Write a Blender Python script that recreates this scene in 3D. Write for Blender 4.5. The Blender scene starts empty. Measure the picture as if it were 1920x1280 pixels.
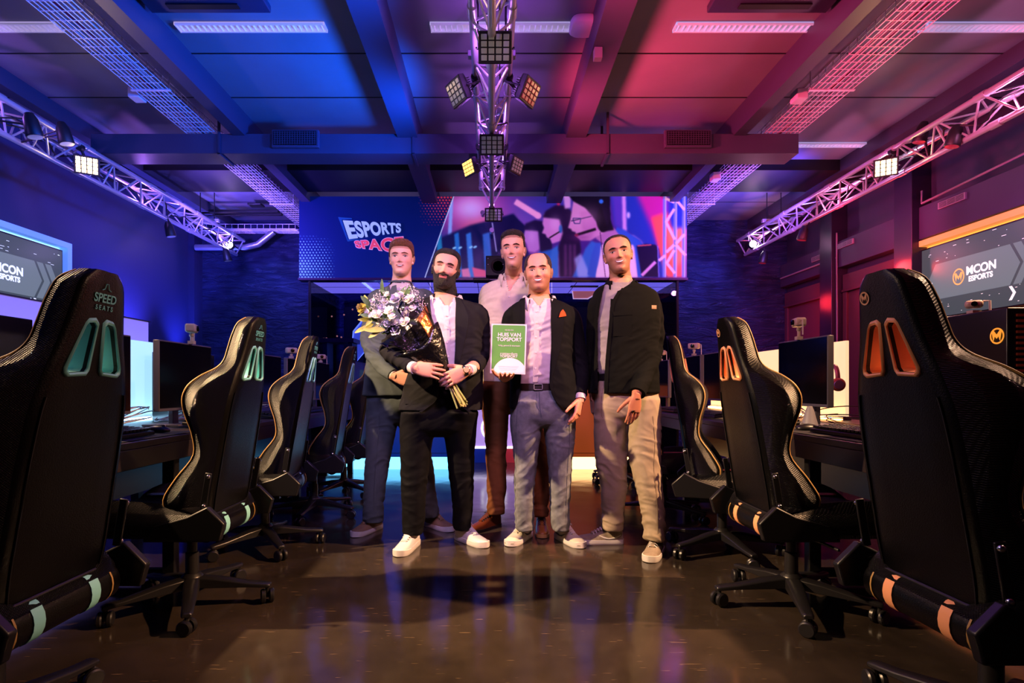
import bpy, math, random
import numpy as np
from mathutils import Vector, Matrix, noise
random.seed(7)
rng = np.random.RandomState(5)
C = bpy.context.scene.collection
PI = math.pi
H = 0.985          # camera height
F = 1040.0         # focal length in pixels of the 1920 frame

def P(px, py, Y):
    """the point at distance Y that the photo shows at pixel px, py"""
    return Vector(((px-922)*Y/F, Y, H-(py-725)*Y/F))

def lin(h):
    h = h.lstrip('#')
    c = [int(h[i:i+2], 16)/255 for i in (0, 2, 4)]
    return tuple(x/12.92 if x <= .04045 else ((x+.055)/1.055)**2.4 for x in c)

# ---------------------------------------------------------------- materials
def mat(name, col='#808080', rough=.6, metal=0, emit=None, es=0, spec=.5, bump=None, vary=0, vscale=8,
        coat=0, attr=False, sheen=0, alpha=None, coatr=.1):
    m = bpy.data.materials.new(name); m.use_nodes = True
    nt = m.node_tree; N = nt.nodes; L = nt.links
    b = N['Principled BSDF']
    c = lin(col) if isinstance(col, str) else col
    b.inputs['Base Color'].default_value = (*c, 1)
    b.inputs['Roughness'].default_value = rough
    b.inputs['Metallic'].default_value = metal
    b.inputs['Specular IOR Level'].default_value = spec
    b.inputs['Coat Weight'].default_value = coat
    b.inputs['Coat Roughness'].default_value = coatr
    if sheen: b.inputs['Sheen Weight'].default_value = sheen
    if alpha is not None: b.inputs['Alpha'].default_value = alpha
    tc = N.new('ShaderNodeTexCoord')
    src = None
    if attr:
        a = N.new('ShaderNodeAttribute'); a.attribute_name = 'Col'
        src = a.outputs['Color']
        L.new(src, b.inputs['Base Color'])
        if es:
            L.new(src, b.inputs['Emission Color']); b.inputs['Emission Strength'].default_value = es
    elif emit:
        b.inputs['Emission Color'].default_value = (*lin(emit), 1)
        b.inputs['Emission Strength'].default_value = es
    if vary:
        n = N.new('ShaderNodeTexNoise'); n.inputs['Scale'].default_value = vscale; n.inputs['Detail'].default_value = 5
        L.new(tc.outputs['Object'], n.inputs['Vector'])
        mx = N.new('ShaderNodeMixRGB'); mx.blend_type = 'MULTIPLY'; mx.inputs['Fac'].default_value = vary
        if src: L.new(src, mx.inputs['Color1'])
        else: mx.inputs['Color1'].default_value = (*c, 1)
        r = N.new('ShaderNodeValToRGB'); r.color_ramp.elements[0].position = .3; r.color_ramp.elements[1].position = .7
        L.new(n.outputs['Fac'], r.inputs['Fac']); L.new(r.outputs['Color'], mx.inputs['Color2'])
        L.new(mx.outputs['Color'], b.inputs['Base Color'])
    if bump:
        kind, sc, st = bump
        if kind == 'noise':
            t = N.new('ShaderNodeTexNoise'); t.inputs['Scale'].default_value = sc; t.inputs['Detail'].default_value = 4
            out = t.outputs['Fac']; L.new(tc.outputs['Object'], t.inputs['Vector'])
        elif kind == 'carbon':
            mp = N.new('ShaderNodeMapping'); mp.inputs['Rotation'].default_value = (0.6, .5, 0.78)
            L.new(tc.outputs['Object'], mp.inputs['Vector'])
            t = N.new('ShaderNodeTexWave'); t.inputs['Scale'].default_value = sc; t.bands_direction = 'Z'
            t.wave_profile = 'SIN'; L.new(mp.outputs['Vector'], t.inputs['Vector'])
            t2 = N.new('ShaderNodeTexWave'); t2.inputs['Scale'].default_value = sc*.8; t2.bands_direction = 'X'
            L.new(mp.outputs['Vector'], t2.inputs['Vector'])
            ad = N.new('ShaderNodeMath'); ad.operation = 'MULTIPLY_ADD'; ad.inputs[1].default_value = .35
            L.new(t2.outputs['Fac'], ad.inputs[0]); L.new(t.outputs['Fac'], ad.inputs[2])
            out = ad.outputs[0]
        elif kind == 'wave':
            mp = N.new('ShaderNodeMapping'); mp.inputs['Scale'].default_value = (.45, 1, 1.7)
            L.new(tc.outputs['Object'], mp.inputs['Vector'])
            t = N.new('ShaderNodeTexNoise'); t.inputs['Scale'].default_value = sc; t.inputs['Detail'].default_value = 9
            t.inputs['Roughness'].default_value = .62; t.inputs['Distortion'].default_value = 1.4
            L.new(mp.outputs['Vector'], t.inputs['Vector']); out = t.outputs['Fac']
        bp = N.new('ShaderNodeBump'); bp.inputs['Strength'].default_value = st; bp.inputs['Distance'].default_value = .02 if kind != 'wave' else .12
        L.new(out, bp.inputs['Height']); L.new(bp.outputs['Normal'], b.inputs['Normal'])
    return m

def glassmat(name, tint='#ffffff', refl=.06, rough=.0):
    m = bpy.data.materials.new(name); m.use_nodes = True
    nt = m.node_tree; N = nt.nodes; L = nt.links
    for n in list(N): N.remove(n)
    o = N.new('ShaderNodeOutputMaterial'); mx = N.new('ShaderNodeMixShader')
    t = N.new('ShaderNodeBsdfTransparent'); t.inputs['Color'].default_value = (*lin(tint), 1)
    g = N.new('ShaderNodeBsdfGlossy'); g.inputs['Roughness'].default_value = rough
    lw = N.new('ShaderNodeFresnel'); lw.inputs['IOR'].default_value = 1.45
    ad = N.new('ShaderNodeMath'); ad.operation = 'MULTIPLY_ADD'; ad.inputs[1].default_value = 1.0; ad.inputs[2].default_value = refl
    L.new(lw.outputs[0], ad.inputs[0]); L.new(ad.outputs[0], mx.inputs[0])
    L.new(t.outputs[0], mx.inputs[1]); L.new(g.outputs[0], mx.inputs[2]); L.new(mx.outputs[0], o.inputs[0])
    return m

# ---------------------------------------------------------------- mesh building
class MB:
    def __init__(s): s.v = []; s.f = []; s.c = []; s.mi = []
    def add(s, vs, fs, mi=0):
        k = len(s.v); s.v += [tuple(v) for v in vs]; s.f += [tuple(i+k for i in f) for f in fs]; s.mi += [mi]*len(fs); return s
    def box(s, c, d, M=None, mi=0):
        x, y, z = d[0]/2, d[1]/2, d[2]/2
        vs = [Vector((a*x, b*y, e*z)) for a in (-1, 1) for b in (-1, 1) for e in (-1, 1)]
        if M is not None: vs = [M @ v for v in vs]
        vs = [v+Vector(c) for v in vs]
        return s.add(vs, [(0, 1, 3, 2), (4, 6, 7, 5), (0, 4, 5, 1), (2, 3, 7, 6), (0, 2, 6, 4), (1, 5, 7, 3)], mi)
    def bx(s, x0, x1, y0, y1, z0, z1, mi=0):
        return s.box(((x0+x1)/2, (y0+y1)/2, (z0+z1)/2), (abs(x1-x0), abs(y1-y0), abs(z1-z0)), None, mi)
    def loft(s, rings, cap=True, closed=False, mi=0):
        n = len(rings[0]); vs = [p for r in rings for p in r]; fs = []
        m = len(rings)
        for i in range(m-1 if not closed else m):
            a = i*n; b = ((i+1) % m)*n
            for j in range(n):
                k = (j+1) % n
                fs.append((a+j, a+k, b+k, b+j))
        if cap and not closed:
            fs.append(tuple(range(n))[::-1]); fs.append(tuple((m-1)*n+j for j in range(n)))
        return s.add(vs, fs, mi)
    def tube(s, p0, p1, r, r2=None, seg=8, mi=0, cap=True):
        return s.path([p0, p1], [r, r if r2 is None else r2], seg, mi=mi, cap=cap)
    def path(s, pts, r, seg=8, closed=False, mi=0, cap=True, flat=1.0, up=None):
        pts = [Vector(p) for p in pts]; n = len(pts)
        rs = r if isinstance(r, (list, tuple)) else [r]*n
        rings = []; u = None
        for i, p in enumerate(pts):
            a = pts[(i-1) % n] if (i > 0 or closed) else p
            b = pts[(i+1) % n] if (i < n-1 or closed) else p
            t = (b-a).normalized()
            if t.length < 1e-6: t = Vector((0, 0, 1))
            if u is None:
                q = up if up is not None else (Vector((0, 0, 1)) if abs(t.z) < .9 else Vector((1, 0, 0)))
                u = (q - t*q.dot(t)).normalized()
            else:
                u = (u - t*u.dot(t))
                u = u.normalized() if u.length > 1e-6 else t.orthogonal().normalized()
            w = t.cross(u)
            rings.append([p + (u*math.cos(2*PI*j/seg)*rs[i]*flat + w*math.sin(2*PI*j/seg)*rs[i]) for j in range(seg)])
        return s.loft(rings, cap, closed, mi)
    def sph(s, c, r, nu=12, nv=8, M=None, mi=0):
        c = Vector(c); r = Vector((r, r, r)) if not hasattr(r, '__len__') else Vector(r)
        vs = []; fs = []
        for i in range(1, nv):
            th = PI*i/nv
            for j in range(nu):
                ph = 2*PI*j/nu
                vs.append(Vector((math.sin(th)*math.cos(ph)*r.x, math.sin(th)*math.sin(ph)*r.y, math.cos(th)*r.z)))
        vs += [Vector((0, 0, r.z)), Vector((0, 0, -r.z))]
        T = len(vs)-2; B = T+1
        for i in range(nv-2):
            for j in range(nu):
                k = (j+1) % nu; fs.append((i*nu+j, (i+1)*nu+j, (i+1)*nu+k, i*nu+k))
        for j in range(nu):
            k = (j+1) % nu; fs.append((T, j, k)); fs.append((B, (nv-2)*nu+k, (nv-2)*nu+j))
        if M is not None: vs = [M @ v for v in vs]
        return s.add([v+c for v in vs], fs, mi)
    def prism(s, poly, fn, d0, d1, mi=0):
        """extrude a 2-D polygon; fn(u, v, d) -> point"""
        n = len(poly); vs = [fn(u, v, d0) for u, v in poly]+[fn(u, v, d1) for u, v in poly]
        fs = [tuple(range(n))[::-1], tuple(range(n, 2*n))]+[(i, (i+1) % n, n+(i+1) % n, n+i) for i in range(n)]
        return s.add(vs, fs, mi)
    def lathe(s, prof, c=(0, 0, 0), M=None, seg=20, mi=0):
        rings = []
        for r, z in prof:
            ring = [Vector((r*math.cos(2*PI*j/seg), r*math.sin(2*PI*j/seg), z)) for j in range(seg)]
            if M is not None: ring = [M @ v for v in ring]
            rings.append([v+Vector(c) for v in ring])
        return s.loft(rings, True, False, mi)
    def build(s, name, m, parent=None, smooth=None, bevel=0, seg=2, world=True, sub=0, cols=None):
        me = bpy.data.meshes.new(name)
        off = ORG.get(parent.name, Vector((0, 0, 0))) if (parent is not None and world) else Vector((0, 0, 0))
        vs = s.v if off.length == 0 else [(a-off.x, b-off.y, c-off.z) for a, b, c in s.v]
        me.from_pydata(vs, [], s.f)
        ms = m if isinstance(m, (list, tuple)) else [m]
        for k in ms: me.materials.append(k)
        if len(ms) > 1: me.polygons.foreach_set('material_index', s.mi)
        return finish(me, name, parent, smooth, bevel, seg, sub, off)

ORG = {}
def fixnormals(me):
    import bmesh
    b = bmesh.new(); b.from_mesh(me); bmesh.ops.recalc_face_normals(b, faces=b.faces); b.to_mesh(me); b.free()
def finish(me, name, parent=None, smooth=None, bevel=0, seg=2, sub=0, off=None, recalc=True):
    if recalc: fixnormals(me)
    if smooth is not None:
        me.shade_smooth()
        if smooth < 180: me.set_sharp_from_angle(angle=math.radians(smooth))
    o = bpy.data.objects.new(name, me); C.objects.link(o)
    if parent is not None:
        o.parent = parent
        ORG[o.name] = ORG.get(parent.name, Vector((0, 0, 0)))
    if bevel:
        b = o.modifiers.new('bevel', 'BEVEL'); b.width = bevel; b.segments = seg; b.limit_method = 'ANGLE'; b.angle_limit = math.radians(35)
        b.harden_normals = False
        if smooth is None:
            me.shade_smooth(); me.set_sharp_from_angle(angle=math.radians(40))
    if sub:
        q = o.modifiers.new('subsurf', 'SUBSURF'); q.levels = sub; q.render_levels = sub
    return o

def tag(o, label=None, cat=None, group=None, kind=None):
    if label: o['label'] = label
    if cat: o['category'] = cat
    if group: o['group'] = group
    if kind: o['kind'] = kind
    return o
def thing(name, label, cat, loc=(0, 0, 0), rz=0, group=None):
    o = bpy.data.objects.new(name, None); C.objects.link(o); o.empty_display_size = .1
    o.location = loc; o.rotation_euler = (0, 0, rz)
    ORG[o.name] = Vector(loc)
    return tag(o, label, cat, group)
def copy_tree(o, parent=None):
    c = o.copy(); C.objects.link(c)
    if parent is not None: c.parent = parent
    for ch in o.children: copy_tree(ch, c)
    return c
def struct(name, mb, m, **k):
    o = mb.build(name, m, **k); o['kind'] = 'structure'; return o

def eval_mesh(o):
    dg = bpy.context.evaluated_depsgraph_get(); dg.update()
    return bpy.data.meshes.new_from_object(o.evaluated_get(dg))
def text(body, size, m, parent, M, extrude=.0008, name='lettering', bold=0, shear=0, space=1.0, align='CENTER', warp=None, world=False, sx=1.0):
    cu = bpy.data.curves.new('t', 'FONT'); cu.body = body; cu.size = size; cu.extrude = extrude
    cu.offset = bold; cu.shear = shear; cu.space_character = space; cu.align_x = align; cu.align_y = 'CENTER'
    t = bpy.data.objects.new('t', cu); C.objects.link(t)
    me = eval_mesh(t); bpy.data.objects.remove(t)
    off = ORG.get(parent.name, Vector((0, 0, 0))) if world else Vector((0, 0, 0))
    for v in me.vertices:
        c = v.co.copy(); c.x *= sx
        if warp: c = warp(c)
        v.co = (M @ c) - off
    me.materials.clear(); me.materials.append(m)
    return finish(me, name, parent, recalc=False)

def remesh(mb_or_me, voxel, smooth_it=0, adapt=0):
    me = mb_or_me
    if isinstance(me, MB):
        me = bpy.data.meshes.new('r'); me.from_pydata(mb_or_me.v, [], mb_or_me.f); fixnormals(me)
    o = bpy.data.objects.new('r', me); C.objects.link(o)
    q = o.modifiers.new('r', 'REMESH'); q.mode = 'VOXEL'; q.voxel_size = voxel; q.adaptivity = adapt
    if smooth_it:
        q = o.modifiers.new('s', 'SMOOTH'); q.iterations = smooth_it; q.factor = .5
    r = eval_mesh(o); bpy.data.objects.remove(o)
    return r
def getco(me):
    a = np.empty(len(me.vertices)*3, np.float32); me.vertices.foreach_get('co', a); return a.reshape(-1, 3)
def getno(me):
    a = np.empty(len(me.vertices)*3, np.float32); me.vertex_normals.foreach_get('vector', a); return a.reshape(-1, 3)
def setco(me, a):
    me.vertices.foreach_set('co', a.astype(np.float32).ravel()); me.update()
def setcol(me, cols, name='Col'):
    at = me.color_attributes.new(name, 'FLOAT_COLOR', 'POINT')
    a = np.ones((len(me.vertices), 4), np.float32); a[:, :3] = cols
    at.data.foreach_set('color', a.ravel())
def rotz(a): return Matrix.Rotation(a, 3, 'Z')
def rotx(a): return Matrix.Rotation(a, 3, 'X')
def roty(a): return Matrix.Rotation(a, 3, 'Y')
def aim(d, up=Vector((0, 0, 1))):
    """3x3 whose local -Z looks along d"""
    return Vector(d).to_track_quat('-Z', 'Y').to_matrix()
def catmull(pts, n):
    """resample a list of equal-length tuples"""
    a = np.array(pts, float); m = len(a)
    t = np.linspace(0, m-1, n); out = []
    for x in t:
        i = min(int(x), m-2); f = x-i
        p0 = a[max(i-1, 0)]; p1 = a[i]; p2 = a[i+1]; p3 = a[min(i+2, m-1)]
        out.append(.5*((2*p1)+(-p0+p2)*f+(2*p0-5*p1+4*p2-p3)*f*f+(-p0+3*p1-3*p2+p3)*f**3))
    return np.array(out)
# ================================================================ camera, render look
cam = bpy.data.cameras.new('camera'); co_ = bpy.data.objects.new('camera', cam); C.objects.link(co_)
co_.location = (0, 0, H); co_.rotation_euler = (PI/2, 0, 0)
cam.sensor_width = 36; cam.lens = F*36/1920; cam.shift_x = 38/1920; cam.shift_y = 85/1920
cam.clip_start = .05
sc = bpy.context.scene; sc.camera = co_
sc.view_settings.view_transform = 'Standard'; sc.view_settings.look = 'None'; sc.view_settings.gamma = 1
sc.view_settings.exposure = 0
sc.cycles.use_denoising = True
sc.cycles.max_bounces = 6; sc.cycles.sample_clamp_indirect = 4; sc.cycles.caustics_reflective = False; sc.cycles.caustics_refractive = False
w = bpy.data.worlds.new('world'); sc.world = w; w.use_nodes = True
w.node_tree.nodes['Background'].inputs[0].default_value = (.02, .02, .05, 1)
w.node_tree.nodes['Background'].inputs[1].default_value = .2

# ================================================================ materials of the room
M_wall = mat('dark_blue_wall_paint', '#34365a', .55, bump=('noise', 60, .05))
M_rwall = mat('dark_panel_paint', '#35304a', .55, bump=('noise', 40, .04))
M_post = mat('dark_post_paint', '#211f33', .4)
M_ceil = mat('dark_ceiling_paint', '#80808c', .5, vary=.25, vscale=1.2, bump=('noise', 20, .03))
M_beam = mat('dark_beam_paint', '#3a3a50', .5)
M_black = mat('black_matt', '#0b0b0d', .5)
M_alu = mat('aluminium', '#d6d3dc', .32, metal=.75)
M_wire = mat('zinc_wire', '#f2eef8', .4, metal=.15)
M_duct = mat('dark_duct_paint', '#46455c', .5, vary=.15, vscale=3)
M_grille = mat('black_grille', '#08080c', .5)
M_white = mat('white_plastic', '#e8e2ea', .4)
M_grey = mat('grey_plastic', '#8c8894', .5)

def floor_mat():
    m = mat('polished_dark_floor', '#120f12', .2, spec=.55)
    nt = m.node_tree; N = nt.nodes; L = nt.links; b = N['Principled BSDF']
    tc = N.new('ShaderNodeTexCoord')
    n = N.new('ShaderNodeTexNoise'); n.inputs['Scale'].default_value = 1.6; n.inputs['Detail'].default_value = 8; n.inputs['Roughness'].default_value = .65
    L.new(tc.outputs['Object'], n.inputs['Vector'])
    r = N.new('ShaderNodeValToRGB'); r.color_ramp.elements[0].color = (*lin('#201b18'), 1); r.color_ramp.elements[1].color = (*lin('#423830'), 1)
    r.color_ramp.elements[0].position = .3; r.color_ramp.elements[1].position = .75
    L.new(n.outputs['Fac'], r.inputs['Fac'])
    # fine scratches: stretched noise, two directions
    last = r.outputs['Color']
    for rot, sc_, th in ((.5, 7, .725), (-.7, 9, .735), (1.25, 6, .735)):
        mp = N.new('ShaderNodeMapping'); mp.inputs['Rotation'].default_value = (0, 0, rot); mp.inputs['Scale'].default_value = (1, 11, 1)
        L.new(tc.outputs['Object'], mp.inputs['Vector'])
        s = N.new('ShaderNodeTexNoise'); s.inputs['Scale'].default_value = sc_; s.inputs['Detail'].default_value = 3
        L.new(mp.outputs['Vector'], s.inputs['Vector'])
        q = N.new('ShaderNodeValToRGB'); q.color_ramp.elements[0].position = th-.03; q.color_ramp.elements[1].position = th
        L.new(s.outputs['Fac'], q.inputs['Fac'])
        mx = N.new('ShaderNodeMixRGB'); mx.inputs['Color2'].default_value = (*lin('#a88c68'), 1)
        ml = N.new('ShaderNodeMath'); ml.operation = 'MULTIPLY'; ml.inputs[1].default_value = .32
        L.new(q.outputs['Color'], ml.inputs[0]); L.new(ml.outputs[0], mx.inputs['Fac'])
        L.new(last, mx.inputs['Color1']); last = mx.outputs['Color']
    L.new(last, b.inputs['Base Color'])
    n2 = N.new('ShaderNodeTexNoise'); n2.inputs['Scale'].default_value = 5; n2.inputs['Detail'].default_value = 6
    L.new(tc.outputs['Object'], n2.inputs['Vector'])
    mr = N.new('ShaderNodeMapRange'); mr.inputs['To Min'].default_value = .07; mr.inputs['To Max'].default_value = .2
    L.new(n2.outputs['Fac'], mr.inputs['Value']); L.new(mr.outputs[0], b.inputs['Roughness'])
    mp = N.new('ShaderNodeMapping'); mp.inputs['Scale'].default_value = (1, 1, 1)
    L.new(tc.outputs['Object'], mp.inputs['Vector'])
    n3 = N.new('ShaderNodeTexNoise'); n3.inputs['Scale'].default_value = 3.5; n3.inputs['Detail'].default_value = 2
    L.new(mp.outputs['Vector'], n3.inputs['Vector'])
    bp = N.new('ShaderNodeBump'); bp.inputs['Strength'].default_value = .12; bp.inputs['Distance'].default_value = .02
    L.new(n3.outputs['Fac'], bp.inputs['Height']); L.new(bp.outputs['Normal'], b.inputs['Normal'])
    return m
M_floor = floor_mat()
M_sea = mat('rippled_blue_wallcovering', '#3a4270', .35, bump=('wave', 7, 1.0), vary=.6, vscale=3)

W = 4.9; YB = 9.2; ZC = 3.75; Y0 = -2.6
struct('floor', MB().bx(-W-.2, W+.2, Y0, YB+.2, -.1, 0), M_floor)
struct('ceiling', MB().bx(-W-.2, W+.2, Y0, YB+.2, ZC, ZC+.1), M_ceil)
struct('wall_back', MB().bx(-W-.2, W+.2, YB, YB+.15, 0, ZC), M_sea)
struct('wall_rear', MB().bx(-W-.2, W+.2, Y0-.15, Y0, 0, ZC), M_black)
struct('wall_left', MB().bx(-W-.15, -W, Y0, YB, 0, ZC), M_wall)
struct('wall_right', MB().bx(W, W+.15, Y0, YB, 0, ZC), M_rwall)
# ceiling board seams
mb = MB()
for y in (3.2, 4.6, 5.3, 6.9, 8.3): mb.bx(-W, W, y-.006, y+.006, ZC-.004, ZC)
struct('trim_1', mb, M_black)
# downstand beams along the room and one across
n = 2
for x, w_, z in ((-.85, .2, 3.5), (.85, .2, 3.5), (-2.55, .12, 3.52), (2.5, .12, 3.52), (-4.3, .12, 3.6), (4.3, .12, 3.6)):
    struct('trim_%d' % n, MB().bx(x-w_/2, x+w_/2, Y0, YB, z, ZC), M_beam); n += 1
struct('trim_%d' % n, MB().bx(-W, W, 6.75, 7.5, 3.62, ZC), M_black); n += 1
# left corner pipe casing and skirting
struct('trim_%d' % n, MB().bx(-W, -W+.1, YB-.25, YB, 0, ZC), M_wall); n += 1
struct('baseboard_left', MB().bx(-W, -W+.015, Y0, YB, 0, .1), M_black)
struct('baseboard_right', MB().bx(W-.015, W, Y0, YB, 0, .1), M_black)
# right wall: posts, fascia boards, shutters, vent strips
for y in (4.2, 6.32, 7.78):
    struct('trim_%d' % n, MB().bx(W-.22, W, y-.14, y+.14, 0, ZC), M_post, bevel=.006); n += 1
k = 1
M_shut = mat('dark_red_shutter', '#4c2e38', .6, bump=('noise', 30, .03))
for y0, y1 in ((4.34, 6.18), (6.46, 7.64), (7.92, 9.15)):
    struct('trim_%d' % n, MB().bx(W-.14, W, y0, y1, 2.62, 2.98), M_rwall, bevel=.005); n += 1
    d = MB()
    d.bx(W-.08, W, y0+.02, y1-.02, 2.3, 2.52); d.bx(W-.1, W-.08, y0+.02, y1-.02, 2.28, 2.31)
    d.bx(W-.05, W, y0+.1, y1-.1, .05, 2.3)
    for e in (y0+.02, y1-.1): d.bx(W-.08, W, e, e+.08, 0, 2.3)
    struct('door_%d' % k, d, M_shut, bevel=.004); k += 1
mb = MB()
for yc in (5.6, 7.3, 8.35, 9.0):
    pass
def vent_strip(yc, z, lab):
    t = thing('vent_grille', lab, 'vent', (W-.15, yc, z), 0, None)
    MB().bx(W-.165, W-.14, yc-.17, yc+.17, z-.035, z+.035).build('frame', M_grey, t, bevel=.003)
    s = MB()
    for i in range(4):
        for j in range(3):
            s.bx(W-.168, W-.164, yc-.155+j*.105, yc-.06+j*.105, z-.024+i*.014, z-.018+i*.014)
    s.build('slats', M_black, t)
vent_strip(5.72, 2.90, 'slim pale vent on the dark fascia above the right wall screen')
vent_strip(7.45, 2.90, 'slim pale vent on the violet fascia left of the right wall screen')
vent_strip(8.05, 2.86, 'slim pale vent on the fascia farthest down the right wall')
# thin conduit on the right wall
t = MB()
t.path([(W-.17, 6.1, 3.14), (W-.17, 6.1, 3.0), (W-.17, 4.4, 3.08)], .012, 6)
tag(t.build('conduit', M_grey, smooth=60), 'thin grey conduit bent along the wall above the right screen', 'pipe')
t = MB(); t.path([(W-.16, 7.62, 3.1), (W-.16, 7.62, 2.7), (W-.16, 7.6, .1)], .012, 6)
t.path([(W-.16, 7.64, 2.76), (W-.16, 9.1, 2.76)], .012, 6)
tag(t.build('conduit', M_grey, smooth=60), 'thin grey conduit running down beside the shutter farther back', 'pipe')

# ================================================================ wall screens
M_scr = mat('screen_grey_glow', '#1c2226', .3, emit='#59646b', es=.55)
M_scr2 = mat('screen_light_band', '#303a40', .3, emit='#7c8890', es=.75)
M_scr3 = mat('screen_dark_line', '#0d1216', .3, emit='#2a343c', es=.5)
M_scrw = mat('screen_white', '#e8f0f4', .3, emit='#eef6fa', es=1.0)
M_scro = mat('screen_gold', '#d8a860', .3, emit='#e2b060', es=1.0)
M_bez = mat('screen_bezel', '#050507', .3)
def wall_screen(side, label, glow, es, fcol):
    x = side*W; ya, yb, za, zb = 4.72, 6.22, 1.70, 2.53
    t = thing('wall_screen', label, 'television', (x, (ya+yb)/2, za))
    X = lambda d: x-side*d
    fr = MB(); e = .075
    M_fr = mat('screen_frame_'+('warm' if side > 0 else 'cool'), fcol, .45, emit=('#f09848' if side > 0 else '#5c8cdc'), es=.7)  # spill of the light strip painted in as frame colour and glow
    for a, b, c, d in ((ya-e, yb+e, zb+.01, zb+e), (ya-e, yb+e, za-e, za-.01), (yb+.01, yb+e, za-.01, zb+.01), (ya-e, ya-.01, za-.01, zb+.01)):
        fr.bx(X(.004), X(.14), a, b, c, d)
    fr.build('frame', M_fr, t, bevel=.004)
    st = MB()
    for a, b, c, d in ((ya, yb, zb-.004, zb+.004), (yb-.002, yb+.006, za, zb)):
        st.bx(X(.02), X(.05), a, b, c, d)
    st.build('light_strip', mat('screen_strip_'+glow[1:], glow, .5, emit=glow, es=2.5), t)
    MB().bx(X(.06), X(.105), ya+.02, yb-.02, za+.02, zb-.02).build('casing', M_bez, t, bevel=.004)
    MB().bx(X(.105), X(.107), ya+.035, yb-.035, za+.035, zb-.035).build('display', M_scr, t)
    # picture: direction of reading as seen from the aisle
    cy = (ya+yb)/2; cz = (za+zb)/2
    r = -side   # +u (to the right for a viewer) maps to -y on the right wall, +y on the left wall
    fn = lambda u, v, d: Vector((X(d), cy+r*u, cz+v))
    bd = MB(); bd.prism([(-.62, .02), (-.52, .19), (.34, .19), (.44, 0), (.34, -.19), (-.6, -.19)], fn, .1072, .1078)
    for k in (0, 1):
        u = .38+k*.11
        bd.prism([(u-.01, .19), (u+.07, .19), (u+.17, 0), (u+.07, -.19), (u-.01, -.19), (u+.09, 0)], fn, .1072, .1078)
    bd.build('banner_shape', M_scr2, t)
    sp = MB(); random.seed(3+side)
    for i in range(46):
        u = random.uniform(-.68, .66); v = random.uniform(-.36, .36)
        if abs(v) < .2: v += .2 if v > 0 else -.2
        l = random.uniform(.006, .05)
        if abs(v) < .37: sp.prism([(u, v), (u+l, v), (u+l, v+.004), (u, v+.004)], fn, .1072, .1078)
    for u0 in (-.56, .33):
        sp.prism([(u0, -.2), (u0+.03, -.2), (u0+.07, -.265), (u0+.03, -.33), (u0, -.33), (u0+.04, -.265)] if u0 > 0 else
                 [(u0-.02, .0), (u0, .0), (u0-.05, -.12), (u0-.08, -.12)], fn, .1079, .1084)
    sp.build('streak_marks', M_scrw, t)
    Mx = Matrix(((0, 0, -side, 0), (r, 0, 0, 0), (0, 1, 0, 0), (0, 0, 0, 1)))
    def T(u, v): return Matrix.Translation(fn(u, v, .1085)) @ Mx
    text('MCON', .115, M_scrw, t, T(.035, .035), bold=.004, world=True, sx=.95)
    text('ESPORTS', .072, M_scrw, t, T(.03, -.05), bold=.003, world=True, sx=.95)
    lg = MB(); c0 = (-.225, -.0)
    ring = [(math.cos(a), math.sin(a)) for a in np.linspace(0, 2*PI, 29)[:-1]]
    lg.loft([[fn(c0[0]+.072*q[0], c0[1]+.085*q[1], .1086) for q in ring], [fn(c0[0]+.058*q[0], c0[1]+.07*q[1], .1086) for q in ring]], cap=False)
    lg.prism([(c0[0]-.05, .035), (c0[0]-.03, .045), (c0[0], .0), (c0[0]+.03, .045), (c0[0]+.05, .035), (c0[0]+.03, -.05), (c0[0]+.02, .0), (c0[0], -.03), (c0[0]-.02, .0), (c0[0]-.03, -.05)], fn, .1084, .1088)
    lg.build('emblem', M_scro, t)
    return t
wall_screen(-1, 'wall screen with MCON ESPORTS picture in a frame with painted pale blue glow', '#8fc4ff', 9, '#9fc6ee')
wall_screen(1, 'wall screen with MCON ESPORTS picture in a frame with painted orange glow', '#ff9a40', 9, '#f0a860')

# ================================================================ duct, beams, grilles
t = thing('air_duct', 'long flat square air duct running across under the ceiling', 'duct', (-.5, 5.6, 3.34))
MB().bx(-4.05, 3.1, 5.6, 5.88, 3.34, 3.54).build('casing', M_duct, t, bevel=.004)
for xc in (-1.97, 1.97):
    g = MB().bx(xc-.235, xc+.235, 5.555, 5.6, 3.385, 3.56).build('grille', M_duct, t, bevel=.004)
    s = MB()
    s.bx(xc-.215, xc+.215, 5.548, 5.556, 3.405, 3.545)
    b = s.build('grille_opening', M_grille, g)
    s = MB()
    for i in range(17): s.bx(xc-.2+i*.025-.002, xc-.2+i*.025+.002, 5.543, 5.549, 3.41, 3.54)
    for i in range(6): s.bx(xc-.21, xc+.21, 5.541, 5.547, 3.42+i*.022-.0015, 3.42+i*.022+.0015)
    s.build('grille_bars', M_duct, g)
for x in (-2.75, -.79, 1.17):
    s = MB(); s.bx(x-.012, x+.012, 5.585, 5.6, 3.33, ZC); s.bx(x-.012, x+.012, 5.585, 5.9, 3.325, 3.34); s.bx(x-.012, x+.012, 5.885, 5.9, 3.33, ZC)
    s.build('strap', M_beam, t)

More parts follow.
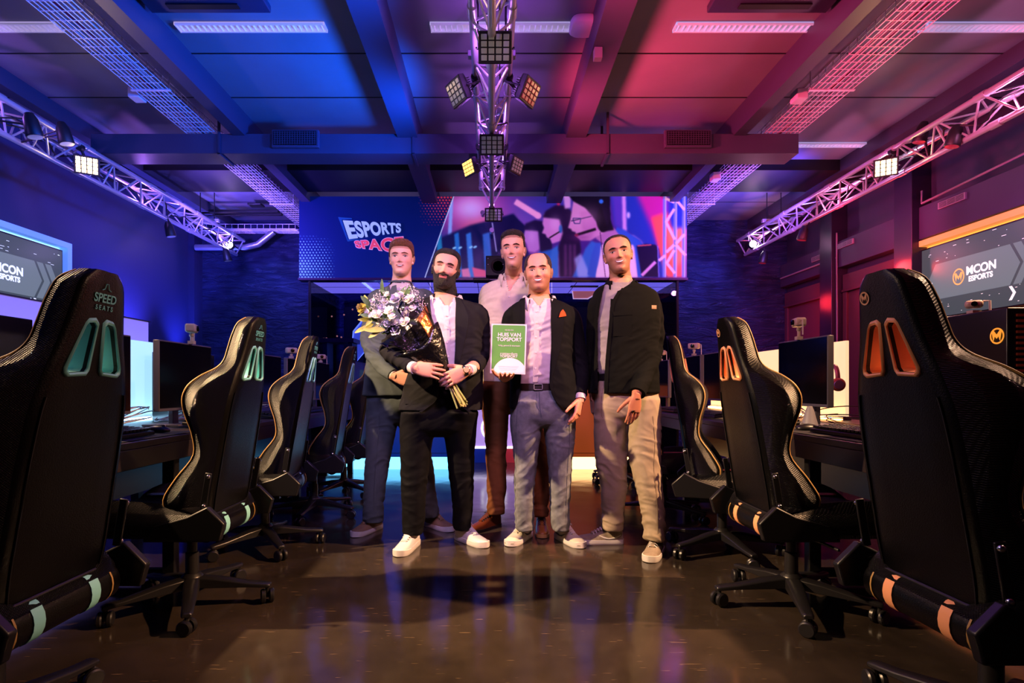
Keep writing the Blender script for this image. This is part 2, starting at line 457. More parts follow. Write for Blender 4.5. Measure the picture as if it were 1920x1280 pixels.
# ================================================================ ceiling strip lights
M_lv = mat('louvre_glow', '#e6e2f0', .25, metal=.4, emit='#c8b8f0', es=.3)  # glow stands in for light reflected by the switched-off louvres
M_lvo = mat('louvre_glow_far', '#f4f2ff', .3, emit='#eeeaff', es=1.1)
def strip_light(xc, y, lit, lab):
    t = thing('ceiling_light', lab, 'ceiling light', (xc, y, ZC-.05), 0, 'louvred strip lights on the ceiling')
    L_ = 1.14; wd = .1
    m = M_lvo if lit else M_lv  # lit only picks the stronger painted glow; the fittings are off
    s = MB(); s.bx(xc-L_/2, xc+L_/2, y-wd/2, y-wd/2+.012, ZC-.022, ZC-.001); s.bx(xc-L_/2, xc+L_/2, y+wd/2-.012, y+wd/2, ZC-.022, ZC-.001)
    s.bx(xc-L_/2, xc-L_/2+.008, y-wd/2, y+wd/2, ZC-.022, ZC-.001); s.bx(xc+L_/2-.008, xc+L_/2, y-wd/2, y+wd/2, ZC-.022, ZC-.001)
    s.bx(xc-L_/2, xc+L_/2, y-wd/2, y+wd/2, ZC-.008, ZC-.001)
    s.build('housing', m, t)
    s = MB()
    for i in range(26):
        x = xc-L_/2+.03+i*(L_-.06)/25
        s.prism([(-.002, 0), (.002, 0), (.009, .018), (-.009, .018)], lambda u, v, d, x=x: Vector((x+u, d, ZC-.02+v)), y-wd/2+.012, y+wd/2-.012)
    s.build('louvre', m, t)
    return t
for i, xc in enumerate((-3.88, -1.84, .1, 1.97, 3.87)):
    nm = ['far left', 'left', 'middle', 'right', 'far right'][i]
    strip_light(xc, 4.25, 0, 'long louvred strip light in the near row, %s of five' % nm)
    strip_light((-3.9, -1.84, .09, 2.0, 3.86)[i], 7.6, 1, 'slim strip light with added glow in the rear row, %s of five' % nm)
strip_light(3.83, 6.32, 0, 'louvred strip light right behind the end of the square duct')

# ================================================================ cassette air conditioners
M_ac = mat('dark_cassette', '#2a2a44', .45)
for xc, lab in ((-2.02, 'dark square ceiling air conditioner above the left strip light'), (1.98, 'dark square ceiling air conditioner above the right strip light')):
    t = thing('air_conditioner', lab, 'air conditioner', (xc, 3.35, ZC-.1))
    y0, y1 = 3.1, 4.0
    r1 = [(xc-.43, y0), (xc+.43, y0), (xc+.43, y1), (xc-.43, y1)]
    r2 = [(xc-.36, y0+.06), (xc+.36, y0+.06), (xc+.36, y1-.06), (xc-.36, y1-.06)]
    MB().loft([[Vector((a, b, ZC-.02)) for a, b in r1], [Vector((a, b, ZC-.07)) for a, b in r1], [Vector((a, b, ZC-.1)) for a, b in r2]]).build('casing', M_ac, t, bevel=.006)
    s = MB(); s.bx(xc-.25, xc+.25, y0+.2, y1-.2, ZC-.112, ZC-.1)
    g = s.build('intake_panel', M_ac, t, bevel=.004)
    s = MB()
    for i in range(24): s.bx(xc-.23, xc+.23, y0+.22+i*.02, y0+.226+i*.02, ZC-.117, ZC-.112)
    s.build('intake_slats', M_grille, g)
    for a in (0, 1, 2, 3):
        R = rotz(a*PI/2); s = MB()
        s.box(Vector((xc, 3.55, ZC-.104))+R @ Vector((0, -.33, 0)), (.5, .05, .01), R)
        s.build('air_flap', M_grille if a else mat('flap_tint', '#3a2030', .4), t)

# smoke detector like access point with junction box
t = thing('access_point', 'rounded white access point box on the ceiling right of the truss', 'sensor', (.70, 4.2, ZC-.06))
s = MB(); rr = []
for z, k in ((3.745, .92), (3.73, 1), (3.70, 1), (3.685, .86)):
    rr.append([Vector((.70+k*.11*math.copysign(abs(math.cos(a))**.6, math.cos(a)), 4.2+k*.11*math.copysign(abs(math.sin(a))**.6, math.sin(a)), z)) for a in np.linspace(0, 2*PI, 33)[:-1]])
s.loft(rr).build('casing', M_white, t, smooth=50)
MB().bx(.69, .71, 4.19, 4.21, 3.73, ZC).build('mount', M_grey, t)
s = MB().bx(.76, .82, 4.1, 4.16, 3.42, 3.5)
tag(s.build('junction_box', M_grey, bevel=.004), 'small grey junction box beside the white ceiling access point', 'junction box')

# ================================================================ wire cable trays
def tray(x0, x1, y0, y1, z, lab, side):
    t = thing('cable_tray', lab, 'cable tray', ((x0+x1)/2, y0, z))
    s = MB(); h = .07
    nx = 8
    for i in range(nx+1):
        x = x0+(x1-x0)*i/nx; s.tube((x, y0, z), (x, y1, z), .0035, seg=5)
    for x in (x0, x1):
        for k in (.5, 1): s.tube((x, y0, z+h*k), (x, y1, z+h*k), .0035, seg=5)
    s.build('long_wires', M_wire, t, smooth=60)
    s = MB(); y = y0
    while y < y1:
        s.path([(x0, y, z+h), (x0, y, z), (x1, y, z), (x1, y, z+h)], .0035, 5); y += .1
    s.build('cross_wires', M_wire, t, smooth=60)
    random.seed(11)
    for k, (u, c) in enumerate(((.2, M_white), (.32, M_grey), (.45, M_white), (.55, M_cabr), (.66, M_grey), (.8, M_white))):
        pts = []; y = y0
        while y <= y1+.01:
            pts.append((x0+(x1-x0)*(u+random.uniform(-.05, .05)), y, z+.012+random.uniform(0, .006))); y += .35
        MB().path(pts, .007, 6).build('cable', c, t, smooth=60)
    s = MB(); y = y0+.6
    while y < y1:
        for x in (x0-.012, x1+.012): s.tube((x, y, z-.01), (x, y, ZC), .004, seg=5)
        s.bx(x0-.02, x1+.02, y-.012, y+.012, z-.014, z-.004); y += 1.5
    s.build('hanger', M_wire, t, smooth=60)
    return t
M_cabr = mat('red_cable', '#a02848', .5)
tray(-3.1, -2.8, 1.2, 9.1, 3.56, 'wire cable tray full of cables along the left of the ceiling', -1)
tray(2.77, 3.12, 1.2, 9.1, 3.56, 'wire cable tray full of cables along the right of the ceiling', 1)
# tray across the back left
t = thing('cable_tray', 'wire cable tray running across the back left corner', 'cable tray', (-3.9, 8.85, 3.5))
s = MB()
for i in range(7): s.tube((-4.85, 8.75+i*.045, 3.48), (-3.1, 8.75+i*.045, 3.48), .0035, seg=5)
for y in (8.75, 9.02):
    s.tube((-4.85, y, 3.55), (-3.1, y, 3.55), .0035, seg=5)
s.build('long_wires', M_wire, t, smooth=60)
s = MB(); x = -4.8
while x < -3.1: s.path([(x, 8.75, 3.55), (x, 8.75, 3.48), (x, 9.02, 3.48), (x, 9.02, 3.55)], .0035, 5); x += .1
s.build('cross_wires', M_wire, t, smooth=60)
MB().path([(-4.85, 8.9, 3.5), (-3.1, 8.9, 3.5)], .02, 8).build('cable', M_white, t, smooth=60)
# two round pipes bend in the back left corner
s = MB(); s.path([(-4.75, 8.9, 3.22), (-3.95, 8.9, 3.22), (-3.75, 8.9, 3.27), (-3.5, 8.9, 3.47)], .05, 12)
tag(s.build('round_duct', M_alu, smooth=60), 'round metal duct bending upward in the back left corner', 'duct')
s = MB(); s.bx(-4.6, -3.2, 8.3, 8.38, 3.6, 3.64); s.bx(-4.6, -3.2, 8.45, 8.5, 3.6, 3.64)
tag(s.build('ceiling_rail', M_black, bevel=.004), 'two black rails on the ceiling in the back left corner', 'rail')

# small grey boxes on the trays
for x, y, z, lab in ((-3.17, 4.96, 3.6, 'small white box hanging at the left cable tray near the strip light'), (2.72, 4.91, 3.56, 'small white box clipped to the near part of the right cable tray'), (2.74, 6.8, 3.56, 'small pink lit box clipped to the far part of the right cable tray')):
    s = MB().bx(x-.05, x+.05, y-.06, y+.06, z-.05, z+.04)
    tag(s.build('junction_box', M_white, bevel=.008), lab, 'junction box')
# tiny floor-light style lamp on the ceiling, back left
s = MB().bx(-3.55, -3.35, 8.05, 8.2, 3.63, 3.66)
tag(s.build('ceiling_lamp', M_black, bevel=.01), 'small black lamp plate on the ceiling near the left cable tray', 'lamp')
# ================================================================ trusses
def truss(lab, xi, xo, xb, zt, zb, y0, y1, mtl):
    t = thing('lighting_truss', lab, 'truss', (xb, y0, zb))
    for x, z in ((xi, zt), (xo, zt), (xb, zb)):
        s = MB(); s.tube((x, y0, z), (x, y1, z), .0245, seg=14)
        y = y0+.02
        while y < y1: y += 1.0; s.tube((x, y-.05, z), (x, y+.05, z), .031, seg=14)
        s.build('chord', mtl, t, smooth=50)
    s = MB(); p = .24; pr = [((xi, zt), (xb, zb)), ((xo, zt), (xb, zb)), ((xi, zt), (xo, zt))]
    for a, b in pr:
        y = y0+.04; k = 0
        while y+p < y1:
            q0, q1 = (a, b) if k % 2 == 0 else (b, a)
            s.tube((q0[0], y, q0[1]), (q1[0], y+p*.8, q1[1]), .009, seg=7, cap=False)
            if k % 4 == 0: s.tube((a[0], y, a[1]), (b[0], y, b[1]), .009, seg=7, cap=False)
            y += p*.8+.03; k += 1
    for a, b in pr:
        s.tube((a[0], y1-.02, a[1]), (b[0], y1-.02, b[1]), .011, seg=7, cap=False)
    s.build('bracing', mtl, t, smooth=50)
    return t
M_tr = mat('truss_aluminium', '#cfcad4', .3, metal=.55)
truss('triangular aluminium truss running down the middle of the ceiling', -.12, .125, 0, 3.30, 3.07, .4, 6.45, M_tr)
truss('triangular aluminium truss along the left wall', -3.93, -4.17, -4.05, 3.30, 3.08, .4, 8.8, M_tr)
truss('triangular aluminium truss along the right wall', 3.9, 4.14, 4.02, 3.30, 3.08, .4, 8.8, M_tr)
for x0, nm in ((0, 'middle'), (-4.05, 'left'), (4.02, 'right')):
    for y in ((3.95, 5.75) if x0 == 0 else (3.6, 7.9)):
        s = MB().bx(x0-.17, x0+.17, y-.025, y+.025, 3.325, 3.37)
        near = y < 5
        o = s.build('truss_bracket', M_tr, bevel=.004)
        s = MB()
        for e in (-.1, .1):
            s.tube((x0+e, y, 3.37), (x0+e, y, ZC-.002), .007, seg=6)
        s.build('hanging_rod', M_black, o)
        tag(o, 'flat metal bracket holding up the %s truss, %s of its two' % (nm, 'nearer' if near else 'farther'), 'bracket')

# ================================================================ flood lamps
M_case = mat('lamp_case', '#16161c', .45)
M_ledoff = mat('led_lens_off', '#aab4b0', .2, emit='#9aa8a0', es=.05)
M_ledred = mat('led_lens_red', '#903048', .2, emit='#ff3050', es=.15)
M_ledwarm = mat('led_lens_warm', '#ffe8b0', .3, emit='#ffd890', es=14)
M_ledwhite = mat('led_lens_white', '#f8eeff', .3, emit='#f4e8ff', es=60)
def flood(pos, d, lab, lens, w_=.2, h_=.17, nx=4, ny=4, group=None, yoke=True, long_=False, clamp=None):
    """LED flood lamp, lens looking along d"""
    t = thing('flood_lamp', lab, 'lamp', pos, 0, group)
    R = aim(d); pos = Vector(pos)
    Q = Matrix.Translation(pos) @ R.to_4x4()
    def put(mb, name, m, par, **k):
        mb.v = [tuple(Q @ Vector(v)) for v in mb.v]; return mb.build(name, m, par, **k)
    s = MB()
    s.loft([[Vector((a*w_/2*k, b*h_/2*k, z)) for a, b in ((-1, -1), (1, -1), (1, 1), (-1, 1))] for z, k in ((-.03, 1), (.015, 1), (.05, .7))])
    put(s, 'housing', M_case, t, bevel=.005)
    s = MB()
    for i in range(9): s.bx(-w_*.36, w_*.36, -h_*.34+i*h_*.68/8-.002, -h_*.34+i*h_*.68/8+.002, .04, .075)
    put(s, 'cooling_fins', M_case, t)
    s = MB()
    for i in range(nx):
        for j in range(ny):
            cx = (i+.5-nx/2)*w_*.88/nx; cy = (j+.5-ny/2)*h_*.84/ny
            s.bx(cx-w_*.34/nx, cx+w_*.34/nx, cy-h_*.34/ny, cy+h_*.34/ny, -.036, -.03)
    put(s, 'led_lenses', lens, t, bevel=.002)
    s = MB(); s.path([(-w_/2-.012, 0, 0), (-w_/2-.012, 0, .12), (w_/2+.012, 0, .12), (w_/2+.012, 0, 0)], .006, 6)
    put(s, 'yoke', M_case, t)
    if clamp is not None:
        s = MB(); s.tube(Q @ Vector((0, 0, .12)), clamp, .012, seg=8)
        s.lathe([(.034, -.02), (.034, .02)], clamp, rotx(PI/2), 14); s.build('clamp', M_case, t, smooth=50)
    return t
cg = 'dark LED floodlights on the middle truss'
flood((.02, 3.33, 3.42-.4), (0, -1, -.55), 'dark floodlight on the middle truss cut by the top of the photo', M_ledoff, .2, .17, clamp=(0, 3.4, 3.07))
flood((-.24, 4.05, 3.14), (-.75, -.5, -.45), 'dark floodlight turned left, near pair on the middle truss', M_ledoff, .2, .17, clamp=(-.12, 4.12, 3.28))
flood((.26, 4.05, 3.14), (.75, -.5, -.45), 'dark floodlight with reddish lenses turned right, near pair on the middle truss', M_ledred, .2, .17, clamp=(.125, 4.12, 3.28))
flood((0, 4.55, 2.97), (0, -1, -.5), 'dark floodlight under the middle truss, level with the square duct', M_ledoff, .2, .16, clamp=(0, 4.65, 3.07))
flood((-.2, 5.3, 3.08), (-.75, -.55, -.3), 'floodlight with warm glowing lenses on the middle truss, farther left', mat('led_lens_dim', '#f0c070', .3, emit='#ffc860', es=2), .18, .15, clamp=(-.12, 5.3, 3.28))
flood((.22, 5.3, 3.1), (.75, -.55, -.3), 'dark floodlight on the middle truss, farther right', M_ledoff, .18, .15, clamp=(.125, 5.3, 3.28))
flood((0.02, 6.4, 2.97), (0, -1, -.4), 'dark floodlight hanging at the far end of the middle truss', M_ledoff, .2, .15, clamp=(0, 6.4, 3.07))
flood((-3.83, 5.25, 3.08), (.5, -.8, -.32), 'bright warm floodlight on the left truss', M_ledwarm, .2, .17, clamp=(-3.93, 5.3, 3.27))
flood((3.8, 5.35, 3.1), (-.5, -.8, -.32), 'bright warm floodlight on the right truss', M_ledwarm, .2, .17, clamp=(3.9, 5.4, 3.27))
def bulb(pos, lab, c=M_ledwhite, r=.045):
    t = thing('spot_lamp', lab, 'lamp', pos)
    MB().sph(pos, r, 12, 8).build('lens', c, t, smooth=180)
    MB().lathe([(r*1.15, 0), (r*1.25, .05), (r*.8, .1)], Vector(pos)+Vector((0, .0, .0)), rotx(-PI/2), 14).build('housing', M_case, t, smooth=40)
bulb((-4.02, 8.5, 3.16), 'bright white spot lamp at the far end of the left truss', r=.05)
bulb((3.98, 8.45, 3.16), 'bright white spot lamp at the far end of the right truss', r=.05)
bulb((3.96, 5.6, 3.2), 'small white spot lamp beside the warm floodlight on the right truss', r=.035)
def par(pos, d, lab, top):
    t = thing('hanging_spotlight', lab, 'spotlight', pos)
    R = aim(d); s = MB()
    s.lathe([(.055, -.09), (.06, -.08), (.05, .04), (.03, .09)], pos, R, 16); s.build('housing', M_case, t, smooth=40)
    s = MB(); s.lathe([(.05, -.091), (.001, -.093)], pos, R, 16); s.build('lens', M_ledred if pos[0] > 0 else M_ledoff, t)
    s = MB(); s.tube(pos, top, .008, seg=6); s.path([Vector(top)+Vector((.1, .1, .05)), Vector(top)+Vector((0, 0, .09)), Vector(top), Vector(pos)+Vector((.02, 0, .05))], .006, 6)
    s.build('bracket', M_case, t, smooth=50)
for px, py, Y, lab in ((318, 430, 6.9, 'black spotlight hanging below the far part of the left truss'), (120, 250, 4.75, 'black spotlight clamped on the near part of the left truss'), (60, 235, 4.3, 'black spotlight at the left edge of the photo on the left truss'), (425, 478, 8.3, 'black spotlight under the far end of the left truss')):
    p = P(px, py, Y); par(tuple(p), (.2, .1, -1), lab, (-4.03, Y, 3.08))
for px, py, Y, lab in ((1506, 437, 7.0, 'black spotlight with red lens hanging below the far part of the right truss'), (1790, 255, 4.75, 'black spotlight hanging inside the near part of the right truss'), (1728, 248, 5.1, 'black spotlight on the outer side of the near right truss'), (1432, 482, 8.2, 'black spotlight under the far end of the right truss')):
    p = P(px, py, Y); par(tuple(p), (-.2, .1, -1), lab, (4.02, Y, 3.08))
# loose cables wound along the side trusses
for x0, s_ in ((-4.05, -1), (4.02, 1)):
    s = MB(); pts = []
    for i in range(60):
        y = 3.6+i*.09; pts.append((x0+.05*math.sin(i*1.3)+.03*math.sin(i*.37), y, 3.2+.05*math.cos(i*.9)))
    s.path(pts, .008, 6)
    tag(s.build('power_cable', M_black, smooth=60), 'black cable wound through the %s truss' % ('left' if s_ < 0 else 'right'), 'cable')
s = MB(); s.path([(.05, 2.9, 3.12), (.04, 3.4, 3.2), (.06, 4.0, 3.22), (.03, 4.6, 3.15), (.13, 4.7, 3.22), (.14, 4.9, 3.3)], .006, 6)
tag(s.build('power_cable', M_black, smooth=60), 'black cable in the middle truss', 'cable')

if 0: flood((-3.25, 2.12, 3.2), (3.4, .88, -2.9), 'warm floodlight on a drop arm over the left desk, out of the picture', M_ledwarm, .2, .17, clamp=(-3.25, 2.05, 3.45))
if 0: flood((3.25, 2.12, 3.2), (-3.4, .88, -2.9), 'warm floodlight on a drop arm over the right desk, out of the picture', M_ledwarm, .2, .17, clamp=(3.25, 2.05, 3.45))
# ================================================================ printed banner over the glass booth
BW, BH = 726, 154
def paint_banner():
    S = 2; w_, h_ = BW*S, BH*S
    yy, xx = np.mgrid[0:h_, 0:w_]; xx = (xx+.5)/S; yy = (yy+.5)/S
    hexc = lambda h: np.array([int(h[i:i+2], 16)/255 for i in (1, 3, 5)])
    img = np.zeros((h_, w_, 3)); img[:] = hexc('#020f4a')
    img += (yy/BH)[..., None]*np.array([.0, .03, .12])
    def inpoly(pts):
        m = np.zeros(xx.shape, bool); n = len(pts)
        for i in range(n):
            x1, y1 = pts[i]; x2, y2 = pts[(i+1) % n]
            if y1 == y2: continue
            c = ((yy >= min(y1, y2)) & (yy < max(y1, y2)) & (xx < (x2-x1)*(yy-y1)/(y2-y1)+x1))
            m ^= c
        return m.astype(float)
    def blur(a, k):
        k = int(k*S)
        if k < 1: return a
        for ax in (0, 1):
            for _ in range(2):
                p = np.pad(a, [(k, k) if i == ax else (0, 0) for i in (0, 1)], mode='edge')
                cs = np.cumsum(p, axis=ax); z = np.zeros_like(np.take(cs, [0], ax)); cs = np.concatenate([z, cs], ax)
                n = a.shape[ax]
                a = (np.take(cs, range(2*k+1, 2*k+1+n), ax)-np.take(cs, range(0, n), ax))/(2*k+1)
        return a
    def poly(pts, c, b=0, a=1):
        nonlocal img
        m = inpoly(pts)
        m = blur(m, b)*a
        img = img*(1-m[..., None])+hexc(c)*m[..., None]
    def glow(cx, cy, rx, ry, c, a=1, p=2):
        nonlocal img
        m = a*np.exp(-(((xx-cx)/rx)**2+((yy-cy)/ry)**2)**(p/2))*PM
        img = img*(1-m[..., None])+hexc(c)*m[..., None]
    def ell(cx, cy, rx, ry, c, b=.5, rot=0, a=1):
        pts = [(cx+rx*math.cos(t)*math.cos(rot)-ry*math.sin(t)*math.sin(rot), cy+rx*math.cos(t)*math.sin(rot)+ry*math.sin(t)*math.cos(rot)) for t in np.linspace(0, 2*PI, 40)[:-1]]
        poly(pts, c, b, a)
    def line(x1, y1, x2, y2, w2, c, b=.5, a=1):
        d = math.hypot(x2-x1, y2-y1); nx, ny = -(y2-y1)/d*w2/2, (x2-x1)/d*w2/2
        poly([(x1+nx, y1+ny), (x2+nx, y2+ny), (x2-nx, y2-ny), (x1-nx, y1-ny)], c, b, a)
    PM = 1.0
    # halftone dots, lower left and upper middle
    gx = 6.0; gy = 5.2
    row = np.floor(yy/gy); ox = (row % 2)*gx/2
    dx = ((xx+ox) % gx)-gx/2; dy = (yy % gy)-gy/2; rr = np.sqrt(dx*dx+dy*dy)
    k = np.clip(1-(xx/70)**1.2, 0, 1)*np.clip((yy-72)/60, 0, 1)
    m = (rr < 2.1*np.sqrt(k)).astype(float)*.9*(k > .03)
    img = img*(1-m[..., None])+hexc('#7fb2e0')*m[..., None]
    k = np.clip(1-(abs(xx-278)/55)**1.3, 0, 1)*np.clip(1-yy/60, 0, 1)
    m = (rr < 2.1*np.sqrt(k)).astype(float)*.9*(k > .03)
    img = img*(1-m[..., None])+hexc('#d03048')*m[..., None]
    base = img.copy()
    # the photographic part
    PM = (xx > 290-54*yy/BH).astype(float)
    img[:] = hexc('#301a78')
    img += ((xx-290)/440)[..., None]*np.array([.08, 0, .0])
    glow(330, 40, 95, 60, '#b02080', .9); glow(345, 62, 50, 34, '#f05050', .85); glow(322, 22, 46, 30, '#d078c8', .95); glow(322, 24, 22, 16, '#c8a0e8', .8)
    glow(420, 40, 60, 40, '#7048b0', .7); glow(470, 15, 60, 30, '#2a2a90', .8); glow(260, 120, 60, 60, '#0a3a8a', .9)
    poly([(283, 0), (289, 0), (286, 74), (279, 74)], '#7f96dc', 1)
    line(405, 10, 448, 37, 11, '#e08ac8', 1)
    ell(448, 37, 6, 6, '#e08ac8', 1)
    glow(486, 18, 3, 22, '#d02050', .9)
    # big dark monitor backs
    poly([(262, 80), (320, 55), (364, 44), (402, 33), (410, 44), (422, 58), (430, 110), (425, 153), (236, 153), (250, 100)], '#0a0f44', 2)
    poly([(355, 50), (400, 35), (428, 60), (425, 153), (362, 153)], '#08083a', 1.5)
    for x, wd, c in ((296, 8, '#1c60b0'), (318, 9, '#2a66bc'), (349, 13, '#2a56b0'), (262, 9, '#1a70a0')):
        poly([(x-5, 72), (x+wd-5, 68), (x+wd+2, 153), (x, 153)], c, 1)
    line(362, 50, 370, 105, 2, '#b0a0e0', .5)
    for x in (291, 302, 322, 330): ell(x, 98-(x-291)*.05, 4, 2, '#80b8e0', .5, -.4)
    poly([(304, 138), (318, 136), (322, 153), (306, 153)], '#c06898', 1); poly([(324, 134), (350, 140), (352, 153), (328, 153)], '#c84878', 1)
    # third player
    poly([(430, 115), (455, 96), (490, 105), (500, 153), (424, 153)], '#1c4aa8', 1.5)
    ell(440, 82, 17, 28, '#7c3a94', 1.5); poly([(424, 60), (420, 82), (427, 90), (430, 104), (442, 106), (452, 98), (452, 62)], '#a460b8', 1.2)
    poly([(421, 64), (424, 52), (442, 45), (460, 48), (474, 66), (474, 100), (452, 106), (448, 66)], '#140a34', 1.5)
    # second player with long hair
    poly([(478, 153), (480, 120), (496, 90), (520, 80), (520, 153)], '#8a4aa0', 1.5)
    poly([(464, 153), (474, 100), (486, 92), (486, 153)], '#2a58b4', 1.5)
    poly([(456, 52), (459, 34), (478, 30), (495, 38), (500, 64), (492, 84), (474, 90), (470, 80), (464, 78), (462, 72), (455, 70), (459, 60)], '#b868b8', 1)
    poly([(456, 40), (462, 28), (480, 17), (500, 18), (514, 32), (524, 60), (528, 100), (524, 153), (488, 153), (486, 96), (494, 70), (488, 44)], '#1a0a30', 1.5)
    for x in (497, 506, 514): poly([(x, 92), (x+4, 90), (x+5, 150), (x, 153)], '#6a3070', 2, .7)
    line(469, 79, 490, 66, 2.5, '#08040f', .4)
    ell(490, 62, 3, 8, '#1c50a0', 1)
    # blurred light pillar
    poly([(495, 0), (509, 0), (509, 22), (498, 24)], '#c080c8', 1.5)
    # first player
    poly([(536, 100), (548, 84), (560, 90), (570, 120), (566, 153), (512, 153), (528, 120)], '#2c50b4', 1.5)
    poly([(522, 153), (516, 118), (528, 108), (544, 146), (540, 153)], '#9088d8', 2, .8)
    poly([(566, 92), (590, 86), (600, 78), (640, 70), (660, 100), (664, 153), (556, 153), (560, 118)], '#c078b8', 1)
    poly([(590, 72), (596, 56), (610, 58), (616, 68), (640, 84), (654, 110), (658, 153), (634, 153), (628, 96), (608, 84), (594, 90), (582, 86)], '#1f3fae', 1)
    poly([(556, 153), (563, 96), (572, 90), (582, 96), (600, 94), (626, 92), (634, 153)], '#d8a0d4', 1.2)
    poly([(553, 153), (540, 148), (548, 110), (556, 88), (566, 88), (564, 110), (560, 130)], '#2c44b0', 1)
    poly([(560, 60), (590, 60), (602, 76), (586, 92), (570, 90), (556, 80)], '#a0589c', 1)
    poly([(510, 34), (508, 46), (504, 60), (510, 62), (511, 66), (518, 68), (519, 76), (528, 84), (546, 84), (566, 72), (582, 62), (582, 20), (560, 4), (514, 8)], '#c070b0', 1)
    poly([(526, 30), (560, 24), (566, 60), (546, 74), (530, 62)], '#a04a94', 2.5, .6)
    poly([(506, 0), (514, 10), (536, 22), (548, 36), (558, 50), (566, 68), (590, 64), (582, 40), (583, 0)], '#0c0618', 1)
    ell(570, 44, 13, 24, '#07040e', 1)
    poly([(562, 4), (578, 8), (584, 34), (578, 60), (572, 40)], '#10081c', 1)
    line(518, 74, 556, 62, 5, '#07040e', .5); ell(520, 74, 4, 3, '#c02848', .6, 0, .6)
    line(510, 47, 548, 38, 1.8, '#0a0a30', .3)
    for a, b, c, d in ((513, 42, 528, 42), (528, 42, 526, 52), (526, 52, 516, 52), (516, 52, 513, 42)): line(a, b, c, d, 1.5, '#0c1450', .2)
    ell(566, 10, 4, 4, '#2a60c8', .5); line(564, 68, 574, 153, 1.3, '#401048', .2)
    glow(540, 40, 26, 20, '#e090c0', .35); glow(530, 78, 20, 8, '#702070', .5); glow(600, 120, 30, 40, '#f0c0e0', .25); glow(480, 52, 10, 14, '#e8a0e0', .35); glow(436, 76, 8, 14, '#d090e0', .35)
    # right hand background
    poly([(584, 0), (726, 0), (726, 153), (660, 153), (654, 108), (640, 84), (612, 64), (592, 56)], '#1c2a92', 2)
    glow(600, 20, 22, 50, '#6030a0', .0)
    poly([(586, 0), (606, 0), (606, 62), (592, 56)], '#4a2a9c', 3)
    poly([(605, 0), (612, 0), (614, 66), (606, 62)], '#c07ac8', 1.5); ell(617, 36, 3, 6, '#c8a0e0', 1.5)
    poly([(634, 0), (690, 0), (690, 110), (676, 104), (660, 60)], '#b01c80', 5); poly([(660, 40), (690, 30), (700, 70), (724, 60), (724, 153), (688, 153), (676, 110)], '#f04848', 3)
    poly([(688, 60), (724, 60), (722, 120), (700, 140)], '#f87050', 4, .8)
    poly([(632, 94), (650, 90), (668, 92), (674, 100), (674, 153), (642, 153)], '#0c0630', 1)
    line(634, 94, 660, 92, 2, '#e05060', .6); line(672, 94, 674, 153, 2, '#7a60c8', .6)
    line(642, 150, 668, 124, 6, '#c878c0', .6)
    for x in (685, 705, 721): line(x, 0, x-1, 153, 6, '#6a6ad0', 1); line(x+2, 0, x+1, 153, 1.5, '#d0b0f0', .5)
    for a, b, c, d in ((686, 4, 703, 12), (706, 6, 722, 26), (687, 50, 703, 24), (688, 50, 704, 82), (688, 106, 703, 92), (688, 128, 703, 102), (690, 128, 704, 146), (706, 90, 722, 72), (706, 92, 724, 112), (674, 122, 686, 112)):
        line(a, b, c, d, 5, '#e0a0d8', .5)
    img = np.stack([blur(img[..., i], .8) for i in range(3)], -1)
    pm = blur(PM, .5)[..., None]
    img = base*(1-pm)+img*pm
    PM = 1.0
    line(290, 0, 236, 154, 1.6, '#b8c4ee', .3)
    img = np.clip(img, 0, 1)
    img = img.reshape(BH, S, BW, S, 3).mean((1, 3))
    return np.where(img <= .04045, img/12.92, ((img+.055)/1.055)**2.4)
bn = thing('booth_banner', 'wide lit banner with ESPORTS SPACE lettering and headset players above the glass booth', 'banner', (0, 7.6, 2.475))
bx0, bx1, bz0, bz1 = -2.64, 2.675, 2.478, 3.594
MB().bx(bx0, bx1, 7.605, 7.75, bz0, bz1).build('case', M_black, bn, bevel=.003)
MB().bx(bx0-.01, bx1+.01, 7.58, 7.76, bz0-.035, bz0-.001).build('bottom_rail', mat('banner_rail', '#5a3c70', .3, metal=.3), bn, bevel=.004)
img = paint_banner()
me = bpy.data.meshes.new('printed_picture')
xs = np.linspace(bx0, bx1, BW+1); zs = np.linspace(bz1, bz0, BH+1)
V = np.zeros((BH+1, BW+1, 3)); V[..., 0] = xs[None]; V[..., 1] = 7.603; V[..., 2] = zs[:, None]
V = V.reshape(-1, 3)-np.array(ORG[bn.name])
idx = np.arange((BH+1)*(BW+1)).reshape(BH+1, BW+1)
Fc = np.stack([idx[:-1, :-1], idx[1:, :-1], idx[1:, 1:], idx[:-1, 1:]], -1).reshape(-1, 4)
me.from_pydata(V.tolist(), [], Fc.tolist())
ip = np.pad(img, ((0, 1), (0, 1), (0, 0)), mode='edge').reshape(-1, 3)
setcol(me, ip)
me.materials.append(mat('banner_print', '#101030', .35, attr=True, es=.85))
finish(me, 'printed_picture', bn, recalc=False)
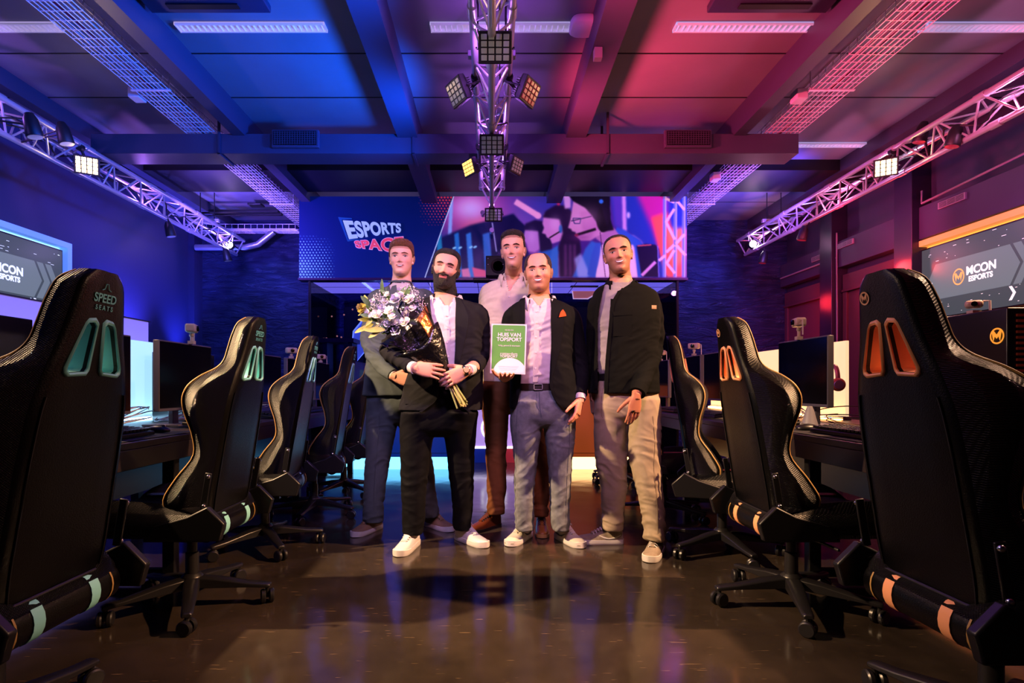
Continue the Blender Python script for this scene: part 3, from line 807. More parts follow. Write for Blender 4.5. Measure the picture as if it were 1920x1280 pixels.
# lettering on the banner
M_lt1 = mat('letter_blue', '#9cb0e4', .4, emit='#9cb4ee', es=.8)
M_lt2 = mat('letter_red', '#d83c60', .4, emit='#e04468', es=.8)
M_lt3 = mat('letter_outline', '#e0a0d0', .4, emit='#d898d8', es=.7)
M_lt0 = mat('letter_shadow', '#123c86', .4, emit='#123c86', es=.8)
def bpt(px, py, d=0): q = P(px, py, 7.6); q.y = 7.6-d; return q
def letters(word, m, name, x0, x1, tl, tr, bl, br, d, bold, slant=0, grow=0):
    cu = bpy.data.curves.new('t', 'FONT'); cu.body = word; cu.size = 1; cu.extrude = .004; cu.offset = bold; cu.space_character = 1.06
    tt = bpy.data.objects.new('t', cu); C.objects.link(tt); me = eval_mesh(tt); bpy.data.objects.remove(tt)
    a = getco(me); mn = a.min(0); mx = a.max(0)
    for v in me.vertices:
        u = (v.co.x-mn[0])/(mx[0]-mn[0]); k = (v.co.y-mn[1])/(mx[1]-mn[1])
        u2 = u**(1.0 if not grow else grow)
        yt = tl+(tr-tl)*u2; yb = bl+(br-bl)*u2
        px = x0+(x1-x0)*u2+slant*(1-k)*(1-u2); py = yb+(yt-yb)*k
        q = bpt(px, py, d+v.co.z); v.co = q-ORG[bn.name]
    me.materials.clear(); me.materials.append(m); return finish(me, name, bn, recalc=False)
s = MB(); s.prism([(634, 407), (660, 409), (660, 411), (641, 412), (653, 449), (680, 448), (652, 453)], lambda u, v, d: bpt(u, v, d), .004, .006); s.build('logo_backing', M_lt0, bn)
letters('ESPORTS', M_lt1, 'lettering', 643, 752, 413, 419, 449, 436, .01, .04, 12, .82)
letters('SPACE', M_lt3, 'lettering_outline', 663, 757, 451.5, 442.5, 465, 476, .006, .06, 5, 1.15)
letters('SPACE', M_lt2, 'lettering', 664, 756, 452.5, 444, 464, 475, .012, .03, 5, 1.15)

# ================================================================ glass booth
M_gl = glassmat('booth_glass', '#b8bcea', .0)
M_bc = mat('booth_ceiling_glow', '#cfc4ea', .5, emit='#b49cf0', es=1.3)  # booth lighting painted in as a glow of the panels
bt = thing('glass_booth', 'glass walled booth under the banner with pale panelled ceiling', 'booth', (0, 7.62, 0))
for a, b in ((-2.5, -.85), (-.84, .82), (.83, 2.54)):
    MB().bx(a, b, 7.62, 7.632, .02, 2.44).build('glass_pane', M_gl, bt)
for x in (-2.5, 2.54): MB().bx(x-.006, x+.006, 7.64, 9.1, .02, 2.44).build('glass_pane', M_gl, bt)
for x in (-2.5, 2.55): MB().bx(x-.012, x+.012, 7.6, 7.64, 0, 2.44).build('post', M_black, bt)
s = MB(); s.bx(-2.6, 2.62, 7.76, 8.75, 2.46, 2.5); s.build('ceiling_panels', M_bc, bt)
s = MB()
for x in (-1.6, -.9, -.2, .5, 1.2, 1.9): s.bx(x-.004, x+.004, 7.76, 8.75, 2.456, 2.46)
s.bx(-2.6, 2.6, 8.2, 8.208, 2.456, 2.46); s.build('panel_seams', mat('seam', '#5a4a80', .5), bt)
s = MB(); s.box((-1.81, 8.2, 2.45), (.035, .8, .012)); s.build('light_strip', mat('booth_strip', '#dce8ff', .4, emit='#cfe0ff', es=3), bt)
s = MB(); s.box((1.35, 8.1, 2.45), (.4, .1, .012)); s.build('light_strip', M_case, bt)
s = MB(); s.bx(-2.36, -2.05, 8.85, 9.1, 0, 2.25); s.build('side_column', mat('booth_column', '#0c1238', .4), bt)
# slanted plates with a glow of their own, placed in the booth
t = thing('glow_shape', 'glowing blue slanted shape inside the glass booth behind the left men', 'light panel', (-1.7, 8.5, .6))
pl = [(655, 694), (663, 621), (712, 560), (750, 560), (735, 650), (700, 640)]
fp = lambda u, v, d: P(u, v, 8.55)+Vector((0, d, 0))
s = MB().prism(pl, fp, 0, .03); s.build('face', mat('lit_blue_panel', '#7a8fe0', .4, emit='#6f88ea', es=.8), t)
s = MB(); s.path([fp(u, v, -.005) for u, v in pl], .012, 6, closed=True); s.build('glow_edge', mat('lit_blue_edge', '#bcd4ff', .4, emit='#a8c8ff', es=1.6), t)
s = MB().bx(-2.0, -1.4, 8.5, 8.65, 0, 1.25); s.build('stand', M_black, t)
t = thing('glow_shape', 'glowing orange slanted shape inside the glass booth beside the tallest man on the right', 'light panel', (1.5, 8.5, .6))
pl = [(1100, 524), (1112, 524), (1128, 545), (1102, 560), (1075, 560), (1070, 524)]
s = MB().prism(pl, fp, 0, .03); s.build('face', mat('lit_orange_panel', '#e8805a', .4, emit='#f0885c', es=.9), t)
s = MB(); s.path([fp(u, v, -.005) for u, v in pl], .01, 6, closed=True); s.build('glow_edge', mat('lit_orange_edge', '#ffd8c0', .4, emit='#ffd0b0', es=1.8), t)
s = MB().bx(1.3, 1.6, 8.5, 8.65, 0, 2.2); s.build('stand', M_black, t)
# desk inside the booth, left
t = thing('booth_desk', 'small desk seen through the booth glass at left', 'desk', (-2.2, 8.3, 0))
s = MB(); s.bx(-2.45, -1.97, 7.9, 8.3, 1.62, 1.68); s.build('shelf_top', mat('booth_shelf', '#6a3e58', .4), t)
s = MB(); s.bx(-2.42, -2.36, 7.95, 8.25, 0, 1.62); s.bx(-2.06, -2.0, 7.95, 8.25, 0, 1.62); s.build('side_panel', mat('booth_shelf_side', '#20245a', .4), t)
# little warm glints: lamps on the shelf
for i, (px, py) in enumerate(((645, 590), (661, 580), (622, 593), (612, 634), (632, 630), (640, 632), (621, 660))):
    q = P(px, py, 8.3)
    s = MB().sph(q, .013, 8, 6)
    tag(s.build('string_light', mat('glint%d' % i, '#ffb080', .4, emit='#ff9a60', es=1.2), smooth=180), 'small warm light bulb seen through the left booth glass', 'light bulb', 'small warm bulbs behind the left booth glass')

# ================================================================ speaker hung in front of the banner
t = thing('wall_speaker', 'black speaker box mounted low on the banner behind the tall man in cream', 'speaker', (.02, 7.4, 2.45))
s = MB().bx(-.08, .25, 7.42, 7.58, 2.47, 2.74); s.build('cabinet', M_case, t, bevel=.01)
s = MB(); s.lathe([(.1, 0), (.1, .01), (.07, .0)], (.085, 7.42, 2.6), rotx(PI/2), 24); s.build('cone', M_black, t, smooth=40)
for x in (-.05, .06, .17, .22):
    pass
s = MB()
for x in (-.05, .15):
    for z in (2.7, 2.62): s.sph((x, 7.415, z), .008, 8, 6)
s.build('screws', M_alu, t, smooth=180)
t = tag(MB().bx(-.25, -.03, 7.4, 7.57, 2.4, 2.44).build('projector', M_case, bevel=.01), 'flat dark box below the banner beside the black speaker', 'projector')

# ================================================================ reception counters
def counter(x0, x1, col, es, glow, ges, lab):
    t = thing('reception_counter', lab, 'counter', ((x0+x1)/2, 6.6, 0))
    MB().bx(x0, x1, 6.6, 7.1, .15, 1.0).build('front_panel', mat('counter_panel_'+col[1:], col, .45, emit=col, es=es), t, bevel=.004)  # LED light painted in as front colour and glow
    MB().bx(x0-.02, x1+.02, 6.58, 7.12, 1.0, 1.03).build('countertop', M_black, t, bevel=.004)
    MB().bx(x0+.02, x1-.02, 6.63, 7.08, 0, .149).build('light_plinth', mat('counter_glow_'+glow[1:], glow, .5, emit=glow, es=ges), t)
    MB().bx(x0, x1, 6.597, 6.6, .195, .2).build('panel_seam', M_black, t)
counter(-2.0, -.47, '#0c2c86', .7, '#6ac8ff', 3.0, 'blue reception counter with pale blue glow along the floor')
counter(.53, 2.0, '#a84a1e', .55, '#ffc480', 4.0, 'orange reception counter with warm glow along the floor')
t = thing('reception_desk', 'lilac middle counter front with painted-in glow with a white round emblem', 'counter', (0, 7.3, 0))
M_lil = mat('lilac_glow', '#b090d8', .5, emit='#b494e0', es=.75)  # light from beneath painted in as an even glow
s = MB().bx(-.46, .52, 7.2, 7.58, .19, .7); s.build('front_panel', M_lil, t, bevel=.004)
s = MB().bx(-.46, .52, 7.19, 7.2, .185, .215); s.build('light_strip', mat('lilac_strip', '#f4e8ff', .5, emit='#f0e4ff', es=2.5), t)
s = MB().bx(-.46, .03, 7.22, 7.58, 0, .185); s.build('plinth', mat('plinth_blue', '#0c1c70', .4, emit='#0c2080', es=.5), t)
s = MB().bx(.03, .52, 7.22, 7.58, 0, .185); s.build('plinth', mat('plinth_red', '#8c2030', .4, emit='#902030', es=.5), t)
s = MB(); rg = [(math.cos(a), math.sin(a)) for a in np.linspace(0, 2*PI, 33)[:-1]]
s.loft([[Vector((.03+.17*a, 7.192, .45+.17*b)) for a, b in rg], [Vector((.03+.145*a, 7.192, .45+.145*b)) for a, b in rg]], cap=False)
s.prism([(-.1, .1), (-.07, .12), (0, 0.03), (.07, .12), (.1, .1), (.07, -.1), (.045, 0), (0, -.06), (-.045, 0), (-.07, -.1)], lambda u, v, d: Vector((.03+u, 7.192+d, .45+v)), 0, .004)
s.build('emblem', mat('emblem_white', '#ffffff', .5, emit='#ffffff', es=1.6), t)
MB().bx(-.48, .54, 7.16, 7.6, .7, .74).build('countertop', M_black, t, bevel=.004)
# ================================================================ desks, dividers, computers
M_desk = mat('desk_top_dark', '#33292a', .38, vary=.3, vscale=6)
M_fasc = mat('desk_fascia', '#2a2226', .35)
M_dmetal = mat('desk_leg_metal', '#101014', .4)
M_mon = mat('monitor_screen_off', '#07060a', .16, spec=.5)
M_monb = mat('monitor_body', '#55505e', .4)
M_mpad = mat('mouse_pad', '#1c1a20', .8)
M_key = mat('keyboard_black', '#131216', .35)
M_cabw = mat('pale_cable', '#c8c0c8', .45)
def desk(sd):
    nm = 'left' if sd < 0 else 'right'
    t = thing('gaming_desk', 'long dark gaming desk along the %s row of chairs' % nm, 'desk', (sd*1.9, 3.7, 0))
    x0, x1 = 1.52, 2.62
    a, b = sorted((sd*x0, sd*x1))
    MB().bx(a, b, .9, 6.45, .72, .75).build('desk_top', M_desk, t, bevel=.003)
    e = sd*(x0+.012)
    MB().bx(e-.01, e+.01, .9, 6.45, .635, .719).build('fascia', M_fasc, t, bevel=.002)
    for y in (1.0, 2.8, 4.6, 6.35):
        s = MB(); s.bx(sd*1.62-.03, sd*1.62+.03, y-.025, y+.025, 0, .719); s.bx(sd*2.52-.03, sd*2.52+.03, y-.025, y+.025, 0, .719)
        s.bx(min(sd*1.62, sd*2.52), max(sd*1.62, sd*2.52), y-.02, y+.02, .03, .07)
        s.build('leg_frame', M_dmetal, t, bevel=.004)
    s = MB(); s.bx(sd*2.3-.01, sd*2.3+.01, 1.0, 6.35, .3, .7); s.build('modesty_panel', M_dmetal, t)
    return t
desk(-1); desk(1)
# glowing dividers standing on the desks
def divider(sd, y0, y1, col, es, strip, ses, lab):
    t = thing('glowing_divider', lab, 'divider', (sd*2.5, (y0+y1)/2, .75))
    MB().bx(sd*2.5-.012, sd*2.5+.012, y0, y1, .775, 1.31).build('acrylic_panel', mat('acrylic_'+col[1:], col, .4, emit=col, es=es), t, bevel=.002)
    MB().bx(sd*2.5-.03, sd*2.5+.03, y0, y1, .751, .778).build('base_rail', M_alu, t, bevel=.002)
    MB().bx(sd*2.46-.012, sd*2.46+.012, y0+.02, y1-.02, .752, .766).build('light_strip', mat('strip_'+strip[1:], strip, .4, emit=strip, es=ses), t)
    return t
divider(-1, 2.9, 4.7, '#a8dcf0', 1.05, '#9fd8ff', 18, 'glowing pale cyan divider panel behind the left desk monitors')
divider(1, 3.9, 6.3, '#ffd9a4', 1.0, '#ffa050', 40, 'glowing cream divider panel behind the right desk monitors')
t = thing('glowing_divider', 'taller lilac divider panel behind the glowing cyan one on the left', 'divider', (-2.75, 3.6, 0))
MB().bx(-2.765, -2.735, 2.4, 4.42, .4, 1.5).build('panel', mat('lilac_panel', '#9a86d8', .5, emit='#8a78d0', es=.55), t, bevel=.003)
MB().bx(-2.775, -2.725, 2.39, 4.43, 1.5, 1.508).build('edge_trim', M_black, t)
for y in (2.5, 4.3): MB().bx(-2.78, -2.72, y-.03, y+.03, 0, .4).build('foot', M_black, t)

def monitor(sd, y0, y1, zb, zt, lab, yaw=0):
    yc = (y0+y1)/2; x = sd*1.86
    t = thing('monitor', lab, 'monitor', (x, yc, .75), 0, None)
    o = lambda a: x+sd*a
    def bx(mb, a, b, c, d, e, f): return mb.bx(min(o(a), o(b)), max(o(a), o(b)), c, d, e, f)
    bx(MB(), 0, .035, y0, y1, zb, zt).build('body', M_monb, t, bevel=.004)
    bx(MB(), -.002, .0005, y0+.008, y1-.008, zb+.018, zt-.008).build('screen', M_mon, t)
    s = MB(); bx(s, .035, .07, yc-.06, yc+.06, 1.0, 1.14)
    s.build('mount', M_monb, t, bevel=.004)
    s = MB(); bx(s, .07, .1, yc-.03, yc+.03, .76, 1.13); s.build('stand', M_monb, t, bevel=.004)
    s = MB(); bx(s, -.02, .2, yc-.13, yc+.13, .751, .764); s.build('stand_foot', M_monb, t, bevel=.004)
    return t
MONS = {-1: [(1.42, 1.98, 'mostly hidden behind the nearest chair'), (2.3, 2.86, 'just right of the nearest chair'), (3.1, 3.68, 'with a camera on top, second chair in front'), (4.3, 4.9, 'third in view'), (5.05, 5.6, 'fourth in view, camera on top'), (5.85, 6.35, 'farthest in view')],
        1: [(3.07, 3.6, 'beside the cream glow with a camera on top'), (4.1, 4.86, 'half hidden behind the second chair'), (4.95, 5.55, 'with a small camera above, farther back'), (5.85, 6.4, 'farthest in view')]}
for sd in (-1, 1):
    for y0, y1, l in MONS[sd]:
        monitor(sd, y0, y1, .845 if sd < 0 else .87, 1.25 if sd < 0 else 1.272, '%s desk switched off monitor, %s' % ('left' if sd < 0 else 'right', l))

def webcam(pos, yaw, lab, m, zt, k=.85):
    t = thing('camera', lab, 'camera', pos)
    R = rotz(yaw); p = Vector(pos)
    s = MB(); s.box(p, (.115*k, .07*k, .062*k), R); b = s.build('body', m, t, bevel=.012, seg=3)
    s = MB(); s.lathe([(.02*k, 0), (.02*k, .012*k), (.012*k, .014*k)], p+R @ Vector((0, -.036*k, 0)), R @ rotx(PI/2), 16); s.build('lens', M_mon, t, smooth=40)
    s = MB(); s.tube((p.x, p.y, zt), (p.x, p.y, p.z-.03), .009, seg=8); s.sph((p.x, p.y, p.z-.042), .014, 10, 8); s.box((p.x, p.y, zt+.008), (.035, .03, .02)); s.build('mount', m, t, smooth=50)
    s = MB(); q = p+R @ Vector((.055*k, 0, .01)); s.path([q, q+R @ Vector((.02, 0, .0)), q+R @ Vector((.022, 0, -.09))], .004, 6); s.build('cable', M_cabw, t, smooth=60)
    return t
M_cam = mat('camera_shell', '#b8aaa0', .35)
webcam((-1.85, 3.42, 1.345), PI/2+.3, 'small pale camera on the left desk monitor in front of the blue wall', M_cam, 1.25)
webcam((-1.85, 5.12, 1.32), PI/2-.9, 'small camera on a far left desk monitor next to the third chair', M_cam, 1.25)
webcam((-1.85, 6.0, 1.22+.09), PI/2-.9, 'tiny camera on the farthest left desk monitor', M_cam, 1.25)
webcam((1.86, 3.36, 1.375), -PI/2-.2, 'pale camera on the right desk monitor beside the cream glow', M_cam, 1.272)
webcam((1.86, 5.1, 1.36), -PI/2+.8, 'small pale camera on the right desk monitor behind the third chair', M_cam, 1.272)
webcam((1.86, 6.1, 1.36), -PI/2+.8, 'tiny pale camera beside the right man on the farthest monitor', M_cam, 1.272)
webcam((1.93, 2.22, 1.315), -PI/2+.9, 'cream camera in front of the right wall screen', M_cam, 1.272, .5)
webcam((-1.86, 2.45, 1.32), PI/2-.5, 'small dark camera just left of the nearest left chair headrest', M_case, 1.25)

# computer towers
def tower(x0, x1, y0, y1, zt, lab, red=False, logo=False, z0=.751):
    t = thing('computer_tower', lab, 'computer', ((x0+x1)/2, (y0+y1)/2, z0))
    MB().bx(x0, x1, y0, y1, z0, zt).build('case', M_mon if not red else mat('tower_case', '#120c0e', .3), t, bevel=.005)
    if red:
        s = MB()
        for i in range(24):
            z = z0+.03+i*(zt-z0-.06)/23; s.bx(x0+.03, x1-.03, y0-.006, y0, z-.003, z+.006)
        s.build('front_grille', mat('tower_grille', '#5c2018', .4, emit='#a03018', es=.06), t)
    if logo:
        s = MB(); cy, cz, xx = y0+.04, 1.172, x0-.002
        rg = [(math.cos(a), math.sin(a)) for a in np.linspace(0, 2*PI, 29)[:-1]]
        s.loft([[Vector((xx, cy+.029*a, cz+.03*b)) for a, b in rg], [Vector((xx, cy+.023*a, cz+.024*b)) for a, b in rg]], cap=False)
        s.prism([(-.04, .035), (-.028, .042), (0, .008), (.028, .042), (.04, .035), (.028, -.035), (.016, 0), (0, -.02), (-.016, 0), (-.028, -.035)], lambda u, v, d: Vector((xx+d, cy+u*.48, cz+v*.5)), 0, -.002)
        s.build('emblem', mat('tower_emblem', '#e09030', .4, emit='#f09a30', es=.9), t)
    return t
tower(-2.42, -2.2, 3.95, 4.4, 1.235, 'black computer tower in front of the glowing cyan divider')
tower(1.86, 2.1, 2.0, 2.5, 1.272, 'black computer tower with orange round emblem and red grille near the right wall screen', True, True)
tower(-2.4, -2.15, 2.15, 2.6, 1.3, 'black computer tower behind the nearest left chair')

# keyboards, mice, pads
def keyboard(x, y, sd, lab, w_=.14, l_=.42):
    t = thing('keyboard', lab, 'keyboard', (x, y, .756))
    s = MB(); s.loft([[Vector((x-sd*w_/2*k, y-l_/2*k2, z)), Vector((x+sd*w_/2*k, y-l_/2*k2, z+.012)), Vector((x+sd*w_/2*k, y+l_/2*k2, z+.012)), Vector((x-sd*w_/2*k, y+l_/2*k2, z))] for z, k, k2 in ((.757, 1, 1), (.772, 1, 1), (.776, .97, .98))])
    s.build('body', M_key, t, bevel=.002)
    s = MB()
    for i in range(5):
        for j in range(15):
            s.box((x-sd*w_/2+sd*(.018+i*.026), y-l_/2+.018+j*(l_-.03)/14.5, .785+i*.0024), (.019, .021, .012))
    o = s.build('keycaps', M_key, t, bevel=.002)
    return t
def mouse(x, y, lab, m=M_key):
    t = thing('computer_mouse', lab, 'mouse', (x, y, .755))
    s = MB(); s.sph((x, y, .762), (.062, .034, .028), 16, 10); s.v = [(a, b, max(c, .7585)) for a, b, c in s.v]; s.build('shell', m, t, smooth=180)
    s = MB(); s.lathe([(.01, -.004), (.01, .004)], (x+.03*(1 if x < 0 else -1), y, .786), rotx(PI/2), 10); s.build('wheel', M_grey, t)
def pad(x, y, lab, a=.3, b=.36):
    s = MB().bx(x-a/2, x+a/2, y-b/2, y+b/2, .7515, .7545)
    tag(s.build('mouse_pad', M_mpad, bevel=.001), lab, 'mouse pad')
for sd, yy, l in ((-1, (2.52, 3.42, 4.35, 5.2), 'left'), (1, (2.68, 3.42, 4.3, 5.2), 'right')):
    for i, y in enumerate(yy):
        o = ('nearest in view', 'second in view', 'third in view', 'farthest')[i]
        if i < 2: pad(sd*1.71, y+(.05 if i else 0), 'dark mouse pad on the %s desk, %s' % (l, o), .34, .8 if i == 0 else .5)
        keyboard(sd*1.68, y-.08, sd, 'black keyboard on the %s desk, %s' % (l, o))
        mouse(sd*1.68, y+.27, 'black computer mouse on the %s desk, %s' % (l, o))
# headphones hung on the right panel and monitors
def headphones(p, yaw, lab):
    t = thing('headphones', lab, 'headphones', p); p = Vector(p); R = rotz(yaw)
    s = MB(); pts = [p+R @ Vector((.075*math.cos(a), 0, .1*math.sin(a))) for a in np.linspace(0, PI, 15)]
    s.path(pts, .009, 8, flat=1.6); s.build('headband', mat('headset_pale', '#b89a84', .35, metal=.3), t, smooth=60)
    for e in (-1, 1):
        c = p+R @ Vector((.072*e, 0, -.03))
        M2 = R @ roty(PI/2*e)
        s = MB(); s.lathe([(.02, -.012), (.043, -.01), (.045, .01), (.036, .022), (.02, .024)], c, M2, 20); o = s.build('ear_cup', mat('headset_cup', '#e0a070', .35), t, smooth=40)
        s = MB(); s.lathe([(.03, .0245), (.028, .029), (.001, .03)], c, M2, 20); s.build('cup_plate', M_alu, o, smooth=40)
headphones((2.32, 3.76, 1.03), PI/2-.25, 'copper rimmed headphones hanging against the cream glow on the right desk')
headphones((-2.05, 3.0, 1.02), PI/2+.2, 'blue lit headphones behind the second left desk monitor')
headphones((2.1, 4.85, 1.0), PI/2, 'headphones hanging between the far right desk monitors')
# tangled cables on the desks
def tangle(c, rx, ry, rz, n, lab, m, seed):
    random.seed(seed); s = MB(); c = Vector(c)
    for k in range(n):
        ph = random.uniform(0, 6); pts = []; q = random.uniform(.5, 1.5); tilt = random.uniform(.1, 1)
        for i in range(26):
            a = i/25*PI*2*q+ph
            pts.append(c+Vector((rx*math.cos(a)*random.uniform(.93, 1.03), ry*math.sin(a*.9+.4)+(i/25-.5)*ry*.5, max(rz*tilt*(.5+.5*math.sin(a*1.1)), -c.z+.757+.004))))
        s.path(pts, .0035, 6)
    tag(s.build('cable_tangle', m, smooth=60), lab, 'cables')
tangle((-2.1, 3.05, .765), .14, .3, .13, 5, 'pale tangled cables looping on the left desk by the cyan glow', M_cabw, 1)
tangle((-2.1, 3.75, .765), .1, .2, .1, 4, 'pale cables under the left desk monitor with the camera', M_cabw, 2)
tangle((-2.1, 4.9, .765), .1, .3, .12, 4, 'pale cables farther back on the left desk', M_cabw, 3)
tangle((2.2, 3.35, .765), .15, .28, .1, 5, 'tangled cables on the right desk in front of the cream glow', mat('warm_cable', '#7a5a48', .5), 4)
tangle((2.1, 4.3, .765), .14, .4, .13, 6, 'pale tangled cables between the second and third right chairs', M_cabw, 5)
s = MB(); s.lathe([(.05, 0), (.045, .01), (.02, .11), (.012, .13), (.001, .13)], (1.72, 3.0, .7505), None, 16)
tag(s.build('desk_stand', M_grey, smooth=40), 'small grey cone stand on the right desk left of the keyboard', 'stand')
# ================================================================ gaming chairs
M_leather = mat('black_leather', '#040406', .3, spec=.28, bump=('noise', 260, .12))
M_carbon = mat('carbon_leather', '#0b0b10', .36, spec=.4, bump=('carbon', 85, .6))
M_cplast = mat('chair_plastic', '#111116', .38)
M_cmet = mat('chair_base_black', '#18171b', .36, spec=.6)
M_stitch = mat('gold_stitch', '#b08a50', .5)
M_chrome = mat('chrome', '#d8d8dc', .15, metal=1)
def make_chair(kind):
    acc = mat('chair_accent_'+kind, {'cyan': '#98e8ec', 'orange': '#ffb080'}[kind], .4)
    t = thing('gaming_chair', 'x', 'chair')
    K = dict(world=False)
    yr = lambda z: -.17-(z-.42)*.165
    tab = [(.40, .165, .185, .08, .12), (.45, .182, .22, .15, .15), (.52, .19, .242, .19, .165), (.61, .19, .235, .155, .165), (.70, .188, .218, .105, .16),
           (.79, .186, .228, .12, .165), (.88, .180, .245, .16, .17), (.94, .172, .247, .178, .165), (.99, .158, .236, .170, .155), (1.03, .146, .205, .140, .14), (1.065, .134, .158, .10, .115), (1.10, .122, .134, .084, .098),
           (1.15, .108, .120, .082, .088), (1.21, .094, .106, .08, .075), (1.265, .078, .088, .07, .06), (1.295, .046, .052, .045, .03)]
    tb = catmull(tab, 60)
    rings = []; tips = []
    for z, wb, ww, dt, wi in tb:
        y0 = yr(z); dt = max(dt, .05)
        dc = min(.075, dt*.75)
        half = [(0, 0), (wb*.45, -.002), (wb*.8, 0), (wb*.95, .004), (wb, .014), (wb*.4+ww*.6, dt*.3), (ww, dt*.6), (ww, dt*.82), (ww-.012, dt*.97), (ww-.03, dt), (ww-.048, dt*.93),
                (wi*.75+ww*.2, dc+(dt-dc)*.35), (wi*.85, dc+.006), (wi*.6, dc), (wi*.3, dc-.002)]
        c = [(x, y) for x, y in half]+[(0, dc)]+[(-x, y) for x, y in half[:0:-1]]
        rings.append([Vector((x, y0+y, z)) for x, y in c]); tips.append((Vector((ww-.005, y0+dt*.93, z))))
    s = MB().loft(rings)
    # material: wings in carbon weave, rest leather
    nr = len(rings[0]); s.mi = []
    for i in range(len(rings)-1):
        for j in range(nr):
            s.mi.append(1 if (4 <= j <= 9 or nr-10 <= j <= nr-5) else 0)
    s.mi += [0, 0]
    b = s.build('backrest', [M_leather, M_carbon], t, smooth=55, **K)
    # two slots through the headrest
    holes = []
    for e in (-1, 1):
        hp = [(.026, 1.036), (.033, 1.026), (.086, 1.022), (.096, 1.030), (.095, 1.042), (.055, 1.142), (.047, 1.152), (.026, 1.155), (.016, 1.146)]
        holes.append([(e*u, z) for u, z in hp])
    for hp in holes:
        cut = MB().prism(hp, lambda u, v, d: Vector((u, d, v)), -.5, .1).build('cut', M_leather, None)
        m = b.modifiers.new('b', 'BOOLEAN'); m.operation = 'DIFFERENCE'; m.object = cut; m.solver = 'EXACT'
        me = eval_mesh(b); b.modifiers.clear(); b.data = me; bpy.data.objects.remove(cut)
    b.data.shade_smooth(); b.data.set_sharp_from_angle(angle=math.radians(55))
    for hp in holes:
        s = MB()
        cx = sum(u for u, v in hp)/len(hp); cz = sum(v for u, v in hp)/len(hp)
        def rg(off, k): return [Vector((cx+(u-cx)*k, yr(v)+off, cz+(v-cz)*k)) for u, v in hp]
        s.loft([rg(-.004, 1.02), rg(-.008, 1.1), rg(-.004, 1.2), rg(.004, 1.2)], cap=False)
        s.loft([rg(-.005, 1.02), rg(.04, .96), rg(.08, .96), rg(.086, 1.06)], cap=False)
        s.build('headrest_slot_trim', acc, t, smooth=60, **K)
    for e in (-1, 1):
        s = MB(); s.path([Vector((p.x*e, p.y, p.z)) for p in tips[2:-1]], .0035, 6); s.build('piping', M_stitch, t, smooth=60, **K)
    # seam lines of the back panel
    s = MB()
    for e in (-1, 1): s.path([Vector((e*(wb*.86), yr(z)-.001, z)) for z, wb, ww, dt, wi in tb[2:30]], .0028, 6)
    s.path([Vector((x, yr(.445)-.004, .445)) for x in np.linspace(-.18, .18, 9)], .006, 6)
    s.build('back_seam', M_cplast, t, smooth=60, **K)
    # rear roll with two coloured bands
    def roll(x0, x1, r, m, nm, par):
        s = MB(); rr = []
        for x in np.linspace(x0, x1, max(2, int((x1-x0)/.05)+1)):
            rr.append([Vector((x, -.168+.045*r*math.cos(a)*.9-.012*abs(x)/.22*0, .392+.052*r*math.sin(a))) for a in np.linspace(0, 2*PI, 19)[:-1]])
        s.loft(rr); return s.build(nm, m, par, smooth=50, **K)
    rl = roll(-.205, .205, 1, M_leather, 'lower_roll', t)
    for x in (-.1, .1): roll(x-.018, x+.018, 1.06, acc, 'colour_band', rl)
    for x in (-.17, .17): roll(x-.003, x+.003, 1.05, M_stitch, 'stitching', rl)
    # seat
    rings = []
    for y, hw, zt, bo in ((-.2, .2, .43, .0), (-.15, .235, .455, .03), (0, .255, .46, .045), (.15, .26, .465, .05), (.26, .25, .465, .045), (.32, .22, .455, .02), (.345, .19, .43, 0)):
        zb = .365
        h = [(0, zt), (hw*.45, zt), (hw*.62, zt+.004), (hw*.78, zt+bo), (hw*.9, zt+bo*1.05), (hw, zt+bo*.4-.01), (hw, zb+.02), (hw*.93, zb)]
        c = h+[(0, zb)]+[(-x, z) for x, z in h[:0:-1]]
        rings.append([Vector((x, y, z)) for x, z in c])
    rs = []; R_ = np.array([[tuple(p) for p in r] for r in rings])
    for j in range(R_.shape[1]): rs.append(catmull(R_[:, j], 20))
    rs = np.array(rs).transpose(1, 0, 2)
    s = MB().loft([[Vector(p) for p in r] for r in rs]); s.build('seat', M_carbon, t, smooth=55, **K)
    for e in (-1, 1):
        s = MB(); s.path([(e*.135, y, .472+.003*math.sin(y*9)) for y in np.linspace(-.1, .28, 9)], .007, 6, flat=2.2, up=Vector((1, 0, 0))); s.build('seat_stripe', acc, t, smooth=60, **K)
    # side covers, brackets, screws
    for e in (-1, 1):
        s = MB().prism([(-.25, .36), (-.27, .43), (-.2, .5), (-.12, .46), (.02, .42), (.05, .36)], lambda u, v, d: Vector((e*d, u, v)), .232, .262)
        o = s.build('recliner_cover', M_cplast, t, bevel=.006, **K)
        s = MB().box((e*.24, -.185, .56), (.008, .026, .15), rotx(.16)); s.build('side_bracket', M_cplast, t, bevel=.003, **K)
        for z in (.5, .62): MB().sph((e*.248, -.18-(z-.5)*.16, z), .009, 10, 6).build('bolt', M_chrome, t, smooth=180, **K)
    s = MB(); s.bx(-.13, .13, -.12, .14, .32, .368); s.tube((.1, .02, .335), (.28, .04, .33), .007); s.build('tilt_mechanism', M_cmet, t, bevel=.006, **K)
    s = MB(); s.lathe([(.028, .12), (.028, .24), (.022, .245), (.022, .33)], (0, 0, 0), None, 16); s.build('gas_column', M_cmet, t, smooth=40, **K)
    s = MB(); s.lathe([(.045, .085), (.05, .095), (.045, .135), (.03, .15)], (0, 0, 0), None, 20)
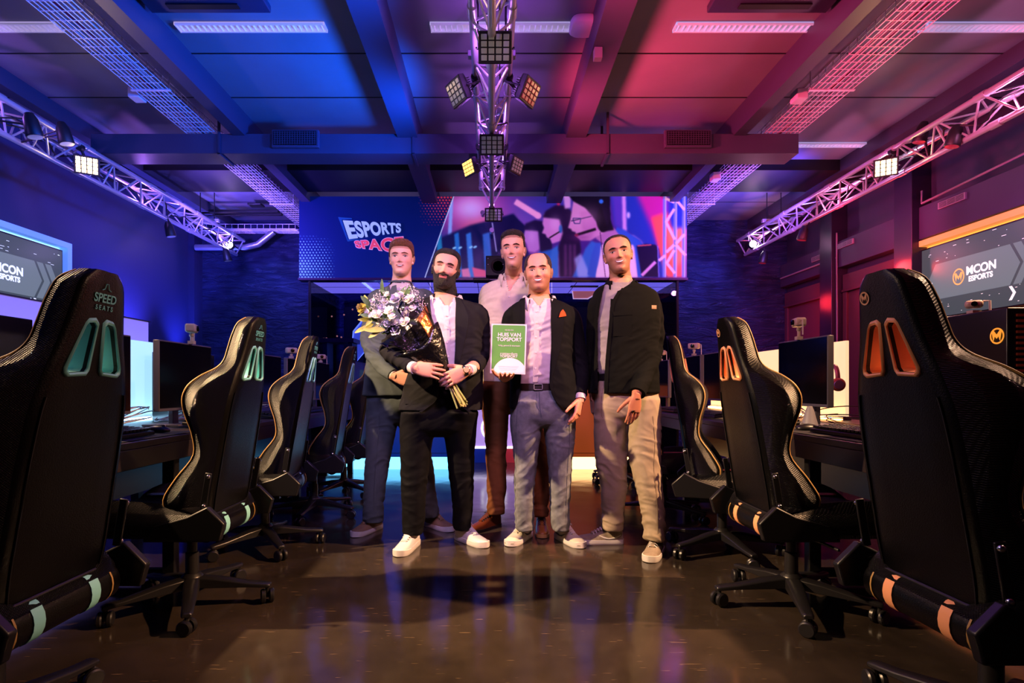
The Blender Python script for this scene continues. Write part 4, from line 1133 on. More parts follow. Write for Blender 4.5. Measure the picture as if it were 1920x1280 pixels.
    for k in range(5):
        a = k*2*PI/5; R = rotz(a)
        rr = []
        for r, hw, z0, z1 in ((.03, .032, .085, .135), (.12, .03, .083, .125), (.25, .024, .078, .1), (.325, .022, .072, .092), (.34, .018, .072, .088)):
            rr.append([R @ Vector((r, y, z)) for y, z in ((-hw, z0), (hw, z0), (hw, z1-.006), (hw*.6, z1), (-hw*.6, z1), (-hw, z1-.006))])
        s.loft(rr)
    sb = s.build('star_base', M_cmet, t, bevel=.003, **K)
    for k in range(5):
        a = k*2*PI/5; R = rotz(a); c = R @ Vector((.325, 0, .031)); R2 = rotz(a+1.1+k*.8)
        s = MB()
        for e in (-1, 1):
            s.lathe([(.01, -.011), (.026, -.011), (.031, -.006), (.031, .006), (.026, .011), (.01, .011)], c+R2 @ Vector((0, e*.018, 0)), R2 @ rotx(PI/2), 20)
        s.tube(c+R2 @ Vector((0, -.02, 0)), c+R2 @ Vector((0, .02, 0)), .01)
        s.tube(c+Vector((0, 0, .005)), c+Vector((0, 0, .048)), .009)
        s.build('caster', M_cmet, sb, smooth=40, **K)
    # marks on the headrest
    def onback(u, z, d=.0035):
        return Matrix.Translation((u, yr(z)-d, z)) @ Matrix(((1, 0, 0, 0), (0, 0, -1, 0), (0, 1, 0, 0), (0, 0, 0, 1))) @ Matrix.Rotation(.16, 4, 'X')
    if kind == 'cyan':
        m2 = mat('cyan_print', '#6fc8cc', .4)
        text('SPEED', .033, m2, t, onback(0, 1.222), extrude=.0006, bold=.0006, sx=.95)
        text('SEATS', .018, m2, t, onback(0, 1.197), extrude=.0006, bold=.0003, space=1.5)
        s = MB(); s.path([onback(0, 1.244, .0035) @ Vector((x, y, 0)) for x, y in ((-.017, 0), (-.008, .004), (-.004, .018), (.004, .018), (.008, .004), (.017, 0))], .0013, 5); s.build('emblem', m2, t, **K)
    else:
        m2 = mat('gold_print', '#d8a070', .4)
        q = onback(-.052, 1.232, .003); s = MB()
        rg = [(math.cos(a), math.sin(a)) for a in np.linspace(0, 2*PI, 25)[:-1]]
        s.loft([[q @ Vector((.019*a, .019*b, .001)) for a, b in rg], [q @ Vector((.0145*a, .0145*b, .001)) for a, b in rg]], cap=False)
        s.prism([(-.012, .01), (-.008, .012), (0, .002), (.008, .012), (.012, .01), (.008, -.01), (.005, 0), (0, -.006), (-.005, 0), (-.008, -.01)], lambda u, v, d: q @ Vector((u, v, d)), 0, .0015)
        s.build('emblem', m2, t, **K)
    return t, sb
def row(kind, side, items):
    proto, sb = make_chair(kind); g = '%s trimmed gaming chairs along the %s desk' % (kind, 'left' if side < 0 else 'right')
    for i, (x, y, a, br, lab) in enumerate(items):
        c = proto if i == 0 else copy_tree(proto)
        c.location = (x, y, 0); c.rotation_euler = (0, 0, a); c['label'] = lab; c['group'] = g
        for ch in c.children:
            if ch.name.startswith('star_base'): ch.rotation_euler = (0, 0, br)
D = math.radians
row('cyan', -1, [(-1.35, 1.50, D(90), D(-60-90), 'black gaming chair with cyan slots, nearest at the left edge of the photo'),
                 (-1.35, 2.50, D(90), D(-65-90), 'black gaming chair with cyan slots, second from the camera on the left'),
                 (-1.39, 3.40, D(96), D(-5), 'black gaming chair with cyan slots, third from the camera on the left'),
                 (-1.36, 4.25, D(96), D(30), 'black gaming chair with cyan slots, fourth on the left beside the flowers'),
                 (-1.36, 5.1, D(92), D(10), 'black gaming chair with cyan slots mostly hidden behind the blond man')])
row('orange', 1, [(1.35, 1.50, D(-90), D(-36+90), 'black gaming chair with orange slots, nearest at the right edge of the photo'),
                  (1.35, 2.50, D(-90), D(-36+90), 'black gaming chair with orange slots, second from the camera on the right'),
                  (1.37, 3.30, D(-112), D(100), 'black gaming chair seen from the side right of the man in beige trousers'),
                  (1.30, 4.2, D(-108), D(60), 'black gaming chair mostly hidden behind the man in beige trousers'),
                  (1.35, 5.75, D(-100), D(164), 'farthest black gaming chair on the right, only a wheel and foot showing')])
# ================================================================ people
from mathutils.bvhtree import BVHTree
def sstep(a, b, x):
    t = np.clip((x-a)/(b-a), 0, 1); return t*t*(3-2*t)
HP = [(-.123, .014, .062, -.02), (-.117, .030, .080, -.01), (-.104, .041, .0875, .005), (-.088, .049, .0865, .02), (-.062, .0585, .087, .045), (-.03, .0665, .0865, .072),
      (0, .0715, .085, .088), (.025, .0745, .0915, .096), (.05, .0755, .0895, .099), (.078, .070, .078, .093), (.1, .056, .060, .077), (.115, .034, .034, .052), (.1225, .008, .008, .022)]
def head_local(p):
    """skin mesh of one head in its own frame: x to the viewer's right, y away, z up"""
    wd = p.get('wide', 1); jw = p.get('jaw', 1)
    t = catmull(HP, 64); n = 76; rings = []
    for z, w_, f, b in t:
        w_ *= wd*(1+(jw-1)*float(sstep(0, -.1, z)))
        r = []
        for j in range(n):
            a = 2*PI*j/n; c, s_ = math.cos(a), math.sin(a)
            e = 2/2.25
            x = w_*math.copysign(abs(c)**e, c)
            y = -f*abs(s_)**e if s_ < 0 else b*abs(s_)**e
            if b < 0 and s_ > 0: y = b
            r.append((x, y, z))
        rings.append(r)
    A = np.array(rings).reshape(-1, 3)
    x, y, z = A[:, 0], A[:, 1], A[:, 2]
    fr = sstep(.0, -.05, y); G = lambda x0, z0, sx, sz: np.exp(-((x-x0)/sx)**2-((z-z0)/sz)**2)
    d = np.zeros(len(A)); sm = p.get('smile', .5)
    for e in (-1, 1):
        d += .0085*G(e*.031, .003, .0165, .0105)
        d -= .0045*G(e*.030, .0225, .022, .007)
        d -= (.004+.005*sm)*G(e*.043, -.034+.006*sm, .015, .014)
        d += .0025*G(e*(.027+.004*sm), -.048, .004, .012)
        d -= .0075*G(e*.0125, -.0365, .0062, .0062)
        d += .003*G(e*.05, -.06, .012, .02)*(1-sm*.5)
        d += .004*G(e*.068, .035, .02, .03)
    nz = p.get('nose', 1)
    prof = np.interp(z, [-.047, -.0415, -.036, -.02, .0, .014, .026], [0, .010, .0235, .0175, .011, .0055, .0])*nz
    sg = np.interp(z, [-.045, -.034, -.01, .014], [.0095, .0095, .0072, .0085])
    d -= prof*np.exp(-(x/sg)**2)
    zm = -.0635+sm*.006*(x/.026)**2
    lw = np.clip(1-(x/(.026+.004*sm))**2, 0, 1)
    d -= lw*(.0038*np.exp(-((z-zm-.006)/.0045)**2)+.0048*np.exp(-((z-zm+.0075)/.005)**2)-.003*np.exp(-((z-zm)/.0022)**2))
    d += .0035*G(0, -.083, .016, .006); d -= .004*G(0, -.103, .014, .012)
    y = y+d*fr
    A = np.stack([x, y, z], 1)
    s = MB().loft([[Vector(A[i*n+j]) for j in range(n)] for i in range(len(t))])
    for e in (-1, 1):
        er = p.get('ear', 1)
        s.sph((e*(.0755*wd), .014, -.004), (.0075*er, .017, .031), 14, 12, rotz(-e*.35) @ roty(e*.16))
        s.sph((e*(.0735*wd), .006, -.028), (.006, .01, .012), 10, 8)
    nb = p['neckl']; a = Vector((0, .022, -.045)); r0, r1 = p.get('neck', .054), p.get('neck', .054)*1.12
    s.path([a, a.lerp(nb, .5), nb, nb+(nb-a)*.35], [r0, r0*.97, r1, r1*1.25], 28)
    return s
def head_colours(co, p):
    x, y, z = co[:, 0], co[:, 1], co[:, 2]; fr = (y < -.03)
    base = np.array(lin(p['skin'])); col = np.tile(base, (len(co), 1))
    def mixc(m, c, k):
        nonlocal col
        m = (m*k)[:, None]; col = col*(1-m)+np.array(lin(c))*m
    G = lambda x0, z0, sx, sz: np.exp(-((x-x0)/sx)**2-((z-z0)/sz)**2)
    for e in (-1, 1): mixc(G(e*.043, -.03, .02, .02)*fr, p.get('blush', '#d87a70'), .35)
    mixc(G(0, -.032, .014, .014)*fr, p.get('blush', '#d87a70'), .3)
    st = p.get('stubble', 0)
    if st:
        m = sstep(-.028, -.055, z+.0*x-.25*np.maximum(np.abs(x)-.03, 0))*sstep(.06, .02, y)
        m = np.maximum(m, sstep(.035, .0, np.abs(y-.0))*sstep(.0, -.04, z)*(np.abs(x) > .05))
        up = (np.abs(z+.05) < .0075)*(np.abs(x) < .03); m = np.where(fr & (np.abs(x) < .016) & (z > -.044), 0, m); m = np.maximum(m, up*.8*fr)
        m = m*(z > -.135)
        mixc(m, p.get('stubblecol', '#4a3834'), st)
    sm = p.get('smile', .5); zm = -.0635+sm*.006*(x/.026)**2
    lw = np.clip(1-(x/(.026+.004*sm))**2, 0, 1)
    m = ((z-zm) < .0085*lw**.5) & ((z-zm) > -.011*lw**.5) & (lw > 0) & fr
    mixc(m.astype(float), p.get('lips', '#b4605c'), .75)
    hm = p.get('hairshadow')
    if hm is not None: mixc(hm(x, y, z), p.get('hair', '#2a1c16'), p.get('scalptint_k', .5))  # hair colour mixed into the scalp under the hair
    return col
def shell(me, th, name, m, par, Mx, noise_a=.0, nf=200, zs=1, minth=.0008):
    """part grown over the head surface where the thickness th(x, y, z) is positive"""
    co = getco(me); no = getno(me); t = th(co[:, 0], co[:, 1], co[:, 2])
    if noise_a:
        q = np.array([noise.noise(Vector((a[0]*nf, a[1]*nf*.6, a[2]*nf*zs))) for a in co])
        t = np.where(t > minth, np.maximum(t*(1+noise_a*q), minth), t)
    v = co+no*np.maximum(t, -.0012)[:, None]
    keep = t > 0
    fs = [tuple(f.vertices) for f in me.polygons if sum(keep[i] for i in f.vertices) >= 2]
    used = sorted({i for f in fs for i in f}); mp = {i: k for k, i in enumerate(used)}
    s = MB(); off = Vector((0, 0, 0))
    s.add([Mx @ Vector(v[i]) for i in used], [tuple(mp[i] for i in f) for f in fs])
    o = s.build(name, m, par, smooth=180); return o
HAIRM = {}
def hairmat(c):
    if c not in HAIRM: HAIRM[c] = mat('hair_'+c[1:], c, .5, bump=('noise', 300, .7), vary=.5, vscale=90)
    return HAIRM[c]
def make_head(par, p):
    """p: at (world centre), yaw, pitch, roll, s (scale) ..."""
    R = rotz(p.get('yaw', 0)) @ rotx(p.get('pitch', 0)) @ roty(p.get('roll', 0)); s_ = p.get('s', 1)
    Mx = Matrix.Translation(p['at']) @ (R @ Matrix.Diagonal((s_, s_, s_*p.get('tall', 1)))).to_4x4()
    p['neckl'] = Mx.inverted() @ p['neckw']
    me = remesh(head_local(p), .0027, 1)
    for i in range(1): pass
    col = head_colours(getco(me), p)
    hair = p.get('hairs', [])
    for th, c, na, nf, nm in hair: shell(me, th, nm, hairmat(c), par, Mx, na, nf)
    skin = MB(); co = getco(me); skin_me = me.copy()
    a = np.array([tuple(Mx @ Vector(v)) for v in co]); setco(skin_me, a); setcol(skin_me, col)
    # surface height of the face for placing eyes and brows
    bv = BVHTree.FromPolygons([tuple(v) for v in co], [tuple(f.vertices) for f in me.polygons])
    def face(x, z, off=0):
        h = bv.ray_cast(Vector((x, -.3, z)), Vector((0, 1, 0)))[0]
        return Vector((x, (h.y if h else -.085)-off, z))
    op = p.get('eye', 1.0)
    for e in (-1, 1):
        c = face(e*.031, .003)
        ev = MB()
        if op > .3:
            n = 20; ring = []
            for k in range(n):
                a_ = 2*PI*k/n; u = math.cos(a_)*.0148; v = math.sin(a_)*(.0068 if math.sin(a_) > 0 else .005)*op*(1-abs(math.cos(a_))**3*.4)
                q = face(e*.031+u, .002+v, .0008); ring.append(q)
            cen = face(e*.031, .002, .0042)
            ev.add([Mx @ q for q in ring]+[Mx @ cen], [(k, (k+1) % n, n) for k in range(n)])
            eo = ev.build('eye', mat('eye_white', '#d8ccc8', .25), par, smooth=180)
            ir = MB(); ir.sph(Mx @ (face(e*.031+p.get('gaze', 0), .0022)+Vector((0, -.0035, 0))), tuple(x*s_ for x in (.0062, .0024, .0058*min(1, op+.1))), 12, 8); ir.build('iris', mat('iris', p.get('iris', '#1c1410'), .1), eo, smooth=180)
        lid = MB(); pts = [Mx @ face(e*.031+u, .003+(.0052*op-.0005)*(1-(u/.0145)**2)-.002*(op < .3)*(1-(u/.0145)**2)*-1, .0012) for u in np.linspace(-.0145, .0145, 9)]
        lid.path(pts, [.0008]+[.0016]*7+[.0008], 6); lid.build('eyelid_line', mat('lid', '#2a1812', .6), par, smooth=180)
        br = MB(); bz = p.get('browz', .0185); n = 10; up, lo = [], []
        for k in range(n):
            u = k/(n-1); x = e*(.012+.037*u); z = bz+.006*math.sin(u*PI*.8)-.003*u+(p.get('browtilt', 0))*u
            w2 = .0042*math.sin(PI*(u*.85+.1))*p.get('brow', 1)
            up.append(Mx @ face(x, z+w2, .0018)); lo.append(Mx @ face(x, z-w2, .0018))
        br.add(up+lo, [(k, k+1, n+k+1, n+k) for k in range(n-1)])
        mid = [Mx @ face(e*(.012+.037*k/(n-1)), bz+.006*math.sin(k/(n-1)*PI*.8)-.003*k/(n-1)+p.get('browtilt', 0)*k/(n-1), .0032) for k in range(n)]
        br.path(mid, [.001]+[.0028*p.get('brow', 1)]*(n-2)+[.0008], 6)
        br.build('eyebrow', hairmat(p.get('browc', p.get('hair', '#2a1c16'))), par, smooth=180)
    if p.get('teeth'):
        sm = p.get('smile', .5); tw = .0225*p['teeth']
        def crescent(w2, h, off, name, m):
            n = 14; up, lo = [], []
            for k in range(n):
                x = -w2+2*w2*k/(n-1); zc = -.0632+sm*.006*(x/.026)**2
                hh = h*(1-(x/w2)**2)**.5 if abs(x) < w2 else 0
                up.append(Mx @ face(x, zc+.0028, off)); lo.append(Mx @ face(x, zc+.0028-hh*2-.0002, off))
            s = MB().add(up+lo, [(k, k+1, n+k+1, n+k) for k in range(n-1)]); s.build(name, m, par, smooth=180)
        crescent(tw+.003, .0052, .0012, 'mouth_opening', mat('mouth_inside', '#3a1416', .6))
        crescent(tw, .0036, .0028, 'teeth', mat('teeth', '#e8e0dc', .25))
    else:
        sm = p.get('smile', .5)
        s = MB(); s.path([Mx @ face(x, -.0635+sm*.006*(x/.026)**2, .0004) for x in np.linspace(-.025, .025, 11)], [.0004]+[.001]*9+[.0004], 6)
        s.build('mouth_line', mat('mouth_inside', '#3a1416', .6), par, smooth=180)
    return skin_me, Mx

def hand(W, f, n, t, curls=(.25, .3, .35, .4), spread=.05, thumb=.3, s=1.0, arm=None, ring=None):
    """fine skin mesh of one hand; W wrist, f finger direction, n palm normal, t thumb side"""
    f = Vector(f).normalized(); n = Vector(n); n = (n-f*n.dot(f)).normalized(); t0 = Vector(t); t1 = f.cross(n); t = t1 if t1.dot(t0) > 0 else -t1
    W = Vector(W); m = MB()
    pt = lambda a, b, c: W+(f*a+t*b+n*c)*s
    rr = []
    for a, hw, th, cc in ((-.02, .025, .019, 0), (0, .026, .0185, 0), (.025, .034, .019, .001), (.055, .040, .0165, .002), (.082, .0405, .0135, .002), (.095, .037, .0105, .002)):
        rr.append([pt(a, hw*math.copysign(abs(math.cos(q))**.8, math.cos(q)), cc+th*math.copysign(abs(math.sin(q))**.8, math.sin(q))) for q in np.linspace(0, 2*PI, 25)[:-1]])
    m.loft(rr)
    m.sph(pt(.035, .022, .008), .019*s, 12, 8)
    for k, (b, l, r) in enumerate(((.0305, .076, .0088), (.0105, .086, .0090), (-.0095, .080, .0086), (-.029, .062, .0077))):
        c = curls[k]; ang = 0; p0 = pt(.082, b, 0); pts = [pt(.06, b*.9, 0), p0]; side = spread*(1.5-k)
        for seg, ca in ((.45, c), (.31, c*1.15), (.26, c*.8)):
            ang += ca; d = (f*math.cos(ang)+n*math.sin(ang)+t*side*math.cos(ang)).normalized(); p0 = p0+d*l*seg*s
            pts.append(p0)
        m.path(pts, [r*1.05*s, r*1.08*s, r*1.0*s, r*.9*s, r*.68*s], 12)
        m.sph(pts[-1], r*.7*s, 10, 8)
        for q in (1, 2, 3): m.sph(pts[q], r*(1.1, 1.05, .95)[q-1]*s, 10, 8)
    p0 = pt(.018, .024, .006); d = (f*.72+t*.62+n*(.15+thumb*.5)).normalized(); pts = [p0]
    for l, k in ((.046, 0), (.034, .35), (.028, .6)):
        d = (d+f*.25*k+n*thumb*k*.8-t*.35*k).normalized(); p0 = p0+d*l*s; pts.append(p0)
    m.path(pts, [.0135*s, .0115*s, .0098*s, .0072*s], 12); m.sph(pts[-1], .0075*s, 10, 8); m.sph(pts[1], .0118*s, 10, 8); m.sph(pts[2], .0102*s, 10, 8)
    if arm is not None:
        A = Vector(arm); m.path([A, W.lerp(A, .5), W, pt(.02, 0, 0)], [.036*s, .032*s, .0255*s, .024*s], 18)
    return remesh(m, .0026, 3)

def px_ring(cx, py, Y, hw, hd, n=2.5, seg=40, k=1.0, add=0.0):
    c = P(cx, py, Y); w_ = hw*Y/F*k+add; d = hd*k+add; e = 2/n; r = []
    for j in range(seg):
        a = 2*PI*j/seg; x = w_*math.copysign(abs(math.cos(a))**e, math.cos(a)); y = d*math.copysign(abs(math.sin(a))**e, math.sin(a))
        r.append(Vector((c.x+x, c.y+y, c.z)))
    return r
def px_loft(mb, rings, Y0, Y1=None, n=2.5, k=1.0, add=0.0, steps=None, seg=40):
    """rings: (py, cx, half width px, half depth m)"""
    Y1 = Y0 if Y1 is None else Y1
    t = catmull([(a, b, c, d) for a, b, c, d in rings], steps or len(rings)*4)
    p0, p1 = rings[0][0], rings[-1][0]
    mb.loft([px_ring(cx, py, Y0+(Y1-Y0)*(py-p0)/(p1-p0), hw, hd, n, seg, k, add) for py, cx, hw, hd in t])
def limb(mb, pts, rs, seg=22, add=0.0):
    P3 = [tuple(p) for p in pts]; t = catmull([P3[i]+(rs[i],) for i in range(len(pts))], len(pts)*5)
    mb.path([Vector(q[:3]) for q in t], [q[3]+add for q in t], seg)
def folds(me, spots, base=.0012, seed=0, wl=.05):
    """spots: (world point, radius, amplitude, stretch axis) cloth folds as displacement along the normals"""
    co = getco(me).astype(float); no = getno(me); rs = np.random.RandomState(seed)
    amp = np.full(len(co), base)
    for q, r, a in spots: amp += a*np.exp(-((co-np.array(q))**2).sum(1)/(r*r))
    k1 = .055/wl; sl = rs.uniform(-.5, .5); o1 = Vector(rs.uniform(0, 50, 3)); f = np.empty(len(co)); N_ = noise.noise
    for i, (x, y, z) in enumerate(co.tolist()):
        zz = z+sl*x+.4*y
        w1 = N_(Vector((x*5, y*5, z*5))+o1)
        a = N_(Vector((x*5+w1, y*5, zz*15*k1+w1*1.5))+o1); c = N_(Vector((x*11, y*11-w1, zz*31*k1+w1*2))-o1)
        f[i] = (1-2.6*abs(a))+.45*(1-2.6*abs(c))-.55
    setco(me, co+no*(amp*f)[:, None])
def proj(co):
    return 922+co[:, 0]*F/co[:, 1], 725-(co[:, 2]-H)*F/co[:, 1]
def cut_open(me, rows, Yc, snap=2.3):
    """cut the front of a garment open between the two edge curves rows = (py, xl, xr)"""
    rows = sorted(rows); py_ = [r[0] for r in rows]; L_ = [r[1] for r in rows]; R_ = [r[2] for r in rows]
    co = getco(me).astype(float); px, py = proj(co); front = co[:, 1] < Yc
    xl = np.interp(py, py_, L_); xr = np.interp(py, py_, R_); ok = front & (py >= py_[0]-1) & (py <= py_[-1]+3)
    for e in (xl, xr):
        m = ok & (np.abs(px-e) < snap) & (xr-xl > 1)
        co[m, 0] = (e[m]-922)*co[m, 1]/F
    setco(me, co)
    px, py = proj(co)
    import bmesh
    b = bmesh.new(); b.from_mesh(me); dl = []
    for f in b.faces:
        c = f.calc_center_median()
        if c.y > Yc: continue
        x = 922+c.x*F/c.y; y = 725-(c.z-H)*F/c.y
        if y < py_[0] or y > py_[-1]: continue
        if np.interp(y, py_, L_) < x < np.interp(y, py_, R_): dl.append(f)
    bmesh.ops.delete(b, geom=dl, context='FACES')
    for it in range(2):
        for v in b.verts:
            if v.co.y > Yc or not v.is_boundary: continue
            x = 922+v.co.x*F/v.co.y; y = 725-(v.co.z-H)*F/v.co.y
            if y < py_[0]-1 or y > py_[-1]+2: continue
            a_, c_ = float(np.interp(y, py_, L_)), float(np.interp(y, py_, R_)); e = a_ if abs(x-a_) < abs(x-c_) else c_
            if abs(x-e) < 7: v.co.x = (e-922)*v.co.y/F
    b.to_mesh(me); b.free()
def garment(name, mb, m, par, vox=.0065, spots=(), base=.0012, seed=1, opening=None, Yc=0, solid=.004, cut=None, wl=.05, keepclosed=False, crop=None):
    me = remesh(mb, vox, 18 if name == 'trousers' else 4)
    folds(me, spots, base, seed, wl)
    co = getco(me); bv = BVHTree.FromPolygons([tuple(v) for v in co], [tuple(f.vertices) for f in me.polygons])
    if opening: cut_open(me, opening, Yc)
    if crop:
        import bmesh
        b = bmesh.new(); b.from_mesh(me)
        dl = [f for f in b.faces if crop(f.calc_center_median(), f.normal)]
        bmesh.ops.delete(b, geom=dl, context='FACES'); b.to_mesh(me); b.free()
    off = ORG[par.name]; a = getco(me)-np.array(off, dtype=np.float32); setco(me, a)
    me.materials.append(m)
    me.shade_smooth()
    o = bpy.data.objects.new(name, me); C.objects.link(o); o.parent = par; ORG[o.name] = off
    if (opening or crop) and solid:
        q = o.modifiers.new('solid', 'SOLIDIFY'); q.thickness = solid; q.offset = -1
    return o, bv
def hit(bv, px, py, off=0, last=[None]):
    d = (P(px, py, 4)-Vector((0, 0, H))).normalized(); o = Vector((0, 0, H))
    h = bv.ray_cast(o, d)
    if h[0] is None: return None
    return h[0]-d*off
def patch(bv, left, right, name, m, par, off=.009, th=.005, nu=4, nv=None, smooth=60):
    """cloth panel laid on a garment between two curves given where the photo shows them"""
    nv = nv or max(len(left), len(right))*4
    l = catmull(left, nv); r = catmull(right, nv); g = []
    for i in range(nv):
        row = []
        for j in range(nu+1):
            u = j/nu; x = l[i][0]*(1-u)+r[i][0]*u; y = l[i][1]*(1-u)+r[i][1]*u
            q = hit(bv, x, y, off)
            row.append(q)
        g.append(row)
    flat = [q for r_ in g for q in r_ if q is not None]
    if not flat: return None
    for i in range(nv):
        for j in range(nu+1):
            if g[i][j] is None:
                c = [g[a][b] for a in range(nv) for b in range(nu+1) if g[a][b] is not None]
                x = l[i][0]*(1-j/nu)+r[i][0]*j/nu; y = l[i][1]*(1-j/nu)+r[i][1]*j/nu
                Yn = min(c, key=lambda q: (922+q.x*F/q.y-x)**2+(725-(q.z-H)*F/q.y-y)**2).y
                g[i][j] = P(x, y, Yn)
    # smooth depth
    for it in range(3):
        for i in range(nv):
            for j in range(nu+1):
                nb = [g[a][b].y for a, b in ((i-1, j), (i+1, j), (i, j-1), (i, j+1)) if 0 <= a < nv and 0 <= b <= nu]
                y = .5*g[i][j].y+.5*sum(nb)/len(nb); q = g[i][j]; k = y/q.y
                g[i][j] = Vector((q.x*k, y, H+(q.z-H)*k))
    vs = [q for r_ in g for q in r_]; k = len(vs); vs2 = [q+Vector((0, th, 0)) for q in vs]; W_ = nu+1; fs = []
    for i in range(nv-1):
        for j in range(nu):
            a = i*W_+j; fs.append((a, a+1, a+W_+1, a+W_)); fs.append((k+a, k+a+W_, k+a+W_+1, k+a+1))
    bd = [(0, j) for j in range(nu)]; 
    per = [i for i in range(nu+1)]+[r_*W_+nu for r_ in range(1, nv)]+[(nv-1)*W_+j for j in range(nu-1, -1, -1)]+[r_*W_ for r_ in range(nv-2, 0, -1)]
    for a in range(len(per)):
        p_, q_ = per[a], per[(a+1) % len(per)]; fs.append((p_, q_, k+q_, k+p_))
    s = MB().add(vs+vs2, fs); return s.build(name, m, par, smooth=smooth)
def collar(c, rx, ry, name, m, par, gap=.5, h=.036, tip=.045, drop=.03, tilt=.25, out=.016, leaf=.045):
    """folded shirt collar round the neck, open at the front (towards -y)"""
    c = Vector(c); n = 40; rin, rtop, rout, rlow = [], [], [], []
    for k in range(n+1):
        a = -PI/2+gap+(2*PI-2*gap)*k/n; fr = max(0, -math.sin(a)); e = min(k, n-k)/n
        nearend = max(0, 1-e*7)
        dz = -tilt*ry*2*fr
        ca, sa = math.cos(a), math.sin(a)
        sgn = 1 if k > n/2 else -1
        rin.append(c+Vector((ca*rx*1.04, sa*ry*1.04, dz-h*.9)))
        rtop.append(c+Vector((ca*rx*1.02, sa*ry*1.02, dz)))
        rout.append(c+Vector((ca*(rx+out*.55), sa*(ry+out*.55), dz-.004)))
        rlow.append(c+Vector((ca*(rx+out), sa*(ry+out)-.01*nearend, dz-leaf*.75-tip*nearend*.65)))
    s = MB(); k = n+1
    vs = rin+rtop+rout+rlow+[q+Vector((-(q-c).x*.03, -(q-c).y*.03, 0)) for q in rlow]; fs = []
    for r_ in range(3):
        for j in range(n): fs.append((r_*k+j, r_*k+j+1, (r_+1)*k+j+1, (r_+1)*k+j))
    s.add(vs, fs); o = s.build(name, m, par, smooth=70)
    q = o.modifiers.new('solid', 'SOLIDIFY'); q.thickness = .0022; return o

def shoe(heel, toe, par, up, sole, lace, name='shoe', boot=False, s=1.0, toe_cap=None, mark=None, heelc=None, side=1):
    """heel and toe are floor points; builds upper, sole, laces"""
    heel = Vector((heel[0], heel[1], 0)); toe = Vector((toe[0], toe[1], 0)); d = (toe-heel).normalized(); L_ = .30*s
    c = heel+d*(.09*s); a = math.atan2(d.y, d.x)-PI/2; R = rotz(a)
    Q = lambda x, y, z: c+R @ Vector((x*s, y*s, z*s))
    sec = [(-.088, .018, .06), (-.082, .029, .088), (-.06, .036, .098), (-.03, .039, .102), (0, .040, .100), (.03, .042, .090), (.06, .0445, .078), (.09, .0465, .066), (.12, .0475, .057), (.15, .046, .052), (.18, .040, .047), (.198, .031, .041), (.209, .016, .034)]
    t = catmull(sec, 40); rr = []
    for y, hw, h in t:
        r = []
        if boot: hw *= .9; h = h*(1.0 if y > .02 else 1.15)
        for q in np.linspace(0, PI, 21):
            cx, sx = math.cos(q), math.sin(q)
            r.append(Q(hw*math.copysign(abs(cx)**.75, cx), y, .018+(h-.018)*abs(sx)**.8))
        rr.append(r)
    s_ = MB(); s_.loft(rr); u = s_.build(name, up, par, smooth=60)
    # sole
    out = [(-.0935, .008)]+[(y, hw+(.004 if not boot else .002)) for y, hw, h in t]+[(.2145, .010), (.2165, .003)]
    for zz, nm, m in ((0, 'sole', sole),):
        ro = []
        hgt = .030 if not boot else .018
        for z, k in ((0, .95), (.004, 1.0), (hgt*.55, 1.01), (hgt, .985)):
            ring = [Q(hw*k, y*(1 if y < 0 else 1), z+(max(0, y-.14)*.12 if z > 0 else max(0, y-.17)*.1)) for y, hw in out]+[Q(-hw*k, y, z+(max(0, y-.14)*.12 if z > 0 else max(0, y-.17)*.1)) for y, hw in out[::-1]]
            ro.append(ring)
        s_ = MB(); s_.loft(ro); s_.build(nm, m, u, smooth=50)
    # tongue and laces
    s_ = MB(); rr = []
    for y, hw, h in ((.11, .012, .064), (.08, .017, .077), (.05, .020, .090), (.02, .022, .106), (-.0, .023, .122), (-.012, .020, .128)):
        rr.append([Q(hw*math.cos(q), y, h+.008*math.sin(q)) for q in np.linspace(0, 2*PI, 13)[:-1]])
    s_.loft(rr).build('tongue', up, u, smooth=60)
    s_ = MB()
    for i in range(6):
        y = .1-i*.0165; z = .064+i*.0086
        s_.path([Q(-.024, y-.004, z-.004), Q(-.012, y, z+.0075), Q(.012, y+.002, z+.0075), Q(.024, y+.004, z-.004)], .0026*s, 6)
    s_.path([Q(0, .014, .112), Q(.02, .03, .118), Q(.036, .03, .1), Q(.02, .018, .108), Q(0, .014, .112), Q(-.02, .03, .118), Q(-.036, .028, .1), Q(-.02, .018, .108), Q(0, .014, .112)], .0024*s, 6)
    s_.build('laces', lace, u, smooth=60)
    def onside(pts, m, nm, e, th=.0015):
        vs = []
        for y, z in pts:
            hw = np.interp(y, [q[0] for q in t], [q[1] for q in t]); h = np.interp(y, [q[0] for q in t], [q[2] for q in t])
            if boot: hw *= .9
            k = min(1, max(0, (z-.018)/(h-.018))); ss = k**(1/.8); cc = math.sqrt(max(0, 1-ss*ss)); vs.append((y, hw*abs(cc)**.75, z))
        n = len(vs)//2; s2 = MB(); a_ = [Q(e*(w_+.0022), y, z) for y, w_, z in vs]
        s2.add(a_, [(i, i+1, 2*n-2-i, 2*n-1-i) for i in range(n-1)]); o = s2.build(nm, m, u, smooth=70); q = o.modifiers.new('s', 'SOLIDIFY'); q.thickness = th
    if mark:
        for e in (-1, 1): onside([(-.07, .062), (-.03, .047), (.01, .042), (.04, .05), (.075, .062), (.075, .062), (.035, .038), (.0, .033), (-.035, .036), (-.07, .058)], mark, 'side_mark', e)
    if toe_cap:
        s2 = MB(); rr = []
        for y, hw, h in t[27:]:
            rr.append([Q((hw+.0025)*math.copysign(abs(math.cos(q))**.75, math.cos(q)), y+.002, .018+(h*.72-.018)*abs(math.sin(q))**.55*1.0) for q in np.linspace(0, PI, 15)])
        s2.loft(rr).build('toe_guard', toe_cap, u, smooth=60)
    return u

